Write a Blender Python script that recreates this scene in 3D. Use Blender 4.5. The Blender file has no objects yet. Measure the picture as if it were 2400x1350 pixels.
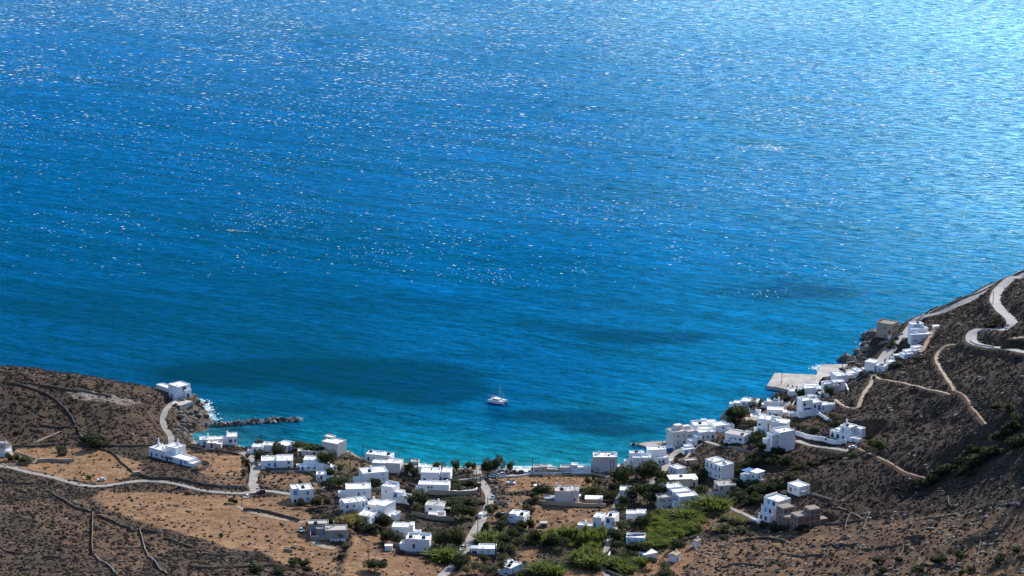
import bpy, math, random
import numpy as np
from mathutils import Vector, Matrix

# ------------------------------------------------------------------ camera, light, sky, exposure
CAMH = 445.0
PITCH = math.radians(14.34)
FPX = 6500.0
SUN_EL, SUN_AZ = math.radians(29), math.radians(33)      # azimuth measured from +Y towards +X

sc = bpy.context.scene
cam_d = bpy.data.cameras.new('camera')
cam = bpy.data.objects.new('camera', cam_d)
sc.collection.objects.link(cam)
cam.location = (0, 0, CAMH)
cam.rotation_euler = (math.pi / 2 - PITCH, 0, 0)
cam_d.sensor_width = 36
cam_d.lens = FPX / 2400 * 36
cam_d.clip_start = 1
cam_d.clip_end = 60000
sc.camera = cam

world = bpy.data.worlds.new('World'); sc.world = world; world.use_nodes = True
wn = world.node_tree.nodes; wl = world.node_tree.links
sky = wn.new('ShaderNodeTexSky'); sky.sky_type = 'NISHITA'; sky.sun_disc = False
sky.sun_elevation = SUN_EL; sky.sun_rotation = SUN_AZ
sky.altitude = 300; sky.air_density = 1.0; sky.dust_density = 0.3; sky.ozone_density = 4.0
wl.new(sky.outputs[0], wn['Background'].inputs[0])
wn['Background'].inputs[1].default_value = 0.15

sun_d = bpy.data.lights.new('sun', 'SUN'); sun_d.energy = 4.7; sun_d.angle = math.radians(0.5)
sun_d.color = (1.0, 0.945, 0.87)
sun = bpy.data.objects.new('sun', sun_d); sc.collection.objects.link(sun)
sd = Vector((math.sin(SUN_AZ) * math.cos(SUN_EL), math.cos(SUN_AZ) * math.cos(SUN_EL), math.sin(SUN_EL)))
sun.rotation_euler = (-sd).to_track_quat('-Z', 'Y').to_euler()
sun.location = (300, 1500, 900)

sc.view_settings.view_transform = 'Standard'
try: sc.view_settings.look = 'None'
except Exception: pass
sc.view_settings.exposure = 0.65
sc.view_settings.gamma = 1.0
sc.view_settings.use_curve_mapping = False
sc.cycles.max_bounces = 5
sc.cycles.diffuse_bounces = 2
sc.cycles.glossy_bounces = 2

RNG = np.random.default_rng(7)
random.seed(7)

# ------------------------------------------------------------------ helpers
def srgb(r, g, b):
    f = lambda c: (c / 12.92 if c <= 0.04045 else ((c + 0.055) / 1.055) ** 2.4)
    return (f(r / 255), f(g / 255), f(b / 255), 1)

cp, sp = math.cos(PITCH), math.sin(PITCH)
def ray(px, py):
    a = (np.asarray(px, float) - 1200) / FPX; b = (675 - np.asarray(py, float)) / FPX
    return a, cp + b * sp, -sp + b * cp
def atz(px, py, z):
    dx, dy, dz = ray(px, py)
    t = (z - CAMH) / dz
    return dx * t, dy * t
def to_px(x, y, z):
    x = np.asarray(x, float); y = np.asarray(y, float); z = np.asarray(z, float) - CAMH
    f = y * cp - z * sp; u = y * sp + z * cp
    f = np.maximum(f, 1.0)
    return 1200 + FPX * x / f, 675 - FPX * u / f

def vnoise(x, y, seed=0):
    """smooth value noise, numpy"""
    xi = np.floor(x).astype(np.int64); yi = np.floor(y).astype(np.int64)
    xf = x - xi; yf = y - yi
    def h(a, b):
        n = (a * 374761393 + b * 668265263 + seed * 2147483647) & 0xffffffff
        n = ((n ^ (n >> 13)) * 1274126177) & 0xffffffff
        return ((n ^ (n >> 16)) & 0xffff) / 65535.0
    u = xf * xf * (3 - 2 * xf); v = yf * yf * (3 - 2 * yf)
    return (h(xi, yi) * (1 - u) + h(xi + 1, yi) * u) * (1 - v) + (h(xi, yi + 1) * (1 - u) + h(xi + 1, yi + 1) * u) * v
def fbm(x, y, seed=0, o=4):
    s = 0; a = 1; t = 0
    for i in range(o):
        s = s + a * vnoise(x * 2 ** i, y * 2 ** i, seed + i * 17); t += a; a *= 0.5
    return s / t
def smooth(a, b, x):
    t = np.clip((x - a) / (b - a), 0, 1); return t * t * (3 - 2 * t)

def seg_dist(x, y, P):
    """distance to polyline P (n,2), also value of param index"""
    best = np.full(x.shape, 1e9); arg = np.zeros(x.shape)
    for i in range(len(P) - 1):
        ax, ay = P[i][:2]; bx, by = P[i + 1][:2]
        dx, dy = bx - ax, by - ay
        L = dx * dx + dy * dy + 1e-9
        t = np.clip(((x - ax) * dx + (y - ay) * dy) / L, 0, 1)
        d = np.hypot(x - ax - t * dx, y - ay - t * dy)
        m = d < best
        best = np.where(m, d, best); arg = np.where(m, i + t, arg)
    return best, arg
def inside(x, y, P):
    r = np.zeros(x.shape, bool); n = len(P)
    for i in range(n):
        ax, ay = P[i][:2]; bx, by = P[(i + 1) % n][:2]
        if ay == by: continue
        c = ((ay > y) != (by > y)) & (x < (bx - ax) * (y - ay) / (by - ay) + ax)
        r ^= c
    return r

COL = sc.collection
def link(o, parent=None):
    COL.objects.link(o)
    if parent is not None: o.parent = parent
    return o
def tag(o, label=None, cat=None, group=None, kind=None):
    if label: o['label'] = label
    if cat: o['category'] = cat
    if group: o['group'] = group
    if kind: o['kind'] = kind
    return o
def empty(name, loc, rz=0.0):
    o = bpy.data.objects.new(name, None); link(o); o.location = loc; o.rotation_euler = (0, 0, rz)
    o.empty_display_size = 0.5
    return o
def mesh(name, V, F, mat=None, smoothf=False):
    me = bpy.data.meshes.new(name); me.from_pydata([tuple(v) for v in V], [], [tuple(f) for f in F])
    if mat: me.materials.append(mat)
    if smoothf: me.polygons.foreach_set('use_smooth', [True] * len(me.polygons))
    me.update(); return me
def mobj(name, me, parent=None, loc=None):
    o = bpy.data.objects.new(name, me); link(o, parent)
    if loc is not None: o.location = loc
    return o
class MB:
    """collects simple solids into one mesh"""
    def __init__(s): s.V = []; s.F = []
    def add(s, V, F):
        n = len(s.V); s.V += [tuple(v) for v in V]; s.F += [tuple(i + n for i in f) for f in F]
    def box(s, x0, y0, z0, x1, y1, z1):
        s.add([(x0, y0, z0), (x1, y0, z0), (x1, y1, z0), (x0, y1, z0), (x0, y0, z1), (x1, y0, z1), (x1, y1, z1), (x0, y1, z1)],
              [(0, 1, 5, 4), (1, 2, 6, 5), (2, 3, 7, 6), (3, 0, 4, 7), (4, 5, 6, 7), (3, 2, 1, 0)])
    def cyl(s, x, y, z0, z1, r0, r1, n=10, cx=0, cy=0):
        V = []
        for k in range(n):
            a = 2 * math.pi * k / n
            V.append((x + r0 * math.cos(a), y + r0 * math.sin(a), z0))
        for k in range(n):
            a = 2 * math.pi * k / n
            V.append((x + cx + r1 * math.cos(a), y + cy + r1 * math.sin(a), z1))
        s.add(V, [(k, (k + 1) % n, n + (k + 1) % n, n + k) for k in range(n)] + [tuple(range(n, 2 * n)), tuple(range(n - 1, -1, -1))])
    def tube(s, p, q, r0, r1=None, n=6):
        r1 = r0 if r1 is None else r1
        p = Vector(p); q = Vector(q); d = (q - p).normalized()
        a = d.orthogonal().normalized(); b = d.cross(a)
        V = [p + (a * math.cos(2 * math.pi * k / n) + b * math.sin(2 * math.pi * k / n)) * r0 for k in range(n)]
        V += [q + (a * math.cos(2 * math.pi * k / n) + b * math.sin(2 * math.pi * k / n)) * r1 for k in range(n)]
        s.add(V, [(k, (k + 1) % n, n + (k + 1) % n, n + k) for k in range(n)] + [tuple(range(n, 2 * n)), tuple(range(n - 1, -1, -1))])
    def me(s, name, mat, smoothf=False): return mesh(name, s.V, s.F, mat, smoothf)
    def build(s, name, mat, parent=None, loc=None, smoothf=False): return mobj(name, s.me(name, mat, smoothf), parent, loc)

# ------------------------------------------------------------------ materials
MATS = {}
def mat(name, col, rough=0.8, noise=0.0, scale=1.0, col2=None, bump=0.0, bscale=None, metal=0.0, spec=0.3):
    if name in MATS: return MATS[name]
    m = bpy.data.materials.new(name); m.use_nodes = True; nt = m.node_tree; b = nt.nodes['Principled BSDF']
    b.inputs['Roughness'].default_value = rough; b.inputs['Metallic'].default_value = metal
    b.inputs['Specular IOR Level'].default_value = spec
    c = tuple(col[:3]) + (1,)
    if noise > 0 or col2:
        c2 = tuple(col2[:3]) + (1,) if col2 else tuple(min(1, v * (1 - noise)) for v in col[:3]) + (1,)
        geo = nt.nodes.new('ShaderNodeNewGeometry')
        n = nt.nodes.new('ShaderNodeTexNoise'); n.inputs['Scale'].default_value = scale; n.inputs['Detail'].default_value = 5
        n.inputs['Roughness'].default_value = 0.65
        nt.links.new(geo.outputs['Position'], n.inputs['Vector'])
        r = nt.nodes.new('ShaderNodeValToRGB'); r.color_ramp.elements[0].position = 0.35; r.color_ramp.elements[1].position = 0.65
        r.color_ramp.elements[0].color = c2; r.color_ramp.elements[1].color = c
        nt.links.new(n.outputs[0], r.inputs[0]); nt.links.new(r.outputs[0], b.inputs['Base Color'])
        if bump:
            n2 = nt.nodes.new('ShaderNodeTexNoise'); n2.inputs['Scale'].default_value = bscale or scale * 4; n2.inputs['Detail'].default_value = 4
            nt.links.new(geo.outputs['Position'], n2.inputs['Vector'])
            bp = nt.nodes.new('ShaderNodeBump'); bp.inputs['Strength'].default_value = 1; bp.inputs['Distance'].default_value = bump
            nt.links.new(n2.outputs[0], bp.inputs['Height']); nt.links.new(bp.outputs[0], b.inputs['Normal'])
    else:
        b.inputs['Base Color'].default_value = c
    MATS[name] = m; return m
WHITE = mat('whitewash', (0.88, 0.88, 0.875), 0.85, scale=0.6, col2=(0.80, 0.80, 0.79), bump=0.03, bscale=2.5)
WROOF = mat('white_roof_coat', (0.86, 0.85, 0.83), 0.85, scale=0.5, col2=(0.76, 0.745, 0.715))
CREAM = mat('cream_plaster', (0.62, 0.56, 0.48), 0.9, scale=0.6, col2=(0.54, 0.48, 0.41))
PINKW = mat('pale_rose_plaster', (0.66, 0.58, 0.52), 0.9, scale=0.6, col2=(0.58, 0.50, 0.45))
GREY = mat('grey_render', (0.40, 0.37, 0.34), 0.9, scale=0.6, col2=(0.33, 0.30, 0.28))
LGREY = mat('light_grey_render', (0.62, 0.60, 0.57), 0.9, scale=0.6, col2=(0.55, 0.52, 0.49))
OCHRE = mat('ochre_stone_wall', (0.46, 0.37, 0.27), 0.9, scale=1.2, col2=(0.36, 0.28, 0.2))
STONE = mat('dry_stone', (0.185, 0.14, 0.105), 0.95, scale=2.2, col2=(0.08, 0.062, 0.05), bump=0.15, bscale=3)
LSTONE = mat('pale_stone', (0.34, 0.29, 0.235), 0.95, scale=1.6, col2=(0.18, 0.15, 0.12), bump=0.1, bscale=3)
BRICKM = mat('clay_block_wall', (0.28, 0.16, 0.12), 0.9, scale=1.5, col2=(0.22, 0.125, 0.10))
CONC = mat('concrete', (0.46, 0.43, 0.40), 0.9, scale=0.25, col2=(0.36, 0.335, 0.31))
SCREED = mat('bare_roof_screed', (0.50, 0.45, 0.39), 0.9, scale=0.6, col2=(0.40, 0.36, 0.31))
BLUEP = mat('blue_paint', srgb(35, 95, 165), 0.5)
DBLUE = mat('dark_blue_paint', srgb(22, 48, 100), 0.5)
LBLUE = mat('pale_blue_paint', srgb(120, 175, 215), 0.6)
TURQ = mat('turquoise_paint', srgb(70, 160, 190), 0.6)
DARK = mat('dark_opening', (0.035, 0.04, 0.05), 0.35)
BROWN = mat('brown_wood', (0.10, 0.055, 0.03), 0.6)
REDP = mat('dark_red_paint', (0.16, 0.03, 0.03), 0.5)
WOODP = mat('weathered_pole_wood', (0.09, 0.065, 0.045), 0.9)
TILE = mat('red_roof_tile', (0.42, 0.14, 0.08), 0.8, noise=.3, scale=3)
REEDR = mat('reed_mat_roof', (0.42, 0.34, 0.24), 0.9, noise=.3, scale=3)
METAL = mat('corrugated_sheet', (0.50, 0.55, 0.58), 0.4, metal=0.4)
GLASS = mat('car_glass', (0.02, 0.025, 0.03), 0.08, spec=0.6)
TYRE = mat('tyre_rubber', (0.02, 0.02, 0.02), 0.8)

# ------------------------------------------------------------------ terrain heights
CP = """0,865,28 100,873,25.5 200,886,22 290,898,18 370,912,13 425,930,9 0,950,22 0,1000,17 0,1050,14 0,1100,15 0,1150,22 0,1250,35 0,1350,50
200,950,18 200,1000,14 200,1050,12 200,1100,12.5 200,1140,14 200,1250,29 200,1350,44 350,950,13 350,1000,11 350,1050,10 330,1095,12
410,945,9 430,960,7 450,975,4.5 440,1000,3.5 425,1020,4 400,1045,7.5 452,1045,2.2 470,1056,4 450,1100,10 450,1150,14 450,1250,25 450,1350,38
540,1048,2.5 600,1062,3.5 600,1100,8 600,1160,12 600,1250,20 600,1350,30 700,1062,3 700,1110,8 700,1170,12 700,1250,17 700,1350,25
780,1072,3.5 850,1090,4 850,1130,8 850,1200,11 850,1250,13 850,1350,18 930,1100,3 1000,1108,2.2 1000,1150,6 1000,1200,9 1000,1270,11 1000,1350,14
1130,1106,2 1130,1150,4.5 1130,1250,9 1130,1350,11 1250,1106,1.8 1250,1150,4.5 1250,1250,8 1250,1350,9.5 1400,1104,1.8 1400,1150,4 1400,1250,7 1400,1350,9
1500,1092,2 1500,1150,4 1500,1250,7 1500,1350,9 1560,1075,2 1600,1035,3 1600,1080,5 1600,1150,6 1600,1250,8 1600,1350,11
1700,995,3 1700,1020,5 1700,1080,9 1700,1150,8 1700,1230,9 1700,1350,13 1800,955,5 1800,980,7 1800,1030,12 1800,1080,13 1800,1150,11 1800,1230,10 1800,1350,15
1900,925,7 1900,945,11 1900,1000,15 1900,1050,18 1900,1100,18 1900,1180,15 1900,1250,15 1900,1350,20
2000,880,8 2000,905,15 2010,950,22 2000,1000,25 2000,1050,24 2000,1100,24 2000,1180,20 2000,1250,20 2000,1350,26
2040,825,6 2060,860,10 2100,800,11 2100,840,18 2100,900,30 2100,960,31 2100,1050,31 2100,1160,26 2100,1250,30 2100,1350,34
2130,765,11 2180,735,14 2160,800,18 2230,708,18 2240,745,25 2240,795,33 2200,842,32 2240,920,43 2240,1000,43 2240,1100,37 2240,1160,34 2240,1250,40 2240,1350,46
2310,684,24 2320,720,40 2340,760,50 2280,795,40 2310,860,47 2320,950,54 2320,1000,53 2320,1060,47 2320,1120,45 2320,1200,49 2320,1350,54
2400,638,33 2400,700,52 2400,760,60 2400,820,56 2400,900,62 2400,960,64 2400,1010,59 2400,1080,55 2400,1150,55 2400,1250,58 2400,1350,62
2600,640,75 2600,800,110 2600,1000,100 2600,1200,105 2600,1350,95 2900,700,150 2900,1200,150
-250,840,36 -250,950,34 -250,1050,28 -250,1150,40 -250,1350,70 -600,850,55 -600,1050,60 -600,1350,95
0,868,12 0,873,3 100,877,11 100,883,3 200,890,10 200,894,3 290,902,8 290,907,3 370,916,6 -250,845,14 -250,847,3 -600,812,14 -900,800,10 2400,647,20 2400,655,5 2310,690,11 2310,696,3 2230,716,6 2180,740,5 2600,610,40 2600,612,14 2900,530,20"""
cpts = np.array([[float(v) for v in t.split(',')] for t in CP.split()])
cx_, cy_ = atz(cpts[:, 0], cpts[:, 1], cpts[:, 2])
cz_ = cpts[:, 2]
def tps_k(r2): return np.where(r2 > 0, 0.5 * r2 * np.log(r2 + 1e-12), 0)
SC_ = 200.0
A_ = np.stack([cx_ / SC_, (cy_ - 1350) / SC_], 1)
n_ = len(A_)
K_ = tps_k(((A_[:, None] - A_[None]) ** 2).sum(-1)) + np.eye(n_) * 0.0006
Pm = np.concatenate([np.ones((n_, 1)), A_], 1)
L_ = np.zeros((n_ + 3, n_ + 3)); L_[:n_, :n_] = K_; L_[:n_, n_:] = Pm; L_[n_:, :n_] = Pm.T
sol = np.linalg.solve(L_, np.concatenate([cz_, [0, 0, 0]]))
def tps(x, y):
    sh = x.shape; q = np.stack([np.clip(x.ravel(), -420, 470) / SC_, (np.clip(y.ravel(), 930, 1800) - 1350) / SC_], 1)
    out = np.empty(len(q))
    for i in range(0, len(q), 20000):
        r2 = ((q[i:i + 20000, None] - A_[None]) ** 2).sum(-1)
        out[i:i + 20000] = tps_k(r2) @ sol[:n_] + sol[n_] + q[i:i + 20000] @ sol[n_ + 1:]
    return out.reshape(sh)

COAST_PX = [(-2600, 700), (-900, 790), (-300, 834), (0, 873), (200, 894), (370, 919), (425, 937), (447, 934), (462, 938), (470, 948), (466, 955), (478, 962), (490, 966), (486, 974), (498, 984), (488, 991), (470, 996),
            (492, 1006), (470, 1013), (448, 1015), (452, 1030), (468, 1043), (500, 1046), (560, 1047), (600, 1052), (650, 1052), (720, 1056), (780, 1060), (830, 1068), (880, 1080),
            (940, 1090), (1000, 1096), (1100, 1098), (1180, 1098), (1250, 1097), (1330, 1096), (1400, 1094), (1450, 1089), (1480, 1081), (1510, 1070), (1535, 1058), (1530, 1051), (1495, 1041),
            (1510, 1036), (1560, 1033), (1572, 1024), (1590, 1010), (1640, 999), (1680, 992), (1692, 985), (1688, 975), (1715, 962), (1760, 952), (1800, 938), (1840, 926), (1890, 916),
            (1930, 893), (1965, 876), (1975, 862), (1990, 850), (2002, 842), (2012, 830), (2022, 818), (2018, 809), (2038, 800), (2036, 788), (2052, 778), (2080, 772), (2110, 768), (2170, 745), (2230, 722), (2310, 697), (2400, 657), (2700, 585), (3400, 420)]
COAST = np.array([atz(a, b, 0.0) for a, b in COAST_PX])
LANDP = np.concatenate([COAST, [[6000, 4000], [9000, -3000], [-9000, -3000], [-6000, 3000]]])

def axis(dense0, dense1, step, lo, hi):
    a = list(np.arange(dense0, dense1 + 1e-6, step))
    s = step
    while a[-1] < hi: s *= 1.35; a.append(a[-1] + s)
    s = step
    while a[0] > lo: s *= 1.35; a.insert(0, a[0] - s)
    return np.array(a)
GX = axis(-330, 345, 1.6, -4000, 4000)
GY = axis(985, 1720, 1.6, -500, 3500)
X, Y = np.meshgrid(GX, GY)
dcoast, _ = seg_dist(X, Y, COAST)
land = inside(X, Y, LANDP)
raw = tps(X, Y)
raw = np.maximum(raw, 0.9)
# the mountain side the photographer stands on
mount = np.minimum(420 - 0.40 * Y, 300)
wm = smooth(1000, 840, Y)
raw = raw * (1 - wm) + np.maximum(mount, 5) * wm
near = np.clip(dcoast / 7.0, 0, 1)
PX0, PY0 = to_px(X, Y, raw)
rocky = np.maximum(smooth(520, 480, PX0) * smooth(400, 430, PX0) * smooth(930, 940, PY0) * smooth(1035, 1015, PY0), smooth(1960, 1990, PX0) * smooth(15, 5, dcoast))
rocky = np.maximum(rocky, smooth(1700, 1690, PX0) * 0)
H0 = np.where(land, 0.15 + (raw - 0.15) * smooth(0, 1, near) ** 0.8, -np.clip(dcoast * 0.22, 0.0, 25))
rugged = (fbm(X / 14, Y / 14, 3, 4) - 0.5) * 3.2 + (np.abs(fbm(X / 5, Y / 5, 9, 3) - 0.5)) * 2.0
hillw = np.maximum(smooth(1880, 2080, PX0), np.maximum(smooth(1030, 1000, PY0) * smooth(450, 380, PX0), smooth(1160, 1230, PY0) * smooth(780, 600, PX0)))
hillw = np.maximum(hillw, smooth(1240, 1270, PY0) * smooth(1640, 1700, PX0))
H0 = H0 + np.where(land, rugged * (0.35 + 0.5 * hillw) * smooth(4, 16, dcoast), 0)
_a = X * .6 + Y * .8; _b = X * .8 - Y * .6
H0 = H0 + np.where(land, (np.abs(fbm(_a / 42, _b / 13, 15, 3) - .5) * -7.0 + 1.2) * smooth(1990, 2150, PX0) * smooth(8, 30, dcoast), 0)
H0 = H0 + np.where(land, (np.abs(fbm(X / 30, Y / 16, 16, 3) - .5) * -4.0 + .7) * smooth(1170, 1230, PY0) * smooth(620, 480, PX0), 0)
# ravines on the right hand hill
def Pz(pts, z): return np.array([atz(a, b, zz) for (a, b), zz in zip(pts, z)])
for pts, zs, wd, dp in [([(2080, 1165), (2150, 1135), (2230, 1085), (2300, 1040), (2400, 985)], [26, 31, 38, 46, 58], 12, 3.5),
                        ([(1930, 1090), (1990, 1040), (2080, 1010), (2200, 960), (2320, 905)], [17, 21, 28, 38, 52], 12, 2.0),
                        ([(2020, 1010), (2120, 985), (2200, 930)], [26, 36, 46], 9, 3.0),
                        ([(2120, 960), (2220, 985), (2330, 950)], [31, 43, 54], 10, 2.0),
                        ([(1720, 1130), (1800, 1100), (1870, 1085)], [8, 12, 16], 10, 2.5)]:
    d, _ = seg_dist(X, Y, Pz(pts, zs)); H0 -= dp * np.exp(-(d / wd) ** 2)
rk = rocky * np.where(land, 1, 0) * smooth(0, 4, dcoast)
H0 += rk * (np.floor(fbm(X / 9, Y / 5, 21, 4) * 9) * 0.5 - 1.6 + (fbm(X / 2.2, Y / 2.2, 5, 3) - 0.5) * 2.4)
H0 = np.where(land & (dcoast > 0.5), np.maximum(H0, 0.25), H0)

# stepped old terraces on the lower right slope
_tw = smooth(1245, 1275, to_px(X, Y, H0)[1]) * smooth(1640, 1720, PX0) * np.where(land, 1, 0)
_q = H0 / 2.0 + (fbm(X / 30, Y / 30, 77, 2) - .5) * 2; _fr = _q - np.floor(_q)
H0 = H0 + _tw * (smooth(.6, 1.0, _fr) - _fr) * 1.5
H0 += _tw * (np.abs(fbm(X / 3.5, Y / 3.5, 78, 3) - .5)) * 2.2
HG = H0.copy()
def Hat(x, y, G=None):
    G = HG if G is None else G
    x = np.asarray(x, float); y = np.asarray(y, float)
    i = np.clip(np.searchsorted(GX, x) - 1, 0, len(GX) - 2); j = np.clip(np.searchsorted(GY, y) - 1, 0, len(GY) - 2)
    u = np.clip((x - GX[i]) / (GX[i + 1] - GX[i]), 0, 1); v = np.clip((y - GY[j]) / (GY[j + 1] - GY[j]), 0, 1)
    return (G[j, i] * (1 - u) + G[j, i + 1] * u) * (1 - v) + (G[j + 1, i] * (1 - u) + G[j + 1, i + 1] * u) * v
T_ = np.arange(950, 2100, 2.0)
def P(px, py, G=None):
    """first point of the ground seen through a pixel of the photograph"""
    dx, dy, dz = ray(px, py); n = math.sqrt(dx * dx + dy * dy + dz * dz); dx, dy, dz = dx / n, dy / n, dz / n
    x = dx * T_; y = dy * T_; z = CAMH + dz * T_
    h = np.maximum(Hat(x, y, G), 0.0)
    k = np.argmax(z <= h)
    if z[k] > h[k]: k = len(T_) - 1
    t0, t1 = T_[max(k - 1, 0)], T_[k]
    for _ in range(12):
        t = (t0 + t1) / 2
        if CAMH + dz * t <= max(float(Hat(dx * t, dy * t, G)), 0): t1 = t
        else: t0 = t
    t = t1
    return np.array([dx * t, dy * t, max(float(Hat(dx * t, dy * t, G)), 0)])

# ------------------------------------------------------------------ roads and paths
ROADS = [  # name, width, material, half-blend, px points
    ('village_road', 3.2, 'road_concrete', [(-60, 1085), (20, 1098), (70, 1108), (120, 1118), (190, 1137), (240, 1139), (330, 1128), (400, 1132), (480, 1148), (560, 1156), (620, 1152), (670, 1158), (700, 1162)]),
    ('side_road', 5.0, 'road_concrete', [(600, 1152), (594, 1138), (592, 1118), (601, 1095), (598, 1080), (585, 1070), (568, 1062)]),
    ('chapel_track', 3.4, 'road_concrete', [(402, 1042), (400, 1025), (388, 1005), (382, 985), (386, 966), (398, 950), (412, 940)]),
    ('farm_track', 2.6, 'dirt', [(555, 1188), (590, 1200), (650, 1213), (712, 1226)]),
    ('lower_farm_track', 3.2, 'dirt', [(733, 1268), (755, 1278), (785, 1287)]),
    ('garden_lane', 2.4, 'dirt', [(635, 1104), (700, 1105), (735, 1112), (760, 1150)]),
    ('beach_lane', 4.4, 'road_concrete', [(1117, 1099), (1120, 1112), (1127, 1128), (1138, 1145), (1147, 1162), (1146, 1180), (1140, 1200), (1128, 1220), (1110, 1250), (1095, 1280), (1080, 1305), (1058, 1330), (1035, 1350), (1020, 1365)]),
    ('shore_parking', 4.0, 'dirt', [(1125, 1118), (1180, 1116), (1250, 1112), (1320, 1111), (1385, 1110), (1440, 1120)]),
    ('side_lane', 2.6, 'road_concrete', [(1440, 1120), (1455, 1150), (1443, 1185), (1441, 1210), (1440, 1235), (1434, 1252), (1425, 1275), (1418, 1300), (1412, 1330), (1425, 1352)]),
    ('harbour_road', 3.6, 'road_concrete', [(1470, 1150), (1520, 1135), (1553, 1104), (1570, 1078), (1590, 1058), (1612, 1044), (1645, 1033)]),
    ('hill_lane', 2.6, 'road_concrete', [(1645, 1035), (1690, 1045), (1730, 1052), (1765, 1058)]),
    ('villa_road', 3.6, 'road_concrete', [(1868, 1036), (1900, 1043), (1950, 1054), (2000, 1052)]),
    ('coast_road', 6.0, 'road_asphalt', [(2460, 622), (2400, 642), (2330, 673), (2270, 700), (2210, 727), (2150, 758), (2120, 786), (2095, 812), (2075, 838), (2045, 862)]),
    ('hairpin_road', 6.0, 'road_asphalt', [(2396, 645), (2372, 655), (2345, 675), (2334, 690), (2333, 705), (2345, 724), (2362, 742), (2372, 758), (2345, 769), (2305, 778), (2282, 788), (2276, 797), (2290, 806), (2320, 812), (2360, 817), (2440, 823)]),
    ('hill_path', 1.9, 'dirt', [(2272, 793), (2240, 806), (2215, 824), (2195, 840), (2200, 858), (2212, 880), (2228, 900), (2238, 914), (2225, 920), (2190, 914), (2150, 905), (2100, 896), (2065, 887), (2048, 886), (2040, 900), (2026, 920), (2016, 940), (2010, 953), (1995, 957), (1975, 950), (1957, 940)]),
    ('upper_trail', 1.2, 'trail', [(2240, 918), (2262, 932), (2280, 952), (2288, 972), (2312, 993)]),
    ('lower_trail', 1.5, 'trail', [(2004, 1052), (2035, 1062), (2080, 1083), (2120, 1103), (2170, 1122)]),
    ('stone_steps', 2.2, 'trail', [(2192, 768), (2180, 790), (2165, 815), (2156, 826)]),
    ('upper_track', 3.0, 'dirt', [(2374, 804), (2400, 793), (2440, 780)]),
    ('concrete_ramp', 2.6, 'road_concrete', [(1706, 1190), (1735, 1202), (1775, 1218), (1790, 1226)]),
    ('field_path', 1.4, 'trail', [(170, 940), (60, 1035), (20, 1090)][:0] or [(85, 1038), (130, 1015), (145, 1010)]),
    ('quay_road', 4.5, 'road_concrete', [(2075, 838), (2040, 860), (2010, 872), (1985, 872)]),
]
def catmull(P_, step=2.5):
    P_ = np.array(P_, float); out = []
    for i in range(len(P_) - 1):
        p0 = P_[max(i - 1, 0)]; p1 = P_[i]; p2 = P_[i + 1]; p3 = P_[min(i + 2, len(P_) - 1)]
        n = max(2, int(np.hypot(*(p2 - p1)[:2]) / step))
        for k in range(n):
            t = k / n
            out.append(0.5 * ((2 * p1) + (-p0 + p2) * t + (2 * p0 - 5 * p1 + 4 * p2 - p3) * t * t + (-p0 + 3 * p1 - 3 * p2 + p3) * t ** 3))
    out.append(P_[-1]); return np.array(out)
ROADW = []
CLEAR = np.zeros_like(X)          # where no scrub grows
for name, w, mt, pts in ROADS:
    W = np.array([P(a, b, H0) for a, b in pts])
    C = catmull(W[:, :2], 2.0)
    z = Hat(C[:, 0], C[:, 1], H0)
    k = 9; zp = np.pad(z, k, mode='edge'); z = np.convolve(zp, np.ones(2 * k + 1) / (2 * k + 1), 'valid')
    z = np.maximum(z, 0.9)
    sel = (X > C[:, 0].min() - 15) & (X < C[:, 0].max() + 15) & (Y > C[:, 1].min() - 15) & (Y < C[:, 1].max() + 15)
    d, a = seg_dist(X[sel], Y[sel], C)
    zr = np.interp(a, np.arange(len(z)), z)
    bl = 1 - smooth(w / 2 + 1.2, w / 2 + (3.0 if w < 3 else 5.5), d)
    HG[sel] = HG[sel] * (1 - bl) + zr * bl
    CLEAR[sel] = np.maximum(CLEAR[sel], 1 - smooth(w / 2 + 0.3, w / 2 + 1.0, d))
    ROADW.append((name, w, mt, C, z))

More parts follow.
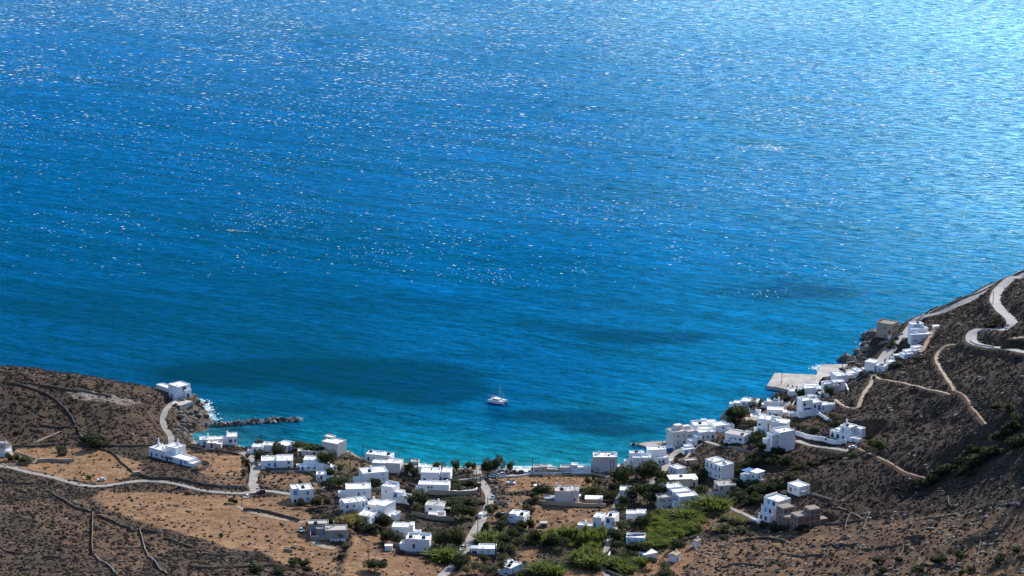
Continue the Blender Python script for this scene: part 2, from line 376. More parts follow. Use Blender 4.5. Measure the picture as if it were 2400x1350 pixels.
def build_roads():
    mats = {'road_concrete': mat('road_concrete', (0.35, 0.315, 0.275), 0.9, scale=0.35, col2=(0.22, 0.195, 0.165)),
            'road_asphalt': mat('road_asphalt', (0.32, 0.30, 0.28), 0.85, scale=0.22, col2=(0.235, 0.22, 0.21)),
            'dirt': mat('pale_dirt', (0.36, 0.285, 0.205), 0.95, scale=0.5, col2=(0.24, 0.185, 0.13)),
            'trail': mat('red_dirt', (0.29, 0.19, 0.12), 0.95, scale=0.8, col2=(0.19, 0.13, 0.09))}
    for i, (name, w, mt, C, z) in enumerate(ROADW):
        T = np.gradient(C, axis=0); T /= np.linalg.norm(T, axis=1)[:, None] + 1e-9
        N = np.stack([-T[:, 1], T[:, 0]], 1)
        jit = (vnoise(np.arange(len(C)) * 0.6, np.zeros(len(C)) + i, 4) - 0.5) * (0.9 if mt in ('dirt', 'trail') else 0.15)
        lift = 0.10 + i * 0.005
        V = []; F = []
        cols = [-0.5, -0.17, 0.17, 0.5]
        for k in range(len(C)):
            for c in cols:
                ww = w + (jit[k] if abs(c) == 0.5 else 0)
                q = C[k] + N[k] * c * ww
                V.append((q[0], q[1], z[k] + lift))
        # outer skirt so that the edge of the pavement has thickness
        n = len(cols)
        for k in range(len(C) - 1):
            for c in range(n - 1):
                F.append((k * n + c, k * n + c + 1, (k + 1) * n + c + 1, (k + 1) * n + c)[::-1])
        b = len(V)
        for k in range(len(C)):
            for c in (-0.5, 0.5):
                q = C[k] + N[k] * c * (w + jit[k] + 0.1); V.append((q[0], q[1], z[k] - 0.6))
        for k in range(len(C) - 1):
            F.append((k * n, (k + 1) * n, b + (k + 1) * 2, b + k * 2)[::-1])
            F.append((k * n + n - 1, (k + 1) * n + n - 1, b + (k + 1) * 2 + 1, b + k * 2 + 1))
        tag(mobj(name, mesh(name, V, F, mats[mt])), kind='structure')
# ------------------------------------------------------------------ houses: specification
HS = []
def H(px, py, yaw, short, label, blocks, win='FLR', wc='b', wall=None, roof=None, ex=(), wins=(), cat='house', name='house', par=True, skip=0.25, group=None):
    HS.append(dict(px=px, py=py, yaw=yaw, short=short, label=label, blocks=blocks, win=win, wc=wc, wall=wall or WHITE, roof=roof or WROOF,
                   ex=ex, wins=wins, cat=cat, name=name, par=par, skip=skip, group=group))
# --- headland and left fields
H(418, 934, -45, 'headland chapel house', 'white cubic house on the tip of the rocky headland above the surf', [(-8.5, 0, 8.5, 8.5, 6.6), (-5.0, -2.2, 5, 2.2, 3.6), (0, 3.5, 2.2, 4, 4.2), (-24, 3.5, 15.5, 4.5, 2.4), (-14, 4, 5.5, 4, 3.6)], win='', wins=[(0, 'R', 4.2, 3.4, 2.6, 2.6, 'd'), (1, 'F', 2.2, 0.2, 1.0, 2.0, 'd'), (2, 'R', 1.6, 0.2, 1.4, 1.8, 'r')], ex=[('chim', -14, 6, 3.6, 1.0)])
H(440, 1093, -38, 'twin-chimney farmhouse', 'long whitewashed farmhouse with two tall white chimney spires in dry fields', [(-16, 0, 16, 7, 3.0), (-27.5, 0, 11.5, 8, 4.8), (-20, 4, 8, 7, 6.2), (0, 0.5, 3.0, 6, 1.8)], wc='b', ex=[('cone', -25.5, 5, 4.8, 4.2), ('cone', -16, 9.5, 6.2, 3.2), ('chim', -18.5, 1.2, 4.8, 1.6), ('canopy', -15.5, -2.2, 2.1, 4, 2.2, 'n')], skip=.35)
H(12, 1072, -25, 'left edge chapel', 'small white chapel with a dark vaulted roof at the left edge of the fields', [(-9, 0, 9, 6, 4.6), (0, 1.5, 1.4, 3, 3.0)], win='R', ex=[('vault', -9, 0, 9, 6, 4.6), ('bell', -1, 3, 6.2)], cat='chapel', name='chapel')
H(468, 1045, 6, 'cove house', 'long low white house with two chimneys beside the sandy cove', [(0, 0, 8.2, 6, 3.4), (8.2, 1.0, 6.6, 5, 3.2), (14.2, 0, 6.0, 7.5, 4.6)], wc='b', ex=[('chim', 4.5, 4.5, 3.4, 1.8), ('chim', 14.7, 4.5, 4.6, 1.6)], wins=[(0, 'F', 2.4, .9, .8, 1.2, 'b'), (2, 'F', 2.0, 1.3, 1.4, 1.5, 'b'), (2, 'F', 4.6, 1.5, .8, 1.3, 'b')], win='')
H(484, 1050, -8, 'cream annex', 'small cream coloured annex in front of the long house by the cove', [(0, 0, 5.2, 5, 2.9), (5.2, 0.2, 2.6, 4, 2.4)], wall=PINKW, win='F', wc='n')
H(590, 1061, -6, 'split-level cottage', 'white split-level cottage at the end of the side road, above the shore', [(0, 0, 6, 6, 3.4), (5, 2.5, 5.4, 6, 3.6), (-2, -1.6, 3.2, 2.5, 1.6)], wc='d')
H(673, 1059, -34, 'grey-roofed cottage', 'white cottage with a plain pale roof behind the shore shrubs', [(-7.4, 0, 7.4, 7.6, 3.3)], win='FR', wc='b')
H(791, 1070, -30, 'shore block house', 'tall plain white block on the shore with a tiny rooftop box', [(-10, 0, 10, 8.5, 6.8), (-13, 7, 5, 4, 7.3)], win='', wins=[(0, 'F', 8.6, .2, 1.0, 2.1, 'l')], wall=LGREY)
H(612, 1100, 4, 'courtyard house', 'white one-storey house with a walled front courtyard beside the side road', [(0, 2.2, 7.8, 8, 3.9), (7.8, 0, 8.3, 10, 4.4), (0, -0.2, 7.8, 0.4, 0.7)], wc='b', wins=[(0, 'F', 4.0, .9, .9, 1.3, 'b'), (0, 'F', 7.0, .2, .8, 2.1, 'b'), (1, 'F', 6.2, 2.6, 1.0, 1.1, 'b'), (1, 'F', 6.2, .4, .9, .9, 'b')], win='', ex=[('chim', 3, 8, 3.9, .8), ('chim', 11, 7, 4.4, .8)])
H(702, 1103, -5, 'stepped terrace house', 'white house stepped over low pale stone terraces below the shrubs', [(0, 0, 12.5, 5, 2.3), (1.2, 4.5, 8.5, 7, 4.4), (9.5, 2, 6.0, 6, 3.4)], wc='b', skip=.4)
H(697, 1068, -3, 'earth-roofed cottage', 'low beige stone cottage with a flat earthen roof behind garden walls', [(0, 0, 6, 5, 2.6), (6, .4, 5.5, 5, 2.3)], wall=CREAM, roof=SCREED, wc='n', win='F')
H(741, 1126, 3, 'garden store', 'tiny white flat-roofed store beside the garden trees', [(0, 0, 5.2, 5, 3.2)], win='F', wc='d', skip=.5)
H(687, 1180, 14, 'balcony house', 'two-storey white house with turquoise shutters and a corner balcony over dry grass', [(3.4, 0, 6.6, 9, 6.6), (0, 2.4, 3.4, 7, 6.6), (0, 0, 3.4, 2.4, 3.2)], wc='t', wins=[(0, 'F', 3.8, 4.0, 1.2, 1.4, 't'), (0, 'F', 3.8, 1.0, 1.2, 1.3, 't'), (1, 'F', 1.6, 3.4, 1.5, 2.0, 't'), (2, 'F', 1.0, .1, 1.2, 1.7, 'd'), (0, 'F', 1.2, .1, 1.2, 1.8, 'd')], win='', ex=[('tank', 5.5, 4, 6.6)])
# --- village, left of the beach lane
H(895, 1084, -18, 'long shore house', 'long plain white house on the beach with rooftop water heaters', [(-9, 0, 9, 6.5, 4.0), (0, 0.3, 4.6, 6, 3.8)], wc='d', win='F', ex=[('tank', 2.5, 4, 3.8), ('tank', -7.5, 5, 4.0)], skip=.3)
H(905, 1107, -10, 'windowless white block', 'wide windowless white block with a curved notch, on the beach edge', [(-7.6, 0, 7.6, 6.5, 4.8), (0, -.4, 7.4, 8, 5.2), (7.4, 2, 1.4, 3, 2.2)], win='', wall=LGREY)
H(851, 1134, 16, 'sloping-parapet house', 'large white house with a slanting gable parapet and tiny windows', [(0, 0, 13.0, 9.5, 5.4)], wins=[(0, 'F', 10.2, 3.6, .9, .7, 'l'), (0, 'F', 10.6, 1.2, .7, .8, 'l'), (0, 'L', 4, 2.4, 1.6, 1, 'd')], win='', ex=[('tank', 4, 3.5, 5.4), ('chim', 6, 8.5, 5.4, .9)])
H(811, 1170, 5, 'plain upper house', 'plain white house with two small blue windows behind the dense cluster', [(0, 0, 12.3, 9, 5.2)], wins=[(0, 'F', 6.2, 1.6, .8, 1.5, 'b'), (0, 'F', 9.0, 2.6, .5, .9, 'b')], win='')
H(921, 1178, -28, 'tall stair house', 'tall white house with bright blue balconies and an outside stair', [(-6.6, 0, 6.6, 6.5, 7.8), (0, .6, 4.2, 4.5, 5.6), (4.2, 1.2, 3.6, 4, 4.0)], wc='b', wins=[(0, 'F', 2.6, 4.6, .6, .9, 'd'), (0, 'R', 2.0, 5.0, .8, 1.1, 'b'), (1, 'F', 1.2, 2.9, 1.2, 1.7, 'b'), (1, 'R', 1.5, 3.0, .8, 1.5, 'b')], win='', ex=[('balc', 1, 'F', 0.3, 2.6, 3.6), ('stair', 7.8, .6, 3.4), ('wallp', -6.6, 3.6, 6.6, 3, 7.8, 1.6)])
H(808, 1211, 18, 'blue shutter corner house', 'two-storey white corner house with pairs of dark blue shutters and a porch', [(0, 0, 7.4, 7.6, 6.8), (7.4, 2.2, 4.6, 7, 6.2), (7.4, .2, 3.2, 2, 3.2)], wins=[(0, 'F', 1.4, 4.0, .9, 1.7, 'v'), (0, 'F', 4.6, 4.2, .9, 1.3, 'v'), (0, 'F', 2, .2, .9, 2, 'v'), (0, 'F', 3.8, .2, .9, 1.8, 'v'), (0, 'L', 3.0, 4.0, .9, 1.7, 'v'), (1, 'F', 2.4, 3.4, .8, 1.9, 'v'), (1, 'F', 4, 4, .8, 1.2, 'v')], win='', ex=[('canopy', .6, -2.0, 2.6, 5.8, 2.0, 'c')])
H(901, 1218, -33, 'big lit-wall house', 'white house whose wide blank sunlit wall stands on a stone terrace', [(-5.0, 0, 5.0, 9.5, 6.8), (-13.5, 2.5, 8.5, 8, 5.2), (0, 0, 3, 9.5, 2.0)], wc='n', wins=[(0, 'F', 3.0, .3, 1.4, 2.4, 'd'), (1, 'F', 2.6, 1.8, 1.3, 1.5, 'r'), (1, 'F', 6.4, .9, .8, 1.8, 'd')], win='', ex=[('chim', -12.6, 9, 5.2, 1.4), ('canopy', -3.6, -1.6, 3.2, 3.2, 1.8, 'n')])
H(868, 1229, -24, 'blue door cottage', 'low white cottage with bright blue door and arched window atop a white retaining wall', [(-7.2, 0, 7.2, 8.5, 3.9), (-9, -2.6, 12.5, 2.6, .8)], wins=[(0, 'F', 1.4, .3, 1.2, 2.3, 'b'), (0, 'F', 4.6, .7, 1.3, 1.6, 'b'), (0, 'R', 2.2, .9, .8, 1.3, 'b'), (0, 'R', 5.6, .8, 1.6, 1.7, 'b')], win='', ex=[('retain', -9, -2.6, 12.5, 5)])
H(918, 1258, -6, 'upper step house', 'white house with a recessed roof terrace, upper of a stepped pair', [(0, 0, 8.4, 7, 5.0), (8.4, 1.5, 1.6, 5, 5.6)], wins=[(0, 'F', 2.6, 2.6, .8, .8, 'd')], win='')
H(951, 1292, -6, 'lower step house', 'white house with a deep roof parapet, lower of a stepped pair', [(0, -.3, 5.4, 8, 6.2), (5.4, 0, 5.6, 7, 6.0), (-3, 1, 3, 4, 3.2)], wins=[(0, 'F', 3.8, 1.6, 1.0, 2.0, 'd'), (1, 'F', 3.4, 1.0, .7, .7, 'd')], win='', ex=[('tank', 2, 3, 6.2), ('tank', 8, 3, 6.0), ('wallp', 0, 5.2, 11, 2.5, 6.0, 1.2)])
H(902, 1291, 0, 'white shed', 'tiny white shed at the end of a dark garden wall', [(0, 0, 3.4, 2.6, 2.2)], win='', par=False, cat='shed', name='shed')
H(735, 1266, 4, 'grey stone compound', 'unpainted grey stone house around an open court on the brown slope', [(5.4, 0, 10.2, 8, 4.6), (-2.5, 9, 9.5, 6, 4.8), (1.2, 5, 5.5, 5, 3.8), (-1.6, 0.2, 7.0, .4, 1.8), (-1.6, .2, .4, 9, 2.2)], wall=GREY, roof=SCREED, wc='l', win='F', skip=.5, ex=[('chim', 9.5, 6.5, 4.6, 2.0), ('tank', 1, 10, 4.8)])
H(947, 1104, 0, 'stone ruin', 'roofless dark stone ruin beside the beach road', [(0, 0, 2.6, 4, 3.4)], wall=STONE, roof=SCREED, win='F', wc='d', cat='ruin')
H(958, 1109, -3, 'beige beach store', 'beige two-level store with a flat roof beside the stone ruin', [(0, 0, 4.8, 6, 3.4), (.5, 5, 4.2, 4, 4.6)], wall=CREAM, roof=SCREED, win='', wins=[(0, 'F', 2, 1.4, .5, .6, 'd')])
H(980, 1110, -3, 'white beach annex', 'small white annex between the beige store and the beach trees', [(0, 0, 3.6, 5, 3.8), (3.6, 2, 4.6, 4, 3.0)], win='', wins=[(1, 'F', 1.2, 1.2, .8, .8, 'd')])
H(986, 1127, -5, 'roof terrace house', 'white flat-roofed house with a lit right wall behind the long white house', [(0, 0, 9.4, 8.5, 4.6)], wins=[(0, 'F', 2, .4, 1.6, 1.0, 'd'), (0, 'F', 7, .4, 1.6, 1.0, 'd'), (0, 'R', 3, 1.6, .8, 1.6, 'b')], win='', ex=[('chim', 9, 7.5, 4.6, 1.0)])
H(1034, 1128, -5, 'barrel-awning house', 'narrow white house with a curved awning over its front', [(0, 1.5, 4.6, 8, 4.4)], wins=[(0, 'F', 2.2, .2, 2.4, 2.2, 'd')], win='', ex=[('arc', 0, -1.4, 4.6, 3.0, 2.4)])
H(980, 1157, -4, 'long garden house', 'long white house with a stepped parapet at the top of the garden wall', [(0, 0, 15.4, 6.5, 4.9), (-1.5, 1, 1.5, 4, 2.6)], wins=[(0, 'F', 5.2, 2.8, .9, 1.1, 'd'), (0, 'F', 6.8, 2.8, .7, 1.1, 'd'), (0, 'F', 9, .7, .6, .7, 'd'), (0, 'F', 13, .7, .6, .7, 'd'), (0, 'F', 14.4, 2.6, .7, 1.4, 'w'), (0, 'F', 4.6, 0.2, 2, .7, 'd')], win='', ex=[('chim', 14, 5, 4.9, .9)])
H(996, 1201, -12, 'garden bungalow', 'white bungalow with a brown roof deck among the garden trees', [(0, 0, 9.2, 7, 4.0)], wins=[(0, 'F', 2.6, 1.4, 1.9, 1.2, 'v'), (0, 'R', 3, .3, .9, 2.0, 'n')], win='', roof=SCREED, ex=[('chim', 5.6, 5, 4.0, 1.4), ('canopy', 9.2, .5, 2.4, 3.5, 3.0, 'c')])
H(1003, 1216, -8, 'walled patio house', 'low white patio rooms with a patch of red tiles behind a stone wall', [(0, 0, 4.2, 4.5, 2.4), (4.2, 0, 4.0, 3.0, 2.0), (4.2, 3, 3.5, 2.0, 2.6)], win='', ex=[('tile', 4.9, 1.0, 2.05, 2.6, 1.4)])
# --- beach row
H(1152, 1116, 0, 'shaded beach hut', 'small cream hut under the big tamarisk at the end of the lane', [(0, 0, 3.3, 3.2, 2.7)], wall=CREAM, win='', wins=[(0, 'F', 1.4, .9, .7, .7, 'd')], cat='hut', name='hut')
H(1250, 1109, 0, 'beige boathouse pair', 'beige pair of low boathouses on the beach right of the parked cars', [(0, 0, 3.6, 4, 3.2), (3.6, .3, 3.5, 4.2, 3.4)], wall=CREAM, roof=SCREED, win='', wins=[(0, 'F', 1.4, .8, .8, .8, 'd'), (1, 'F', 1.7, 1.8, .6, .5, 'd')], cat='boathouse', name='boathouse')
H(1281, 1109, 0, 'brown beach yard', 'low brown walled yard between the boathouses on the beach', [(0, 0, 4.6, 3.5, 2.2), (4.6, .3, 2.4, 3, 1.8)], wall=OCHRE, roof=SCREED, win='', cat='boathouse', name='boathouse')
H(1313, 1108, 0, 'grey boathouse', 'pale grey boathouse with a beige roof in the middle of the beach row', [(0, 0, 6.0, 4, 2.9)], wall=LGREY, roof=SCREED, win='', cat='boathouse', name='boathouse')
H(1340, 1108, 0, 'white boathouse', 'white boathouse with a raised left end beside the large beach block', [(0, 0, 3.1, 4.2, 4.2), (3.1, 0, 5.0, 3.6, 3.0), (8.1, .4, 1.8, 3, 2.4)], wins=[(0, 'F', 1.5, 2.4, .7, .6, 'd'), (1, 'F', 2.2, 1.6, .6, .5, 'd')], win='', cat='boathouse', name='boathouse')
H(1390, 1106, 0, 'large beach block', 'large plain pale block on the beach, its roof crowded with white gear', [(0, 0, 12.4, 8.5, 8.0), (12.4, 3, 1.6, 4, 2.0), (-1.0, 3, 1.0, 3, 5.0)], wall=LGREY, win='', wins=[(0, 'F', 1.0, 1.6, .5, .5, 'd'), (0, 'F', 2.6, .9, .7, .9, 'd'), (0, 'F', 2.4, 1.9, .5, .5, 'd')], ex=[('junk', 0.6, 3, 8.0, 11, 4.5)])
# --- centre
H(1300, 1182, -3, 'centre block house', 'grey-white two-storey block with a screeded roof in the middle of the plain', [(0, 0, 8.1, 8.6, 6.9), (8.1, 1.0, 3.6, 7.4, 6.9), (.2, 7.0, .9, 1, 8.6)], wall=LGREY, roof=SCREED, win='', wins=[(1, 'F', 1.6, 1.5, 1.1, 1.5, 'v'), (1, 'R', 2.5, 4.2, .9, 1.6, 'b')], ex=[('tank', 3.4, 3, 6.9), ('balc', 1, 'R', 1.6, 3.6, 3)])
H(1371, 1182, -3, 'brown shed', 'brown-walled shed with a bright flat roof right of the centre block', [(0, 0, 8.6, 5.5, 2.6)], wall=OCHRE, win='', wins=[], cat='shed', name='shed', par=False)
H(1275, 1177, 0, 'grey awning shed', 'low shed with a patched grey sheet roof left of the centre block', [(0, 0, 5.6, 4.4, 1.8)], wall=LSTONE, roof=METAL, win='', cat='shed', name='shed', par=False)
H(1252, 1147, 0, 'field shelter', 'small stone shelter with a white slab behind the round bush', [(0, 0, 4.4, 2.2, 1.7)], wall=STONE, win='', cat='shelter', name='shelter', par=False)
H(1228, 1229, -20, 'corner terrace cottage', 'small white cottage with a recessed front terrace in the dry meadow', [(-4.0, 0, 4.0, 8.2, 4.0), (-8.4, 1.6, 4.4, 6.6, 4.0), (-8.4, 0, 4.4, .3, 2.2), (-8.4, 0, .3, 2, 2.2)], wins=[(0, 'R', 2.0, .8, .8, 1.6, 'l'), (0, 'R', 5.2, 2.6, .4, .5, 'd'), (1, 'F', 1.2, 1.0, 2.4, 1.4, 'd')], win='', ex=[('tank', -2, 3, 4.0)])
H(1266, 1236, 0, 'stone cistern hut', 'tiny square stone hut with a dark opening in the meadow', [(0, 0, 3.4, 3.0, 1.9)], wall=LSTONE, roof=SCREED, win='', wins=[(0, 'F', 1.7, .3, 2.3, 1.4, 'd')], cat='hut', name='hut', par=False)
H(1409, 1248, -18, 'narrow tower house', 'narrow white tower-like house with blue corner and a long low wing', [(-4.2, 0, 4.2, 7.5, 7.4), (-12.2, .8, 8.0, 4, 2.4), (1.2, 2.5, 4.6, 8, 7.2), (0, 0.5, 5.8, 2.0, 2.6)], win='', wins=[(0, 'R', 1.2, 3.4, 1.0, 1.9, 'b'), (2, 'F', 1.4, 4.2, 1.3, 1.9, 'b')], ex=[('chim', -9, 4.6, 2.4, 1.2), ('tank', 3, 6, 7.2)])
H(1120, 1299, -3, 'roadside cottage', 'low white cottage with a clean white roof beside the parked cars', [(0, 0, 8.3, 7, 2.8), (8.3, 1, 1.2, 3, 2.2)], win='', wins=[(0, 'F', 2, .8, .8, 1, 'l'), (0, 'F', 5, .8, .8, 1, 'l')])
H(1103, 1297, -3, 'metal lean-to', 'small white lean-to with a blue-grey metal roof left of the roadside cottage', [(0, 0, 3.4, 4, 2.3)], roof=METAL, win='', wins=[(0, 'F', 1.7, .1, 2.2, 1.2, 'd')], cat='shed', name='shed', par=False)
H(1197, 1347, -36, 'bottom edge bungalow', 'white bungalow with a lit, post-lined side wall at the bottom edge', [(-6.0, 0, 6.0, 9, 3.0), (-9.5, 4.5, 3.5, 6, 2.9), (-6.8, -2.0, 4.6, 2.0, 1.2)], win='R', wc='l', ex=[('tank', -2.5, 3, 3.0), ('tank', -4, 6.5, 3.0)])
H(1452, 1173, -4, 'blue-trim roof house', 'white house with a deep blue-edged roof parapet half hidden by trees', [(0, 0, 7.3, 6.5, 5.4), (7.3, 1.4, 1.8, 4, 4.2)], wins=[(0, 'F', 6.2, 2.8, .7, .8, 'd'), (0, 'F', 3.0, 1.2, .9, 1, 'b')], win='', ex=[('canopy', 3.5, -2.8, 1.9, 4.2, 2.4, 'n')])
H(1467, 1219, -4, 'patch-roof bungalow', 'white bungalow whose right roof part is higher, left of the reed field', [(0, 0, 5.0, 5.5, 3.4), (5.0, 0, 4.6, 6.4, 3.6), (.2, 0, 9, .3, 3.9)][:2], win='F', wc='l', roof=WROOF, skip=.3)
H(1467, 1274, -6, 'striped-roof cottage', 'white cottage with a dark diagonal band across its roof in the orchard', [(0, 0, 8.8, 6.5, 3.2)], win='F', wc='l', skip=.3, ex=[('band', 0, 3.5, 3.25, 8.8, 1.3)])
H(1510, 1313, 30, 'garden lean-to', 'small white lean-to with a dark roof band on the orange terrace', [(0, 0, 7.2, 5, 2.4)], win='L', wc='d', ex=[('band', 0, 2.2, 2.45, 7.2, .8)], par=False, cat='shed', name='shed')
H(1585, 1319, -30, 'lower field chapel', 'lower of two tiny beige-roofed field chapels, a small bell arch on top', [(-4.0, 0, 4.0, 4.6, 3.2)], roof=REEDR, win='', wins=[(0, 'R', 1.2, .1, .9, 1.9, 'b')], ex=[('bell', -2, 4.0, 3.2), ('gable', -4, 0, 4, 4.6, 3.2)], cat='chapel', name='chapel', par=False)
H(1632, 1284, -38, 'upper field chapel', 'upper of two tiny field chapels, its sunlit end facing right', [(-2.4, 0, 2.4, 3.8, 2.8)], roof=REEDR, win='', ex=[('bell', -1.4, 3.2, 2.8), ('gable', -2.4, 0, 2.4, 3.8, 2.8)], cat='chapel', name='chapel', par=False)
H(1543, 1192, 14, 'cream reed-side house', 'two-storey cream house with small blue windows above the reed field', [(0, 0, 10.2, 6.5, 5.6)], wall=PINKW, roof=SCREED, wins=[(0, 'F', 1.4, 3.4, .5, 1.0, 'd')] + [(0, 'F', u, 3.2, .9, 1.3, 'v') for u in (2.8, 5.6)] + [(0, 'F', 7.4, 3.4, .5, 1.0, 'v'), (0, 'F', 8.9, 3.4, .5, 1.0, 'v')] + [(0, 'F', u, .5, .8, 1.1, 'v') for u in (2.8, 5.6, 7.4, 8.9)], win='', ex=[('tile', 4, 6.8, 4.6, 4.0, 2.0)])
H(1593, 1193, 17, 'blue terrace house', 'long white house with a bright blue roof terrace running back from the reeds', [(0, 0, 9.6, 6.5, 6.2), (-.8, 6.5, 9.0, 6, 6.6), (-2.2, 12.5, 8.6, 8, 7.0), (-2.4, 1.0, 2.4, 3, 3.4)], wins=[(0, 'F', 6.4, 3.4, 1.0, 1.4, 'v'), (0, 'F', 8.6, 3.6, .6, 1.3, 'v'), (0, 'F', 8.6, .6, .7, 1.2, 'v'), (0, 'L', 3, 3.5, .9, 1.8, 'b'), (1, 'L', 3, 3.5, 1.0, 2.0, 'b'), (2, 'L', 5, 3.5, 1.6, 2.2, 'b')], win='', ex=[('terr', -4.6, 13, 2.4, 7, 7.0), ('balc', 0, 'L', 1.0, 3.0, 4)])
H(1598, 1143, 8, 'overhanging-roof house', 'cream house under an angular overhanging white roof with rooftop rebar', [(-2.0, 0, 6.4, 6, 4.6), (4.4, 1, 4.0, 5, 3.4)], wall=CREAM, roof=WROOF, win='F', wc='d', ex=[('slab', -6.5, -1.2, 4.6, 14.5, 7.6), ('tank', 0, 3, 4.9), ('rebar', 3, 1, 4.9, 4.5, 4)])
H(1588, 1118, 38, 'small corner cottage', 'small pale cottage beside the pines below the harbour road bend', [(0, 0, 5.8, 7.0, 4.2)], wins=[(0, 'L', 2.2, 1.2, .8, 1.6, 'l'), (0, 'L', 4.6, 1.2, .8, 1.6, 'l')], win='')
H(1691, 1128, 38, 'grand balcony house', 'grand white two-storey house with long dark railed balconies on its left side', [(0, 0, 8.4, 6.2, 8.0), (0, 6.2, 7.4, 6.2, 8.6)], wins=[(0, 'L', 1.6, 4.8, 1.0, 2.1, 'v'), (0, 'L', 4.4, 4.8, 1.0, 2.1, 'v'), (0, 'L', 1.8, 1.2, .9, 1.9, 'v'), (0, 'L', 4.2, 1.0, .9, 1.4, 'v'), (1, 'L', 1.6, 5.0, 1.0, 2.2, 'v'), (1, 'L', 4.6, 5.0, 1.0, 2.2, 'v'), (1, 'L', 1.8, 1.2, .9, 2.0, 'v'), (1, 'L', 4.4, 1.2, .9, 1.6, 'v')], win='', ex=[('balc', 0, 'L', .6, 4.4, 5), ('balc', 1, 'L', .4, 4.6, 5.4), ('tank', 4, 3, 8.0), ('chim', 2.5, 9.5, 8.6, .8)])
H(1684, 1164, 12, 'lower grey house', 'unpainted beige house with columned balcony below the grand balcony house', [(0, 0, 9.0, 8.5, 5.6), (-4.5, -.6, 4.5, 5, 2.8)], wall=CREAM, roof=GREY, wins=[(0, 'F', 1.4, 3.2, .8, 1.6, 'd'), (0, 'L', 2, 3.2, .9, 1.8, 'd'), (0, 'L', 4.4, 3.2, .9, 1.8, 'd'), (1, 'F', 2.2, .2, 1.0, 1.9, 'v')], win='', ex=[('canopy', -4.6, .2, 2.9, 4.6, 3.4, 'r')])
H(1773, 1141, 42, 'blue sunshade house', 'small white house with a blue sunshade roof and an outside stair in the gully', [(0, 0, 5.4, 5.2, 6.8), (-2.8, 4.6, 5.0, 4, 5.4)], wins=[(0, 'F', 2.0, 4.0, .8, 1.2, 'v'), (0, 'F', 4.2, 4.0, .7, 1.5, 'v'), (0, 'L', 2.2, 4.0, 1.2, 1.4, 'v'), (0, 'F', 2.2, .9, .9, 1.6, 'd')], win='', ex=[('canopyb', -2.2, 4.6, 7.0, 6, 4), ('slab', -.2, -.3, 6.8, 6.2, 5.6), ('stair', -1.2, .4, 3.8), ('balc', 0, 'F', .6, 3.4, 3.6)])
H(1873, 1164, 36, 'hillside white cube', 'plain white cube with a bright flat roof alone at the foot of the hill', [(0, 0, 7.0, 8.6, 4.8), (5.4, 8.0, 3, 2.4, 4.0)], wins=[(0, 'L', 6.2, 1.0, .9, 1.7, 'n'), (0, 'L', 2.8, 2.4, .6, .8, 'n')], win='', ex=[('tank', 7, 9, 4.2), ('slab', .3, -1.6, 2.6, 2.6, 1.8)])
H(1823, 1222, 40, 'stepped balcony villa', 'white villa with stepped pale blue balconies beside the unfinished brick houses', [(0, 0, 8.6, 9.6, 9.8), (-2.4, 0.4, 2.4, 8.6, 6.4), (-4.6, .6, 2.2, 8.0, 3.2)], wins=[(0, 'L', 3, 7.0, 1.4, 1.9, 'd'), (0, 'L', 6.4, 7.0, 1.2, 1.9, 'l'), (1, 'L', 2.6, 3.8, 1.2, 1.9, 'd'), (1, 'L', 5.6, 3.8, 1.2, 1.9, 'l'), (2, 'L', 3, .5, 1.3, 1.9, 'd'), (2, 'L', 6, .5, 1.3, 1.9, 'd')], win='', ex=[('chim', 6.4, 1.4, 9.8, 1.2), ('wallb', .3, 8.9, 8, .3, 9.8, .9)])
H(1843, 1240, 30, 'left brick shell', 'unfinished red brick house shell with open window bays, left of two', [(0, 0, 5.8, 6.8, 5.6), (1.5, 4.8, 6.2, 5.4, 8.4)], wall=BRICKM, roof=LSTONE, wins=[(0, 'L', u, 1.0, .9, 2.4, 'd') for u in (1.4, 3.2, 5.0)] + [(1, 'F', 1.4, 6.0, 1.1, 1.7, 'd'), (1, 'F', 4.2, 6.0, 1.6, 1.8, 'd'), (0, 'L', 2, 4, .9, 1.0, 'd')], win='', par=False, ex=[('frame', 0, 0, 5.8, 6.8, 5.6), ('frame', 1.5, 4.8, 6.2, 5.4, 8.4)], cat='unfinished house')
H(1880, 1240, 24, 'right brick shell', 'unfinished red brick house shell with a square tower, right of two', [(-2.6, 0, 6.6, 6.2, 6.4), (4.4, .6, 5.4, 5.4, 8.6), (9.8, 1.6, 4.8, 4, 2.6)], wall=BRICKM, roof=LSTONE, wins=[(0, 'L', u, 3.8, .9, 1.7, 'd') for u in (1.5, 3.2, 4.8)] + [(0, 'F', 1.6, .6, 1.4, 1.6, 'd'), (0, 'F', 4.4, .6, 1.4, 1.2, 'd'), (1, 'F', 2.6, 6.0, 1.7, 1.4, 'd'), (1, 'F', 2.6, 3.3, 1.7, 1.4, 'd'), (1, 'F', 2.2, .8, 1.0, 1.2, 'd'), (1, 'L', 2.6, 6.0, 1.2, 1.6, 'd')], win='', par=False, ex=[('frame', -2.6, 0, 6.6, 6.2, 6.4), ('frame', 4.4, .6, 5.4, 5.4, 8.6)], cat='unfinished house')
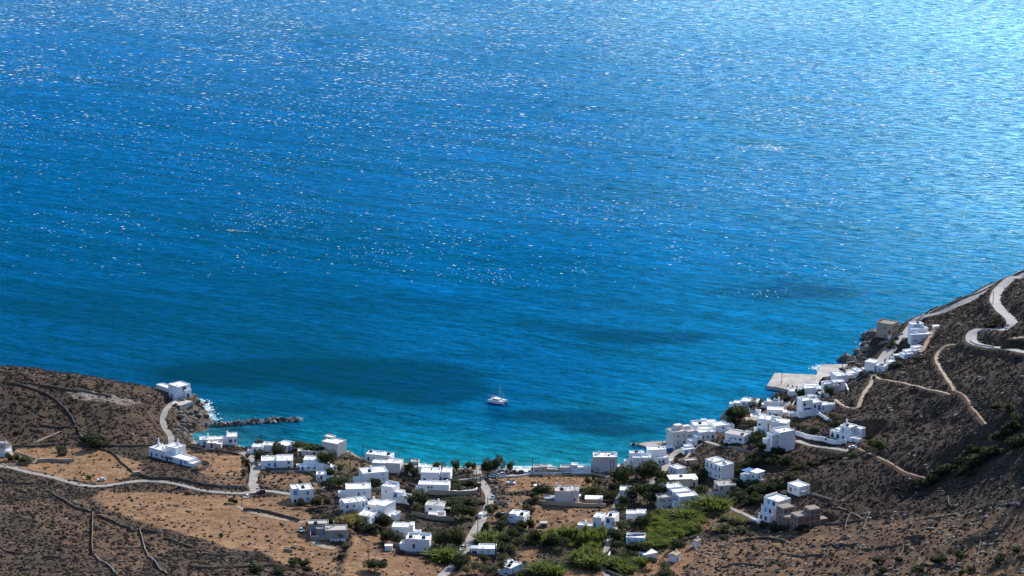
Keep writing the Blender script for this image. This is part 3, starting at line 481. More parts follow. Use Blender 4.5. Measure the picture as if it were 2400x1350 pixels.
# --- harbour quarter
H(1483, 1101, 0, 'wide-roof beach house', 'white house with a wide bright roof deck and a blue-shaded front by the slipway', [(0, 0, 9.4, 5.5, 6.6), (-1.6, 4.5, 7.6, 4, 7.6)], win='', wins=[(0, 'F', 5, 3.8, .6, 1, 'b')], ex=[('wallp', 4.4, 1, 4.8, 4, 6.6, .9), ('tank', 2, 6, 7.7), ('stair', -2.2, .2, 3.6)])
H(1520, 1095, 4, 'ruined-top house', 'tall narrow white house with an unfinished upper floor behind the wide roof', [(0, 5, 7.5, 6, 7.8)], win='F', wc='d', skip=.2)
H(1535, 1093, 8, 'twin-window house', 'white house with two dark windows below a long flat upper storey', [(0, 0, 7.2, 4.5, 4.6), (-1.8, 4.5, 8.6, 5, 7.6)], wins=[(0, 'F', 2.4, 1.6, 1.0, 1.5, 'd'), (0, 'F', 4.4, 1.6, 1.0, 1.5, 'd')], win='')
H(1543, 1061, 6, 'blue seafront wall house', 'low white and blue walled seafront yard beside the slipway', [(0, 0, 9.0, 3, 2.6), (2.4, .6, 5.4, 2.2, 3.2)], win='', wins=[(0, 'F', 1.5, .3, 1.4, 1.8, 'b'), (0, 'F', 5.5, .4, 4.5, 1.9, 'b')])
H(1577, 1056, 24, 'harbour hotel', 'tall grey-white harbour building with rows of small dark windows', [(0, 0, 8.2, 8, 10.0), (8.2, .4, 6.4, 8, 9.2)], wall=LGREY, roof=PINKW, wins=[(0, 'F', u, v, .9, 1.4, 'v') for u in (3.0, 6.4) for v in (6.8, 3.2)] + [(1, 'F', u, 6.2, .9, 1.4, 'v') for u in (1.8, 4.6)] + [(0, 'F', 1.6, .8, .8, .8, 'd'), (1, 'F', 3, 2.6, .9, 1.4, 'd')], win='', ex=[('wallb', 3.6, 4, 4, 3.5, 10.0, 2.0), ('wallb', 9, 5, 4, 3, 9.2, 1.4)])
H(1627, 1021, 12, 'seafront gallery', 'white flat-roofed seafront house right behind the grey harbour building', [(0, 0, 9.0, 8, 5.6)], win='F', wc='l', skip=.4, ex=[('tank', 4, 4, 5.6), ('wallp', 0, 5, 9, 3, 5.6, .9)])
H(1647, 1004, 8, 'pale roof seafront house', 'small white seafront house furthest out on the water side of the row', [(0, 0, 7.6, 5, 3.4)], win='F', wc='l', skip=.5)
H(1677, 1014, 20, 'flat-roof seafront house', 'white seafront house with a broad plain roof and one dark window', [(0, 0, 8.2, 7, 3.8), (5, -2.0, 3, 2, 2.0)], win='', wins=[(0, 'F', 4.6, 1.6, .8, 1.0, 'b')])
H(1640, 1033, 22, 'stepped seafront house', 'white stepped house between the harbour road and the seafront row', [(0, 0, 6.2, 5.5, 4.6), (3.0, 4.4, 6.4, 5, 4.6), (6.2, .4, 3.6, 3.4, 4.0)], win='F', wc='d', skip=.4)
H(1617, 1047, 24, 'dark porch house', 'white house with a dark shaded porch directly above the road', [(0, 0, 4.4, 5, 3.4), (4.4, .6, 3.6, 5, 4.8)], win='', wins=[(1, 'F', 1.6, .4, 2.6, 2.4, 'd'), (0, 'F', 2, 1.2, .8, 1, 'l')])
H(1603, 1066, 22, 'roadside white room', 'small white room and pale blue roof on the downhill side of the road', [(0, 0, 6.4, 4, 2.8), (2.5, 3.4, 4, 3, 3.4)], win='F', wc='l', roof=WROOF)
H(1606, 1090, 12, 'earth-roof ruin', 'low brown ruin with a flat earthen roof under the road', [(0, 0, 6.4, 4.5, 2.4)], wall=OCHRE, roof=SCREED, win='F', wc='d', cat='ruin')
H(1744, 1041, -32, 'cream courtyard house', 'cream one-storey house with five small windows above the hill lane', [(-11.4, 0, 11.4, 8, 4.4)], wall=WHITE, roof=SCREED, wins=[(0, 'F', 3.4, 1.2, .8, 1.0, 'd'), (0, 'F', 4.8, 2.0, .6, .8, 'd'), (0, 'F', 6.4, 1.6, .7, 1.0, 'd'), (0, 'F', 9.2, 1.6, 1.4, 1.0, 'r'), (0, 'R', 2, 1.8, .9, 1.0, 'b'), (0, 'R', 5, 1.8, .8, 1.2, 'b')], win='', ex=[('tank', -2, 2, 4.4)])
H(1803, 1020, -27, 'tall plain villa', 'tall white villa with a narrow recess down its plain front', [(-7.0, 0, 7.0, 8, 8.4), (.8, .4, 7.6, 7.4, 7.6)], wins=[(0, 'F', 1.4, 4.4, 1.6, 1.4, 'v'), (1, 'F', 6.0, 4.2, .8, 1.4, 'd'), (1, 'R', 2, 4.6, .7, 1.1, 'd'), (0, 'F', .9, 1.0, 1.2, 1.9, 'l'), (0, 'F', 3.8, 1.0, 1.2, 1.9, 'l')], win='', ex=[('chim', -3, 1, 8.4, 1.6), ('canopy', 5.6, -.6, 7.8, 4, 6, 'w'), ('wallb', -1.2, 5, 6, .3, 8.4, .8)])
H(1827, 1060, 30, 'four-storey slope house', 'tall narrow white house stepping down the slope with side balconies', [(0, 0, 9.4, 7.6, 10.4), (-3.4, 2, 3.4, 5, 9.0), (-4.8, 4.4, 2, 4, 6)], wins=[(0, 'L', 1.4, 7.6, 1.0, 1.5, 'v'), (0, 'L', 1.4, 4.6, 1.0, 1.5, 'v'), (0, 'L', 1.2, 1.6, 1.0, 1.5, 'v'), (1, 'L', 2.4, 5.2, .9, 1.4, 'v')], win='', ex=[('balc', 0, 'L', .3, 7.2, 2), ('balc', 0, 'L', .3, 4.2, 2), ('wallp', 0, 5, 9.4, 2.4, 10.4, .9)])
H(1752, 967, -18, 'white cliff house', 'white house with dark blue windows on the cliff edge over the bay', [(-4.0, 0, 9.0, 7.5, 6.4), (-8.4, .8, 4.4, 5, 4.8)], wc='v', win='', wins=[(0, 'F', 1.8, 4.2, 1.0, 1.2, 'v'), (1, 'F', 1.2, 2.8, .5, 1, 'v'), (1, 'F', 3, 1.4, .9, 1.2, 'v')])
H(1797, 978, -8, 'awning bungalow', 'white bungalow with a blue-white awning over its door above the terrace', [(0, 0, 8.6, 6.5, 4.4), (8.6, 1, 1.8, 5, 3.0)], wins=[(0, 'F', 1.6, 1.2, .9, 1.4, 'v'), (0, 'F', 5, .4, 2.6, 1.8, 'v')], win='', ex=[('canopy', 2.6, -1.8, 2.7, 3.6, 2.0, 'w')])
H(1797, 956, -6, 'broad terrace house', 'white house with a broad roof terrace behind the awning bungalow', [(0, 0, 8.8, 6.5, 3.8), (-4.2, -.4, 4.2, 5, 2.0)], win='', ex=[('chim', 6.4, 3, 3.8, 1.6), ('junk', .8, 1.0, 3.85, 6, 4)])
H(1759, 982, -4, 'lower white terrace', 'low white terrace with pale blue water tank in front of the bungalow', [(0, 0, 9.4, 6, 1.4), (4.5, 1.2, 4.6, 3, 2.0)], win='', roof=WROOF)
H(1757, 996, 4, 'reed-roof pergola house', 'open pergola with a beige reed roof left of the tall villa', [(6.0, .5, 4, 4, 3.6)], wall=CREAM, roof=REEDR, win='', ex=[('canopy', -2, -1, 2.8, 9, 5.5, 'c')])
H(1880, 979, 18, 'blue-front villa', 'large white villa with bright blue balcony parts above the white lane wall', [(0, 0, 6.0, 7.5, 9.4), (6.0, .6, 5.6, 7, 7.6), (11.6, 1.2, 5.6, 5.5, 5.6), (-1.6, 0, 1.6, 3, 3)], wins=[(0, 'F', 1.2, 6.4, 1.0, 1.5, 'n'), (0, 'F', 3.2, 4.2, 4.2, 1.0, 'b'), (1, 'F', 1.6, 4.4, 1.3, 1.8, 'v'), (1, 'F', 4.0, 3.4, 1.1, 2.2, 'b'), (2, 'F', 1.0, 3.0, .9, 1.5, 'l')], win='', ex=[('balc', 1, 'F', .3, 3.0, 4.6), ('wallp', 1.5, 5, 9, 2, 9.4, .8), ('chim', 4.5, 1.2, 9.4, 1.2)])
H(1886, 932, 12, 'stepped quay house', 'white stepped house with roof walls just above the quay', [(0, 0, 6.4, 5.5, 5.4), (6.4, 1.5, 5.8, 4.5, 4.4), (2, 5.5, 8, 4, 5.2)], win='F', wc='d', skip=.5)
H(1908, 935, 14, 'tree-side annex', 'low white annex right of the stepped quay house', [(3.2, -1, 5.2, 4, 3.0), (0, -2.2, 3, 3, 2.0)], win='', roof=WROOF)
H(1850, 929, 4, 'waterside cabin', 'low white cabin with a small chimney on the water side below the quay', [(0, 0, 7.6, 5.5, 3.0)], win='', ex=[('chim', 1.0, 3.5, 3.0, 1.6)])
H(1948, 921, 16, 'round-front house', 'white house with a rounded beige front wall above the quay', [(-3.2, 2, 6.0, 5, 5.0), (2.4, 1.6, 6.2, 4.6, 5.6), (1.0, -1.4, 3.4, 2.8, 4.6)], win='', wins=[(1, 'F', 3, 3.2, 1.2, 1.6, 'd')], wall=WHITE, roof=WROOF, ex=[('wallp', -3, 4, 11, 2, 5.0, 1.0)])
H(1962, 899, 22, 'bright patio house', 'bright white patio house on the slope directly behind the quay ramp', [(0, 0, 6.8, 6, 4.4), (6.2, 1.4, 4.6, 4.6, 3.6), (1, 6, 6, 4, 4.2)], win='F', wc='d', skip=.6)
H(1992, 887, 22, 'low terrace row', 'row of low white terraces rising toward the square white house', [(0, 0, 5.4, 5, 3.0), (5.4, .6, 5.2, 5, 3.4), (10.2, 1.2, 4.4, 4.6, 3.8)], win='', roof=WROOF)
H(2049, 873, -30, 'square hill house', 'square white house with a sunlit right wall below the coast road', [(-6.0, 0, 6.0, 7.4, 5.6), (0, 1.6, 5.2, 6.2, 3.8)], wins=[(0, 'R', 1.2, 1.2, .7, 1.6, 'd'), (1, 'F', 2.6, 1.0, 1.2, 1.2, 'l'), (1, 'R', 3, .9, .9, 1.2, 'd')], win='', ex=[('junk', 0.5, 3, 3.9, 3.6, 4)])
H(2086, 861, 26, 'small roadside cube', 'small white cube between the square hill house and the terraced row', [(0, 0, 4.2, 4.4, 3.2)], win='', roof=WROOF)
H(2098, 852, 26, 'first row terrace', 'lowest of the white terraced rooms stepping up beside the coast road', [(0, 0, 5.6, 5, 2.8), (3.4, 3.6, 5.0, 4, 3.2)], win='')
H(2119, 842, 24, 'middle row terrace', 'middle of the white terraced rooms stepping up beside the coast road', [(0, 0, 6.0, 5, 2.8), (3.4, 3.6, 5.4, 4, 3.4)], win='', wins=[(0, 'F', 3, .6, .9, 1.2, 'l')])
H(2140, 833, 22, 'upper row terrace', 'highest of the white terraced rooms stepping up beside the coast road', [(0, 0, 6.6, 5, 2.8), (2.6, 3.8, 5.8, 4, 3.4)], win='', wins=[(0, 'F', 4, .6, .9, 1.2, 'l')])
H(2135, 809, 12, 'stepped coast road villa', 'white villa of three stepped levels below the bend of the coast road', [(0, 0, 12.6, 5.5, 6.2), (2.0, 5.5, 10.4, 4.5, 8.0), (3.6, 10, 7.6, 5.5, 9.6)], wins=[(0, 'F', 1.8, 1.8, .5, 1.2, 'd'), (0, 'F', 3.2, 1.8, .5, 1.2, 'd'), (2, 'F', 3.0, 8.2, 3.4, .8, 'l')], win='', ex=[('junk', 5.6, 6, 8.1, 5, 3), ('tank', 8, 12, 9.6)])
H(2190, 772, 20, 'trail-top hut', 'tiny white hut beside a green bush at the top of the stone steps', [(0, 0, 3.6, 3, 1.6)], win='', cat='hut', name='hut', par=False)
H(2090, 795, -34, 'ochre stone mansion', 'tall ochre stone building with red roof pots standing on the sea cliff', [(-10.2, 0, 10.2, 8.6, 9.0)], wall=OCHRE, roof=LSTONE, wins=[(0, 'F', 5.4, 5.6, 1.5, 1.1, 'd'), (0, 'F', 5.8, .8, 1.4, 1.0, 'd'), (0, 'F', 8.6, 3, 1, 2.0, 'n'), (0, 'R', 1.8, 5.8, .8, 1.3, 'n'), (0, 'R', 4.2, 5.8, .8, 1.3, 'n'), (0, 'R', 6.6, 5.8, .8, 1.3, 'n'), (0, 'R', 2.0, 2.0, .9, 1.5, 'n'), (0, 'R', 5, 2.0, .9, 1.5, 'n')], win='', ex=[('pots', -9.6, 1.0, 9.0, 7), ('stair', -1.8, -1.4, 4.5)])
H(1984, 1034, -44, 'arched hillside villa', 'white hillside villa with two dark arches and an outside stair', [(-10.6, 0, 10.6, 3.0, 3.8), (-6.4, 2.6, 6.4, 6.4, 6.6), (-10, 3.0, 3.6, 5, 3.9), (0, .4, 3.0, 9, 2.2), (-6.4, 8.9, 9.0, 3.6, 5.0)], wins=[(0, 'F', 1.6, .2, 1.8, 2.4, 'a'), (0, 'F', 5.0, .2, 1.8, 2.4, 'a'), (0, 'F', 8.4, .5, .9, 1.8, 'd'), (1, 'R', 1.6, 4.2, .6, 1.0, 'v'), (1, 'R', 3.8, 3.0, .9, 1.9, 'v'), (1, 'F', 2.0, 3.6, .8, 1.9, 'v')], win='', ex=[('chim', -6, 8, 6.6, 1.8), ('tank', -3, 5, 6.6), ('railb', -10.4, .1, 3.8, 4.0)])

# the small lean-tos, cisterns and store rooms that crowd round the houses of the dense quarters
_ra = random.Random(44)
for h in HS:
    dense_q = (1590 < h['px'] < 2010 and h['py'] < 1062) or (780 < h['px'] < 960 and 1125 < h['py'] < 1262) or (1470 < h['px'] < 1560 and 1090 < h['py'] < 1104) or (680 < h['px'] < 760 and h['py'] < 1130)
    if not dense_q or h['cat'] != 'house': continue
    x0 = min(b[0] for b in h['blocks']); x1 = max(b[0] + b[2] for b in h['blocks']); y1 = max(b[1] + b[3] for b in h['blocks']); ym = h['blocks'][0][1]; hm_ = max(b[4] for b in h['blocks'])
    add = []
    for k in range(_ra.choice((1, 2, 2))):
        w, d, t = _ra.uniform(2.2, 4.2), _ra.uniform(2.2, 4), _ra.uniform(1.8, max(2.6, hm_ * .6)); side = _ra.choice('LRB')
        if side == 'L': add.append((x0 - w, ym + _ra.uniform(.5, 4), w, d, t))
        elif side == 'R': add.append((x1, ym + _ra.uniform(.5, 4), w, d, t))
        else: add.append((_ra.uniform(x0, x1 - w), y1, w, d, t + 1))
    h['blocks'] = list(h['blocks']) + add
# level the ground under each house
EDGE_LBL = []
for h in HS:
    p = P(h['px'], h['py'], H0 if False else HG)
    h['pos'] = p; th = math.radians(h['yaw']); c, s = math.cos(th), math.sin(th)
    bl = [b for b in h['blocks'] if len(b) < 6]
    x0 = min(b[0] for b in bl) - 0.8; x1 = max(b[0] + b[2] for b in bl) + 0.8
    y0 = min(b[1] for b in bl) - 0.8; y1 = max(b[1] + b[3] for b in bl) + 0.8
    R_ = max(abs(x0), abs(x1), abs(y0), abs(y1)) * 1.5 + 8
    ii = np.where(np.abs(GX - p[0]) < R_)[0]; jj = np.where(np.abs(GY - p[1]) < R_)[0]
    sl = (slice(jj[0], jj[-1] + 1), slice(ii[0], ii[-1] + 1))
    lx = (X[sl] - p[0]) * c + (Y[sl] - p[1]) * s; ly = -(X[sl] - p[0]) * s + (Y[sl] - p[1]) * c
    d = np.hypot(np.maximum(np.maximum(x0 - lx, lx - x1), 0), np.maximum(np.maximum(y0 - ly, ly - y1), 0))
    w = (1 - smooth(0.4, 4.0, d)) * (land[sl] & (dcoast[sl] > 1.5)) * (1 - CLEAR[sl])
    HG[sl] = HG[sl] * (1 - w) + p[2] * w
    CL2 = (1 - smooth(0.0, 0.8, d)); h['_cl'] = (sl, CL2)
for h in HS:
    sl, c2 = h['_cl']; CLEAR[sl] = np.maximum(CLEAR[sl], c2)

# ------------------------------------------------------------------ houses: building
UNIT = {}
def unit(key, fn):
    if key not in UNIT: UNIT[key] = fn()
    return UNIT[key]
def frame_mesh(m):
    def f():
        b = MB(); t = .1
        b.box(-.5, -.09, 0, -.5 + t, 0.02, 1); b.box(.5 - t, -.09, 0, .5, 0.02, 1)
        b.box(-.5 + t, -.085, 1 - t, .5 - t, 0.02, 1); b.box(-.5 + t, -.12, 0, .5 - t, 0.02, .06)
        return b.me('window', m)
    return unit('fr' + m.name, f)
def pane_mesh(m):
    def f():
        b = MB(); b.box(-.42, -.035, .05, -.005, -.002, .92); b.box(.005, -.035, .05, .42, -.002, .92)
        return b.me('pane', m)
    return unit('pn' + m.name, f)
def arch_mesh():
    def f():
        b = MB(); V = []; n = 10
        for yy in (-.06, 0.02):
            V += [(-.5, yy, 0), (.5, yy, 0)] + [(.5 * math.cos(math.pi * k / n), yy, .55 + .45 * math.sin(math.pi * k / n)) for k in range(n + 1)]
        N = n + 3
        F = [tuple(range(N))] + [(k, k + N, (k + 1) % N + N, (k + 1) % N) for k in range(N)]
        b.add(V, F); return b.me('arch', DARK)
    return unit('arch', f)
WCOL = {'b': (BLUEP, BLUEP), 'v': (WHITE, DBLUE), 'd': (GREY, DARK), 'l': (LBLUE, LBLUE), 't': (TURQ, TURQ), 'r': (BROWN, REDP), 'n': (BROWN, BROWN), 'w': (WHITE, WHITE)}
def put_on(o, blk, face, u, v, wd, ht, parent, off=0.0):
    x0, y0, w, d = blk[:4]
    if face == 'F': loc = (x0 + u, y0 - off, v); rz = 0
    elif face == 'R': loc = (x0 + w + off, y0 + u, v); rz = math.pi / 2
    elif face == 'L': loc = (x0 - off, y0 + u, v); rz = -math.pi / 2
    o.location = loc; o.rotation_euler = (0, 0, rz); o.scale = (wd, 1, ht); o.parent = parent
def add_window(root, blk, face, u, v, wd, ht, code):
    if code != 'a' and wd < 1.6: wd *= 1.15; ht *= 1.12
    if code == 'a':
        o = mobj('arch', arch_mesh()); put_on(o, blk, face, u, v, wd, ht, root); return
    fm, pm = WCOL[code]
    nm = 'door' if v < .35 and ht > 1.6 else 'window'
    o = mobj(nm, frame_mesh(fm)); put_on(o, blk, face, u, v, wd, ht, root)
    p = mobj('pane', pane_mesh(pm), o)
def wall_block(x0, y0, w, d, h, par):
    b = MB(); z0 = -4.0
    if not par:
        b.box(x0, y0, z0, x0 + w, y0 + d, h); return b, None
    t = .28; r = h - .38
    V = []
    for (zz, i) in ((z0, 0), (h, 0), (h, t), (r, t)):
        V += [(x0 + i, y0 + i, zz), (x0 + w - i, y0 + i, zz), (x0 + w - i, y0 + d - i, zz), (x0 + i, y0 + d - i, zz)]
    F = []
    for L in range(3):
        for k in range(4):
            F.append((L * 4 + k, L * 4 + (k + 1) % 4, L * 4 + 4 + (k + 1) % 4, L * 4 + 4 + k))
    b.add(V, F)
    q = MB(); q.box(x0 + t + .003, y0 + t + .003, r - .25, x0 + w - t - .003, y0 + d - t - .003, r + .02)
    return b, q
def rail(root, pts, m=None, h=1.0):
    b = MB()
    for p, q in zip(pts[:-1], pts[1:]):
        p = Vector(p); q = Vector(q)
        b.tube(p + Vector((0, 0, h)), q + Vector((0, 0, h)), .05, n=4)
        n = max(2, int((q - p).length / .5))
        for k in range(n + 1):
            c = p.lerp(q, k / n); b.tube(c, c + Vector((0, 0, h)), .03, n=4)
    return b.build('railing', m or DBLUE, root)
rng_h = random.Random(3)
for hi, h in enumerate(HS):
    p = h['pos']
    root = empty(h['name'], (p[0], p[1], p[2]), math.radians(h['yaw']))
    tag(root, h['label'], h['cat'], h['group']); h['root'] = root
    BL = h['blocks']
    for bi, blk in enumerate(BL):
        x0, y0, w, d, ht = blk[:5]
        e = 0.004 * (bi + 1) * (hi % 5 + 1)
        b, q = wall_block(x0 + e, y0 + e, w - 2 * e + .012, d - 2 * e + .012, ht + e, h['par'] and ht > 1.3 and d > 1 and w > 1)
        mm = h['wall']
        if h['short'] == 'round-front house' and bi == 2: mm = CREAM
        o = b.build('wall', mm, root)
        if q: q.build('roof', h['roof'], root)
        elif ht > 1.3 and d > 1 and w > 1:
            q = MB(); q.box(x0 - .12, y0 - .12, ht + .03, x0 + w + .12, y0 + d + .12, ht + .2); q.build('roof', h['roof'], root)
        # small roof clutter
    if h['par']:
        for blk in BL:
            x0, y0, w, d, ht = blk[:5]
            if w * d > 24 and ht > 2.5:
                for _ in range(rng_h.choice((0, 1, 1, 2, 3))):
                    xx = x0 + rng_h.uniform(.8, w - 1.2); yy = y0 + rng_h.uniform(.8, d - 1.2)
                    b = MB(); k = rng_h.random()
                    if k < .35: b.box(xx, yy, ht - .4, xx + .5, yy + .5, ht + .55); b.box(xx - .06, yy - .06, ht + .55, xx + .56, yy + .56, ht + .65); b.build('chimney', h['wall'], root)
                    elif k < .7: b.cyl(xx, yy, ht - .36, ht + .45, .32, .3, 8); b.build('water_tank', rng_h.choice((METAL, DARK, WHITE)), root)
                    else: b.box(xx, yy, ht - .36, xx + 1.1, yy + .6, ht - .1); b.build('roof_hatch', rng_h.choice((SCREED, GREY, LBLUE)), root)
    # paved plinth with a low parapet in front of some houses, steps down from it
    x0, y0, w, d, ht = BL[0][:5]
    if h['par'] and ht > 2.8 and rng_h.random() < .55 and w > 4 and h['short'] not in ('blue door cottage', 'big lit-wall house', 'headland chapel house'):
        dp = rng_h.uniform(1.6, 3.0); pw = w * rng_h.uniform(.5, 1.0); px_ = x0 + rng_h.uniform(0, w - pw) if pw < w else x0
        b = MB(); b.box(px_, y0 - dp, -3.0, px_ + pw, y0 - .01, .12); b.build('patio', rng_h.choice((WROOF, WHITE, CONC, LSTONE)), root)
        b = MB(); b.box(px_ - .15, y0 - dp - .2, -3.0, px_ + pw + .15, y0 - dp - .004, .75); b.box(px_ - .2, y0 - dp, -3.0, px_ - .004, y0 - .02, .75); b.build('patio_wall', rng_h.choice((WHITE, WHITE, LSTONE)), root)
        if rng_h.random() < .5:
            b = MB(); mx_ = px_ + pw * rng_h.uniform(.2, .8); b.box(mx_ - .7, y0 - dp * .6 - .4, .12, mx_ + .7, y0 - dp * .6 + .4, .85); b.build('outdoor_table', rng_h.choice((BLUEP, WHITE, BROWN)), root)
    for (bi, face, u, v, wd, hh, code) in h['wins']: add_window(root, BL[bi], face, u, v, wd, hh, code)
    if h['win']:
        for bi, blk in enumerate(BL):
            x0, y0, w, d, ht = blk[:5]
            if ht < 2.2: continue
            for f in h['win']:
                Lf = w if f == 'F' else d
                n = int(Lf / 2.9)
                for k in range(n):
                    u = (k + .5) * Lf / n + rng_h.uniform(-.3, .3)
                    wx, wy = {'F': (x0 + u, y0 - .3), 'R': (x0 + w + .3, y0 + u), 'L': (x0 - .3, y0 + u)}[f]
                    if any(b2[0] < wx < b2[0] + b2[2] and b2[1] < wy < b2[1] + b2[3] and b2 is not blk for b2 in BL): continue
                    for fl in range(max(1, int((ht - .2) / 2.9))):
                        if rng_h.random() < h['skip']: continue
                        if fl == 0 and k % 3 == 0: add_window(root, blk, f, u, .15, .95, 1.95, h['wc'])
                        else: add_window(root, blk, f, u, 1.1 + 2.9 * fl, .9, 1.1, h['wc'])
    for e in h['ex']:
        k = e[0]; b = MB()
        if k == 'chim':
            _, x, y, z, H_ = e; b.box(x - .3, y - .3, z - .5, x + .3, y + .3, z + H_); b.box(x - .38, y - .38, z + H_, x + .38, y + .38, z + H_ + .12); b.build('chimney', h['wall'], root)
        elif k == 'cone':
            _, x, y, z, H_ = e; b.cyl(x, y, z - .5, z + H_ * .4, .95, .6, 10); b.cyl(x, y, z + H_ * .4, z + H_, .6, .18, 10); b.build('chimney', WHITE, root, smoothf=True)
        elif k == 'tank':
            _, x, y, z = e; b.tube((x - .7, y, z + .75), (x + .7, y, z + .75), .26, n=10); b.build('water_tank', METAL, root)
            b = MB(); b.add([(x - .9, y - 1.5, z - .3), (x + .9, y - 1.5, z - .3), (x + .9, y - .1, z + .55), (x - .9, y - .1, z + .55), (x - .9, y - 1.5, z - .38), (x + .9, y - 1.5, z - .38), (x + .9, y - .1, z + .45), (x - .9, y - .1, z + .45)], [(0, 1, 2, 3), (7, 6, 5, 4), (0, 4, 5, 1), (1, 5, 6, 2), (2, 6, 7, 3), (3, 7, 4, 0)])
            b.build('solar_panel', DARK, root)
        elif k in ('canopy', 'canopyb'):
            if k == 'canopyb': _, x, y, z, w, d = e; c = BLUEP
            else: _, x, y, z, w, d, c = e; c = {'n': BROWN, 'c': REEDR, 'w': WHITE, 'r': REDP}[c]
            b.box(x, y, z, x + w, y + d, z + .14); b.build('canopy', c, root)
            for xx in (x + .12, x + w - .12):
                b = MB(); b.tube((xx, y + .12, -0.5 if z < 5 else z - 2.2), (xx, y + .12, z), .07, n=5); b.build('post', WHITE, root)
        elif k == 'slab':
            _, x, y, z, w, d = e; b.box(x, y, z + .06, x + w, y + d, z + .28); b.build('roof_slab', h['roof'], root)
        elif k == 'vault':
            _, x, y, w, d, z = e; n = 10; V = []
            for xx in (x - .1, x + w + .1):
                V += [(xx, y + d / 2 - (d / 2 + .1) * math.cos(math.pi * i / n), z + 2.3 * math.sin(math.pi * i / n)) for i in range(n + 1)]
            F = [(i, i + 1, n + 2 + i, n + 1 + i) for i in range(n)] + [tuple(range(n + 1)), tuple(range(2 * n + 1, n, -1))]
            b.add(V, F); b.build('vault', GREY, root)
        elif k == 'gable':
            _, x, y, w, d, z = e
            b.add([(x - .1, y - .1, z + .2), (x + w + .1, y - .1, z + .2), (x + w + .1, y + d + .1, z + .2), (x - .1, y + d + .1, z + .2), (x + w / 2, y - .1, z + .8), (x + w / 2, y + d + .1, z + .8)], [(0, 3, 5, 4), (1, 4, 5, 2), (0, 4, 1), (2, 5, 3)]); b.build('roof', h['roof'], root)
        elif k == 'bell':
            _, x, y, z = e
            b.box(x - .5, y - .15, z - .4, x - .25, y + .15, z + 1.1); b.box(x + .25, y - .15, z - .4, x + .5, y + .15, z + 1.1); b.box(x - .5, y - .15, z + 1.1, x + .5, y + .15, z + 1.4); b.box(x - .12, y - .1, z + 1.4, x + .12, y + .1, z + 1.9); b.build('bell_arch', WHITE, root)
        elif k == 'balc':
            _, bi, f, u, v, L = e; x0, y0, w, d = BL[bi][:4]
            if f == 'F': b.box(x0 + u, y0 - 1.1, v - .15, x0 + u + L, y0 - .01, v); pts = [(x0 + u + .05, y0 - .02, v), (x0 + u + .05, y0 - 1.05, v), (x0 + u + L - .05, y0 - 1.05, v), (x0 + u + L - .05, y0 - .02, v)]
            elif f == 'L': b.box(x0 - 1.1, y0 + u, v - .15, x0 - .01, y0 + u + L, v); pts = [(x0 - .02, y0 + u + .05, v), (x0 - 1.05, y0 + u + .05, v), (x0 - 1.05, y0 + u + L - .05, v), (x0 - .02, y0 + u + L - .05, v)]
            else: b.box(x0 + w + .01, y0 + u, v - .15, x0 + w + 1.1, y0 + u + L, v); pts = [(x0 + w + .02, y0 + u + .05, v), (x0 + w + 1.05, y0 + u + .05, v), (x0 + w + 1.05, y0 + u + L - .05, v), (x0 + w + .02, y0 + u + L - .05, v)]
            o = b.build('balcony', WHITE, root); r_ = rail(o, pts)
        elif k == 'railb':
            _, x, y, z, L = e; rail(root, [(x, y + 3, z), (x, y, z), (x + L, y, z)], BLUEP, 1.0)
        elif k == 'stair':
            _, x, y, H_ = e; n = 12
            for i in range(n): b.box(x, y + i * .28, -1.5, x + 1.0, y + (i + 1) * .28 + (.01 if i < n - 1 else 0), H_ * (i + 1) / n)
            b.build('stair', WHITE, root)
        elif k == 'wallp':      # raised back parapet / screen wall
            _, x, y, w, d, z, H_ = e; b.box(x + .31, y + d - .3, z - .36, x + w - .31, y + d - .05, z + H_ * .5); b.box(x + .31, y, z - .36, x + .56, y + d - .31, z + H_ * .4); b.build('parapet', WHITE, root)
        elif k == 'wallb':
            _, x, y, w, d, z, H_ = e; b.box(x + .1, y, z - .37, x + w, y + max(d, .3), z + H_); b.build('roof_room', h['wall'], root)
        elif k == 'terr':
            _, x, y, w, d, z = e; b.box(x, y, z - .4, x + w, y + d, z - .25); b.box(x, y, z - .25, x + .15, y + d, z + .5); b.box(x + .15, y, z - .25, x + w, y + .15, z + .5); b.build('terrace', BLUEP, root)
        elif k == 'retain':
            _, x, y, w, dp = e; b.box(x - .2, y - .3, -dp, x + w + .2, y - .005, 1.2); b.build('retaining_wall', WHITE, root)
        elif k == 'tile':
            _, x, y, z, w, d = e; b.box(x, y, z, x + w, y + d, z + .14); b.build('tile_patch', TILE, root)
        elif k == 'band':
            _, x, y, z, w, d = e; b.add([(x, y - 1.4, z - .12), (x + w, y + .9, z - .12), (x + w, y + .9 + d, z - .12), (x, y - 1.4 + d, z - .12), (x, y - 1.4, z + .08), (x + w, y + .9, z + .08), (x + w, y + .9 + d, z + .08), (x, y - 1.4 + d, z + .08)], [(4, 5, 6, 7), (0, 1, 5, 4), (1, 2, 6, 5), (2, 3, 7, 6), (3, 0, 4, 7)]); b.build('roof_band', DBLUE, root)
        elif k == 'arc':
            _, x, y, w, d, z = e; n = 8; V = []
            for rr in (0, .12):
                for xx in (x, x + w):
                    V += [(xx, y + d * i / n, z + 1.0 * math.sin(math.pi * .5 * i / n) + rr) for i in range(n + 1)]
            m1 = n + 1
            F = [(i, i + 1, m1 + i + 1, m1 + i) for i in range(n)] + [(2 * m1 + i, 3 * m1 + i, 3 * m1 + i + 1, 2 * m1 + i + 1) for i in range(n)] + [(0, m1, 3 * m1, 2 * m1)]
            b.add(V, F); b.build('awning', CREAM, root)
        elif k == 'junk':
            _, x, y, z, w, d = e
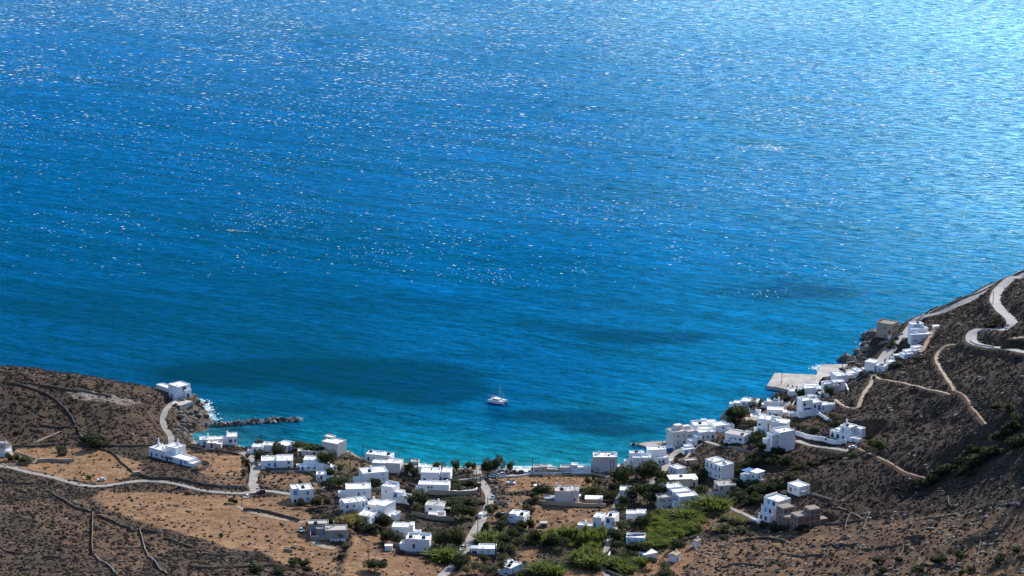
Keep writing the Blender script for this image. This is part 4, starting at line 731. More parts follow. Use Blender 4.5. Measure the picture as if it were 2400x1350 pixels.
            for i in range(7):
                b = MB(); xx = x + rng_h.random() * w; yy = y + rng_h.random() * d
                b.box(xx, yy, z - .38, xx + rng_h.uniform(.5, 1.6), yy + rng_h.uniform(.4, 1.2), z + rng_h.uniform(.2, 1.0)); b.build('rooftop_unit', rng_h.choice((WHITE, WHITE, METAL, LBLUE, GREY)), root)
        elif k == 'rebar':
            _, x, y, z, w, d = e
            for i in range(8): xx = x + rng_h.random() * w; yy = y + rng_h.random() * d; b.tube((xx, yy, z), (xx, yy, z + 1.1), .05, n=4)
            b.build('column_starters', BROWN, root)
        elif k == 'pots':
            _, x, y, z, n = e
            for i in range(n):
                b = MB(); b.cyl(x + .2, y + i * 1.0, z - .02, z + .7, .18, .3, 8); b.build('pot', TILE, root)
        elif k == 'frame':
            _, x, y, w, d, z = e
            for fz in [3.0 * i for i in range(int(z / 3.0) + 1)] + [z - .25]:
                if fz < .5: continue
                b.box(x - .06, y - .06, fz - .25, x + w + .06, y + d + .06, fz - .003 if fz < z - .3 else z + .02)
            for xx, yy in ((x, y), (x + w, y), (x, y + d), (x + w / 2, y), (x, y + d / 2)):
                b.box(xx - .14, yy - .14, -.5, xx + .14, yy + .14, z - .3)
            b.build('concrete_frame', CONC, root)
# ------------------------------------------------------------------ soil colours on the ground sheet
PXG, PYG = to_px(X, Y, H0)
def poly_w(pts, soft=5.0, G=(None, None)):
    px, py = G if G[0] is not None else (PXG, PYG)
    wob = (fbm(X / 9, Y / 9, 31, 3) - .5) * 26
    wx = px + wob; wy = py + (fbm(X / 9 + 50, Y / 9, 37, 3) - .5) * 9
    ins = inside(wx, wy, np.array(pts, float))
    d, _ = seg_dist(wx, wy * 2.2, np.array([(a, b * 2.2) for a, b in list(pts) + [pts[0]]], float))
    d = np.where(ins, d, -d)
    return smooth(-soft, soft, d)
n1 = fbm(X / 6, Y / 6, 41, 4); n2 = fbm(X / 22, Y / 22, 43, 3); n3 = fbm(X / 2.5, Y / 2.5, 47, 3)
def mixc(C, c, w): return C * (1 - w[..., None]) + np.array(c) * w[..., None]
Cg = np.zeros(X.shape + (3,)) + np.array([0.140, 0.100, 0.074])
Cg = mixc(Cg, (0.21, 0.140, 0.092), smooth(.48, .66, n1) * .8)
Cg = mixc(Cg, (0.085, 0.075, 0.062), smooth(.5, .7, n2) * .6)
ORANGE = (0.42, 0.235, 0.115); STRAW = (0.46, 0.30, 0.165)
DRY = np.zeros_like(X); GRN = np.zeros_like(X)
for pts, k in [([(60, 1050), (240, 1050), (330, 1085), (325, 1115), (240, 1136), (130, 1118), (30, 1095), (-60, 1090), (-60, 1055)], 1.0),
               ([(395, 1050), (470, 1060), (572, 1070), (582, 1112), (480, 1118), (462, 1095), (430, 1070)], .9),
               ([(480, 1120), (580, 1110), (585, 1140), (500, 1140)], .45),
               ([(610, 1112), (730, 1112), (755, 1150), (690, 1150), (625, 1140)], .55),
               ([(250, 1150), (560, 1163), (700, 1165), (730, 1215), (690, 1290), (560, 1290), (430, 1250), (300, 1215), (215, 1165)], .85),
               ([(690, 1230), (800, 1290), (790, 1350), (650, 1320), (600, 1280)], .75),
               ([(0, 1180), (240, 1170), (420, 1280), (300, 1350), (200, 1300)], .22),
               ([(830, 1262), (905, 1245), (935, 1300), (1040, 1310), (1030, 1352), (800, 1352)], .8),
               ([(1165, 1118), (1385, 1116), (1410, 1140), (1270, 1152), (1195, 1150)], 1.0),
               ([(1180, 1160), (1260, 1160), (1440, 1190), (1430, 1215), (1330, 1260), (1240, 1255), (1190, 1190)], .72),
               ([(1130, 1195), (1190, 1180), (1180, 1260), (1110, 1260)], .5),
               ([(1090, 1300), (1130, 1296), (1125, 1345), (1080, 1345)], .8),
               ([(1215, 1283), (1272, 1280), (1275, 1318), (1210, 1318)], .9),
               ([(1235, 1333), (1415, 1330), (1420, 1352), (1230, 1352)], .75),
               ([(1470, 1310), (1600, 1270), (1650, 1262), (1600, 1352), (1430, 1352)], .8),
               ([(1650, 1195), (1735, 1190), (1760, 1215), (1740, 1250), (1650, 1240)], .55),
               ([(1650, 1270), (1950, 1225), (2200, 1205), (2420, 1180), (2420, 1360), (1600, 1360)], .48),
               ([(2270, 1230), (2420, 1190), (2420, 1360), (2290, 1360)], .6),
               ([(830, 1075), (870, 1085), (860, 1100), (780, 1100), (760, 1085)], .6),
               ([(1770, 960), (1860, 935), (1880, 960), (1850, 1000)], .4),
               ([(1980, 1020), (2060, 1010), (2050, 1050), (1990, 1045)], .35)]:
    w = poly_w(pts) * k; DRY = np.maximum(DRY, w)
DRYv = DRY * (0.55 + 0.45 * smooth(.35, .6, n3)) * smooth(.25, .5, n1 + DRY * .25)
Cg = mixc(Cg, ORANGE, DRYv); Cg = mixc(Cg, STRAW, DRYv * smooth(.52, .66, n1) * .8)
for pts, k in [([(1040, 1110), (1125, 1112), (1140, 1150), (1050, 1145)], .8), ([(985, 1150), (1110, 1165), (1120, 1240), (1000, 1250), (960, 1210)], .7),
               ([(1100, 1230), (1260, 1240), (1210, 1300), (1100, 1290)], .7), ([(1440, 1180), (1640, 1190), (1650, 1270), (1480, 1320), (1430, 1340)], .9),
               ([(1280, 1250), (1430, 1250), (1420, 1330), (1250, 1320)], .9), ([(1640, 1110), (1740, 1090), (1760, 1160), (1650, 1160)], .7),
               ([(1690, 1190), (1790, 1230), (1760, 1270), (1660, 1240)], .6), ([(640, 1050), (830, 1060), (900, 1130), (740, 1130)], .6),
               ([(190, 1010), (245, 1015), (250, 1045), (195, 1045)], .9)]:
    GRN = np.maximum(GRN, poly_w(pts) * k)
Cg = mixc(Cg, (0.10, 0.105, 0.05), GRN * (.5 + .5 * n1))
for pts in [[(165, 918), (190, 914), (240, 922), (285, 930), (325, 940), (318, 950), (270, 945), (215, 938), (180, 936)]]:
    w = poly_w(pts, 2.0); Cg = mixc(Cg, (0.44, 0.40, 0.33), w * smooth(.3, .5, n3)); ROCKP = w
rockw = rocky * (0.5 + .5 * smooth(.4, .6, n3))
Cg = mixc(Cg, (0.27, 0.22, 0.16), rockw)
beach = smooth(7, 2.5, dcoast) * (1 - rocky) * smooth(2050, 1900, PXG) * smooth(440, 455, PXG)
beach = np.maximum(beach, poly_w([(448, 1016), (462, 1014), (482, 1043), (468, 1050), (455, 1040)], 2) * .9)
beach = np.maximum(beach, poly_w([(1515, 1038), (1570, 1033), (1578, 1052), (1545, 1060), (1525, 1050)], 2) * .9)
Cg = mixc(Cg, (0.40, 0.35, 0.27), beach)
farm = smooth(1850, 2050, PXG) * (1 - DRY)
Cg = mixc(Cg, (0.10, 0.072, 0.056), farm * .7)
Cg *= ((0.74 + 0.22 * n3) * (.78 + .22 * np.minimum(1, DRY * 1.3 + beach)))[..., None]

def grid_mesh(name, gx, gy, Z, col, m, alpha=None):
    ny, nx = Z.shape
    XX, YY = np.meshgrid(gx, gy)
    V = np.stack([XX, YY, Z], -1).reshape(-1, 3).astype(np.float32)
    idx = np.arange(nx * ny).reshape(ny, nx)
    Fq = np.stack([idx[:-1, :-1], idx[:-1, 1:], idx[1:, 1:], idx[1:, :-1]], -1).reshape(-1, 4)
    me = bpy.data.meshes.new(name)
    me.vertices.add(len(V)); me.vertices.foreach_set('co', V.ravel())
    me.loops.add(Fq.size); me.loops.foreach_set('vertex_index', Fq.ravel().astype(np.int32))
    me.polygons.add(len(Fq)); me.polygons.foreach_set('loop_start', np.arange(0, Fq.size, 4, dtype=np.int32))
    try: me.polygons.foreach_set('loop_total', np.full(len(Fq), 4, dtype=np.int32))
    except Exception: pass
    me.update(calc_edges=True)
    me.polygons.foreach_set('use_smooth', np.ones(len(Fq), bool))
    a = me.color_attributes.new('soil', 'FLOAT_COLOR', 'POINT')
    c = np.concatenate([col.reshape(-1, 3), np.ones((len(V), 1)) if alpha is None else alpha.reshape(-1, 1)], 1).astype(np.float32)
    a.data.foreach_set('color', c.ravel())
    me.materials.append(m); me.validate(); return me

def ground_material():
    m = bpy.data.materials.new('dry_ground'); m.use_nodes = True; nt = m.node_tree; N = nt.nodes; Lk = nt.links; b = N['Principled BSDF']
    b.inputs['Roughness'].default_value = .95; b.inputs['Specular IOR Level'].default_value = .1
    at = N.new('ShaderNodeAttribute'); at.attribute_name = 'soil'
    geo = N.new('ShaderNodeNewGeometry')
    def noise(s, d=4, r=.65):
        n = N.new('ShaderNodeTexNoise'); n.inputs['Scale'].default_value = s; n.inputs['Detail'].default_value = d; n.inputs['Roughness'].default_value = r
        Lk.new(geo.outputs['Position'], n.inputs['Vector']); return n
    a = noise(.9, 5, .75); r = N.new('ShaderNodeValToRGB'); r.color_ramp.elements[0].position = .36; r.color_ramp.elements[1].position = .64
    r.color_ramp.elements[0].color = (.62, .60, .62, 1); r.color_ramp.elements[1].color = (1.32, 1.26, 1.2, 1)
    Lk.new(a.outputs[0], r.inputs[0])
    mx = N.new('ShaderNodeMix'); mx.data_type = 'RGBA'; mx.blend_type = 'MULTIPLY'; mx.inputs[0].default_value = 1
    Lk.new(at.outputs['Color'], mx.inputs[6]); Lk.new(r.outputs[0], mx.inputs[7])
    # scattered pale stones
    s = noise(1.7, 2, .5); r2 = N.new('ShaderNodeValToRGB'); r2.color_ramp.elements[0].position = .71; r2.color_ramp.elements[1].position = .78
    Lk.new(s.outputs[0], r2.inputs[0])
    mx2 = N.new('ShaderNodeMix'); mx2.data_type = 'RGBA'; Lk.new(r2.outputs[0], mx2.inputs[0]); Lk.new(mx.outputs[2], mx2.inputs[6]); mx2.inputs[7].default_value = (.36, .32, .26, 1)
    Lk.new(mx2.outputs[2], b.inputs['Base Color'])
    h = noise(.8, 6, .8); bp = N.new('ShaderNodeBump'); bp.inputs['Strength'].default_value = 1; bp.inputs['Distance'].default_value = 1.5
    Lk.new(h.outputs[0], bp.inputs['Height']); Lk.new(bp.outputs[0], b.inputs['Normal'])
    return m
tag(mobj('ground', grid_mesh('ground', GX, GY, HG, Cg, ground_material())), kind='structure')
build_roads()

# ------------------------------------------------------------------ sea
sx = axis(-420, 430, 4.0, -30000, 30000); sy0 = [1150.0]
while sy0[-1] < 3400: sy0.append(sy0[-1] + max(3.0, (sy0[-1] - 1150) * .012))
st = sy0[-1] - sy0[-2]
while sy0[-1] < 60000: st *= 1.3; sy0.append(sy0[-1] + st)
sy = np.array([-3000, -500, 600, 1000, 1100] + sy0)
sx = sx[np.abs(sx) < 26000]; sy = sy[sy < 26000]
SX, SY = np.meshgrid(sx, sy)
spx, spy = to_px(SX, SY, 0.0 * SX)
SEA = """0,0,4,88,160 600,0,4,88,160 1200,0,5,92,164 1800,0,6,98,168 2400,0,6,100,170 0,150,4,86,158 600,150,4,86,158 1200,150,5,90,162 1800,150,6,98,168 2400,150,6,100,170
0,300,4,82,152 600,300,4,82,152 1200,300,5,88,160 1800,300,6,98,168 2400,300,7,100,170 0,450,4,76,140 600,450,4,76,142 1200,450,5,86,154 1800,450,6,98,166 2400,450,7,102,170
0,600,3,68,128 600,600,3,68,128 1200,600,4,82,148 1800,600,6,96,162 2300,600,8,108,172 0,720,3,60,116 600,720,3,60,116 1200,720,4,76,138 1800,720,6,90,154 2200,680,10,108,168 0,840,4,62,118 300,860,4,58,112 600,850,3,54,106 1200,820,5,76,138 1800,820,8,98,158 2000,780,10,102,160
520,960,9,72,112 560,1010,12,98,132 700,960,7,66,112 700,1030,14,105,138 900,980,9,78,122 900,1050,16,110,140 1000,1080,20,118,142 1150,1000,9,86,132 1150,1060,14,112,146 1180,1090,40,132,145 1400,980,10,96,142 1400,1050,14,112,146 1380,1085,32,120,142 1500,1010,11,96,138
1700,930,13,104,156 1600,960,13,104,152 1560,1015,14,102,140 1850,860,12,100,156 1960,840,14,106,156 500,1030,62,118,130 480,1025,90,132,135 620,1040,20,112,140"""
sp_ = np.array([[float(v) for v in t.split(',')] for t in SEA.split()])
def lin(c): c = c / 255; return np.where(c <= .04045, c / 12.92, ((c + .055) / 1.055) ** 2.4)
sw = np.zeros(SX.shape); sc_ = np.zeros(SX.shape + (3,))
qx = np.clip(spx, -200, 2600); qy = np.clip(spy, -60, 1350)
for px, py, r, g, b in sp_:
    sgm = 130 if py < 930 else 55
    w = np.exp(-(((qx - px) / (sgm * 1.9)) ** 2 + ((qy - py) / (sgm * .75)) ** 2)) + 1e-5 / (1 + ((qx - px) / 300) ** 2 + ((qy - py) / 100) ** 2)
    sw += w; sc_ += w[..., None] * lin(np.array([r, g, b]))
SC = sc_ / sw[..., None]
# dark weed beds and wind lanes on the open water
wobx = (fbm(SX / 60, SY / 120, 51, 4) - .5) * 80; woby = (fbm(SX / 60 + 9, SY / 120, 53, 4) - .5) * 46
dk = np.zeros(SX.shape)
for cx, cy, rx, ry, k in [(640, 868, 290, 36, .66), (900, 888, 230, 44, .78), (1010, 918, 140, 32, .72), (1500, 785, 190, 22, .52), (1330, 770, 150, 14, .3), (1900, 690, 150, 22, .5), (1780, 675, 120, 14, .3),
                          (1340, 985, 170, 20, .58), (1440, 1010, 120, 16, .55), (620, 960, 150, 18, .3), (1100, 835, 120, 8, .25), (1200, 620, 170, 14, .16), (250, 720, 300, 40, .15), (1150, 715, 300, 12, .2), (820, 700, 300, 14, .18), (1560, 1000, 70, 14, .3)]:
    dk = np.maximum(dk, k * smooth(1.25, .65, np.hypot((qx + wobx - cx) / rx, (qy + woby - cy) / ry)))
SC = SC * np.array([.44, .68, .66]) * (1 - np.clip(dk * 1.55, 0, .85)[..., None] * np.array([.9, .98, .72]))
dsea, _ = seg_dist(SX, SY, COAST)
shal = smooth(14, 1.5, dsea) * smooth(1480, 1440, qx) * smooth(900, 960, qx)
SC = SC * (1 - shal[..., None]) + lin(np.array([50., 125, 135])) * shal[..., None]
# wind streaks: ruffled lanes a little lighter than the smooth ones, running obliquely over the bay
ang = math.radians(-27); ux = SX * math.cos(ang) + SY * math.sin(ang); uy = -SX * math.sin(ang) + SY * math.cos(ang)

GLARE_PTS = np.array([[float(v) for v in t.split(',')] for t in """0,0,.24 600,0,.26 1200,0,.36 1800,0,.66 2400,0,.72 0,150,.08 600,150,.12 1200,150,.20 1800,150,.42 2400,150,.7 0,300,.02 600,300,.03 1200,300,.09 1800,300,.28 2400,300,.62
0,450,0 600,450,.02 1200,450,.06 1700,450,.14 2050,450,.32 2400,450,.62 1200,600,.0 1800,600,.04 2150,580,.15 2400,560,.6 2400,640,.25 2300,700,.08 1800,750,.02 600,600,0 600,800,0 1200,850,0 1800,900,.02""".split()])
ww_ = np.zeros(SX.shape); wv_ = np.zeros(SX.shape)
for px, py, v in GLARE_PTS:
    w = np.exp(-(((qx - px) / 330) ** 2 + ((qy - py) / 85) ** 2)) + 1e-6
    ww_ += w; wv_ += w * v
GLARE = .68 * np.clip(wv_ / ww_, 0, 1.3) * (.75 + .5 * fbm(SX / 90, SY / 200, 91, 3))  # weight of the painted sun glare, set by position, strongest upper right
def sea_material():
    m = bpy.data.materials.new('sea_water'); m.use_nodes = True; nt = m.node_tree; N = nt.nodes; Lk = nt.links; b = N['Principled BSDF']
    at = N.new('ShaderNodeAttribute'); at.attribute_name = 'soil'
    geo = N.new('ShaderNodeNewGeometry')
    def mapn(sx_, sy_, rz, scale, d, r=.6):
        mp = N.new('ShaderNodeMapping'); mp.inputs['Rotation'].default_value = (0, 0, math.radians(rz))
        Lk.new(geo.outputs['Position'], mp.inputs['Vector'])
        mp2 = N.new('ShaderNodeMapping'); mp2.inputs['Scale'].default_value = (sx_, sy_, 1); Lk.new(mp.outputs[0], mp2.inputs['Vector'])
        n = N.new('ShaderNodeTexNoise'); n.inputs['Scale'].default_value = scale; n.inputs['Detail'].default_value = d; n.inputs['Roughness'].default_value = r
        Lk.new(mp2.outputs[0], n.inputs['Vector']); return n
    def ramp(src, p0, c0, p1, c1):
        r = N.new('ShaderNodeValToRGB'); r.color_ramp.elements[0].position = p0; r.color_ramp.elements[1].position = p1
        r.color_ramp.elements[0].color = (c0, c0, c0, 1); r.color_ramp.elements[1].color = (c1, c1, c1, 1); Lk.new(src, r.inputs[0]); return r
    def mult(a, c):
        mx = N.new('ShaderNodeMix'); mx.data_type = 'RGBA'; mx.blend_type = 'MULTIPLY'; mx.inputs[0].default_value = 1; Lk.new(a, mx.inputs[6]); Lk.new(c, mx.inputs[7]); return mx.outputs[2]
    c = mult(at.outputs['Color'], ramp(mapn(.12, 1.0, 30, .085, 5, .7).outputs[0], .32, .66, .68, 1.32).outputs[0])
    c = mult(c, ramp(mapn(.34, 1.0, 27, .22, 4, .8).outputs[0], .36, .45, .64, 1.62).outputs[0])
    c = mult(c, ramp(mapn(.03, 1.0, 31, .05, 3, .6).outputs[0], .35, .78, .65, 1.25).outputs[0])
    h1 = mapn(.45, 1.0, 25, .16, 6, .72); h2 = mapn(1.0, 1.0, 0, .55, 4, .7)
    bp = N.new('ShaderNodeBump'); bp.inputs['Strength'].default_value = 1; bp.inputs['Distance'].default_value = 2.4; Lk.new(h1.outputs[0], bp.inputs['Height'])
    bp2 = N.new('ShaderNodeBump'); bp2.inputs['Strength'].default_value = 1; bp2.inputs['Distance'].default_value = .6; Lk.new(h2.outputs[0], bp2.inputs['Height']); Lk.new(bp.outputs[0], bp2.inputs['Normal'])
    df = N.new('ShaderNodeBsdfDiffuse'); Lk.new(c, df.inputs['Color']); Lk.new(bp.outputs[0], df.inputs['Normal'])
    gl = N.new('ShaderNodeBsdfGlossy'); gl.inputs['Color'].default_value = (.02, .70, .91, 1); gl.inputs['Roughness'].default_value = .16; Lk.new(bp2.outputs[0], gl.inputs['Normal'])
    fz = N.new('ShaderNodeFresnel'); fz.inputs['IOR'].default_value = 1.33; Lk.new(bp2.outputs[0], fz.inputs['Normal'])
    mu = N.new('ShaderNodeMath'); mu.operation = 'MULTIPLY'; mu.inputs[1].default_value = .27; Lk.new(fz.outputs[0], mu.inputs[0])
    ms = N.new('ShaderNodeMixShader'); Lk.new(mu.outputs[0], ms.inputs[0]); Lk.new(df.outputs[0], ms.inputs[1]); Lk.new(gl.outputs[0], ms.inputs[2])
    # ruffled water far out: sun glare painted in through a weight mask
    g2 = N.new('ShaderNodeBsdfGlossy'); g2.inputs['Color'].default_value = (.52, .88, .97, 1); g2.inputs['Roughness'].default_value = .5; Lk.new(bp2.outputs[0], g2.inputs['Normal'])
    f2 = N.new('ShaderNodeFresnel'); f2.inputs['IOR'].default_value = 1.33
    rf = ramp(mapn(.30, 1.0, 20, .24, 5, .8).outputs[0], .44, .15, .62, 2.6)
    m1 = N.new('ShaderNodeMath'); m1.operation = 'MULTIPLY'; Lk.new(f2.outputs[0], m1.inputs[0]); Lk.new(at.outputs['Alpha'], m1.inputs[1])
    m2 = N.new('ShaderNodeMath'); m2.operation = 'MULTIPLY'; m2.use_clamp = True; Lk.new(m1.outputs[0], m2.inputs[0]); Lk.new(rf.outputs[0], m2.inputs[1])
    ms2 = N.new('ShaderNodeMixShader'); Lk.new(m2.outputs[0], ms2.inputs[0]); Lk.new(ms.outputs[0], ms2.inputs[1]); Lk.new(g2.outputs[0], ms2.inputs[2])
    N.remove(b); Lk.new(ms2.outputs[0], N['Material Output'].inputs['Surface'])
    return m
SEAM = sea_material()
tag(mobj('sea', grid_mesh('sea', sx, sy, 0 * SX, SC, SEAM, GLARE)), kind='structure')

# whitecaps and surf: thin ragged sheets of foam, many offshore standing for sun glints
FOAM_GLINT = mat('sea_foam_glint', (.86, .88, .88), .7, scale=1.2, col2=(.72, .78, .80))
def foam_glint_sheet(cx, cy, L, Wd, ang, z, n=9, rr=None):
    rr = rr or random
    V = []
    for k in range(n):
        a = 2 * math.pi * k / n; q = rr.uniform(.55, 1.15)
        x = math.cos(a) * L / 2 * q; y = math.sin(a) * Wd / 2 * q
        V.append((cx + x * math.cos(ang) - y * math.sin(ang), cy + x * math.sin(ang) + y * math.cos(ang), z))
    return V
SPRAY_GLINT = mat('thin_foam_glint', (.42, .62, .72), .7, scale=1.2, col2=(.25, .48, .62))
def foam_glint_obj(name, items, label):
    V = []; F = []
    for it in items:
        n = len(V); V += it; F.append(tuple(range(n, n + len(it))))
    me = mesh(name, V, F, FOAM_GLINT); me.materials.append(SPRAY_GLINT); r = np.random.default_rng(4).random(len(F)) < .66
    me.polygons.foreach_set('material_index', r.astype(np.int32)); return tag(mobj(name, me), kind='stuff', label=label)
fr = random.Random(12)
caps_glints = []
def dens(px, py):  # flecks thicken upward and to the right, painting sun glitter among the foam
    up = 1 - py / 640.0
    d = .10 + .9 * max(0, up) ** .8
    d *= .55 + .45 * smooth(300, 2300, px) + .1
    d *= .35 + 1.3 * float(smooth(.38, .62, fbm(np.array([px / 210.]), np.array([py / 46.]), 61, 3)[0]))
    return d
tries = 0
while len(caps_glints) < 42000 and tries < 300000:
    tries += 1
    px = fr.uniform(-360, 2760); py = 660 * fr.random() ** 1.25 - 10
    if fr.random() > dens(px, py): continue
    x, y = atz(px, py, 0); D = y / 1500
    big = fr.random() ** 6
    L = (0.35 + .6 * fr.random() + 2.3 * big) * (D ** .9) * (1 if py < 300 else .72) * (.8 if px < 900 and py > 200 else 1); Wd = L * fr.uniform(.45, .95)
    caps_glints.append(foam_glint_sheet(float(x), float(y), L * 1.35, Wd * .75, fr.uniform(-.6, .1), .12 + fr.random() * .1, 7, fr))
for cx, cy, rx, ry, n in [(600, 520, 70, 22, 170), (700, 500, 60, 20, 60), (880, 600, 60, 20, 60), (1000, 590, 110, 30, 120), (1140, 645, 50, 14, 60), (1770, 690, 45, 12, 55), (1370, 632, 25, 9, 30), (1220, 660, 180, 16, 60)]:
    for _ in range(int(n * .6)):
        px = fr.gauss(cx, rx * .9); py = fr.gauss(cy, ry * .8); x, y = atz(px, py, 0)
        caps_glints.append(foam_glint_sheet(float(x), float(y), fr.uniform(.3, 1.2), fr.uniform(.5, 1.6), -.4, .1 + fr.random() * .1, 7, fr))
for px, py, L in [(1790, 345, 26), (1825, 349, 22), (1740, 346, 10), (550, 541, 9), (538, 540, 6), (575, 543, 5)]:
    x, y = atz(px, py, 0)
    for _ in range(26): caps_glints.append(foam_glint_sheet(float(x) + fr.gauss(0, L * .3), float(y) + fr.gauss(0, L * .22), L * fr.uniform(.05, .2), L * .07 * fr.uniform(.4, 1.4), -.3, .14 + fr.random() * .1, 9, fr))
foam_glint_obj('whitecaps_glints', caps_glints, 'small white foam crests and painted sun glints over the open sea')
surf = []
def surf_at(px, py, sx_, sy_, n, s0, s1):
    for _ in range(int(n * 1.7)):
        a, b2 = fr.gauss(px, sx_), fr.gauss(py, sy_); x, y = atz(a, b2, 0)
        if Hat(x, y) > .2: continue
        surf.append(foam_glint_sheet(float(x), float(y), fr.uniform(s0, s1) * .6, fr.uniform(s0, s1) * .75, fr.uniform(-1, 1), .1 + fr.random() * .15, 9, fr))
for a in [(470, 940, 7, 3, 60, .5, 2.6), (478, 950, 8, 4, 90, .5, 3.2), (486, 960, 7, 3, 60, .5, 2.4), (494, 974, 6, 3, 60, .5, 2.6), (500, 982, 9, 2, 45, .4, 2.0), (480, 967, 5, 2, 30, .5, 2), (694, 983, 6, 2, 36, .4, 1.6), (703, 985, 5, 1.5, 16, .4, 1.2),
          (1914, 863, 7, 3, 60, .5, 2.4), (1925, 859, 5, 3, 30, .5, 2), (2050, 783, 6, 3, 24, .4, 2), (2022, 807, 8, 3, 36, .4, 2), (2004, 838, 6, 2, 20, .4, 1.6), (1490, 1041, 5, 1.5, 20, .3, 1.4)]:
    surf_at(*a)
for k in range(150):      # the thin breaking line along the beach
    px = fr.uniform(960, 1330); px = px if fr.random() < .4 else fr.uniform(1195, 1290)
    c = np.interp(px, [960, 1100, 1250, 1400], [1093, 1097.2, 1096, 1093]) - 1.5 + fr.gauss(0, .8); x, y = atz(px, c, 0)
    surf.append(foam_glint_sheet(float(x), float(y), fr.uniform(1, 5), fr.uniform(.4, 1.8), fr.uniform(-.1, .1), .1 + fr.random() * .1, 9, fr))
foam_glint_obj('surf', surf, 'white surf breaking round the rocks and along the beach')
# ------------------------------------------------------------------ placing helpers
def G3(px, py):
    p = P(px, py); return (float(p[0]), float(p[1]), float(p[2]))
rk_ = random.Random(5)
def rock_mesh(seed, sx_=1, sy_=1, sz_=.7):
    r = random.Random(seed); V = []; F = []
    t = (1 + 5 ** .5) / 2
    base = [(-1, t, 0), (1, t, 0), (-1, -t, 0), (1, -t, 0), (0, -1, t), (0, 1, t), (0, -1, -t), (0, 1, -t), (t, 0, -1), (t, 0, 1), (-t, 0, -1), (-t, 0, 1)]
    F = [(0, 11, 5), (0, 5, 1), (0, 1, 7), (0, 7, 10), (0, 10, 11), (1, 5, 9), (5, 11, 4), (11, 10, 2), (10, 7, 6), (7, 1, 8), (3, 9, 4), (3, 4, 2), (3, 2, 6), (3, 6, 8), (3, 8, 9), (4, 9, 5), (2, 4, 11), (6, 2, 10), (8, 6, 7), (9, 8, 1)]
    for v in base:
        q = r.uniform(.38, .66); V.append((v[0] * q * sx_, v[1] * q * sy_, v[2] * q * sz_))
    return V, F
ROCKM = mat('sea_rock', (.20, .165, .13), .9, scale=1.5, col2=(.07, .06, .055), bump=.15, bscale=3)
PALER = mat('pale_boulder', (.40, .36, .31), .9, scale=1.5, col2=(.22, .19, .16), bump=.12, bscale=3)
DARKR = mat('wet_dark_boulder', (.09, .08, .075), .6, scale=1.5, col2=(.04, .037, .035), bump=.12, bscale=3)
RM = [mesh('boulder', *rock_mesh(i), mat=m_) for i, m_ in enumerate([DARKR, PALER, ROCKM, PALER, ROCKM, DARKR])]
# breakwater of boulders
bwpx = [(484, 996), (510, 995), (540, 994), (570, 991), (600, 989), (640, 986), (670, 984), (698, 983)]
W = np.array([atz(a, b, .5) for a, b in bwpx]); Cb = catmull(W, 1.3)
root = empty('breakwater', (float(Cb[0][0]), float(Cb[0][1]), 0)); tag(root, 'curved breakwater of piled dark and pale boulders beside the cove', 'breakwater')
bn = 0
for c in Cb:
    for row in range(3):
        if bn >= 290: break
        me = rk_.choice(RM); o = mobj('boulder', me, root); bn += 1
        o.location = (c[0] - Cb[0][0] + rk_.gauss(0, .5), c[1] - Cb[0][1] + (row - 1) * 1.6 + rk_.gauss(0, .3), (.9 if row == 1 else .1) + rk_.uniform(-.3, .5)); s = rk_.uniform(1.0, 2.1) * (.85 if row == 1 else 1)
        o.scale = (s, s * rk_.uniform(.7, 1.1), s * rk_.uniform(.6, 1)); o.rotation_euler = (rk_.uniform(0, 6), rk_.uniform(0, 6), rk_.uniform(0, 6))
for px, py, s, lab in [(1983, 846, 5.6, 'large dark sea stack at the landward end of the quay'), (2010, 830, 4.2, 'dark sea stack farther out below the coast road cliff'), (2048, 794, 7.5, 'dark wooded rock mass on the water side of the ochre mansion'),
                       (2026, 810, 3.5, 'low wave-washed rock below the ochre mansion'), (1997, 848, 2.2, 'small rock just right of the large sea stack'), (472, 951, 2.4, 'black rock in the surf below the headland chapel house'), (457, 939, 2.6, 'dark rock at the foot of the headland chapel house'),
                       (484, 945, 1.6, 'farthest small black rock standing in the white surf'), (1486, 1042, 1.8, 'dark rock with foam off the end of the slipway'), (1497, 1043, 1.6, 'dark rock touching the slipway edge')]:
    x, y = atz(px, py, 0); root = mobj('sea_rock', bpy.data.meshes.new('sea_rock')); V = []; F = []
    for k in range(9):
        v, f = rock_mesh(900 + int(px) + k, 1, 1, 1.0); n = len(V); q = s * (.35 if k else .62); ox, oy, oz = (rk_.gauss(0, s * .36), rk_.gauss(0, s * .3), rk_.uniform(-.1, .35) * s) if k else (0, 0, s * .2)
        V += [(a * q + ox, b * q + oy, c * q + oz) for a, b, c in v]; F += [tuple(i + n for i in ff) for ff in f]
    root.data.from_pydata(V, [], F); root.data.materials.append(ROCKM if s > 3 else DARKR); root.location = (float(x), float(y), .1); tag(root, lab, 'rock')
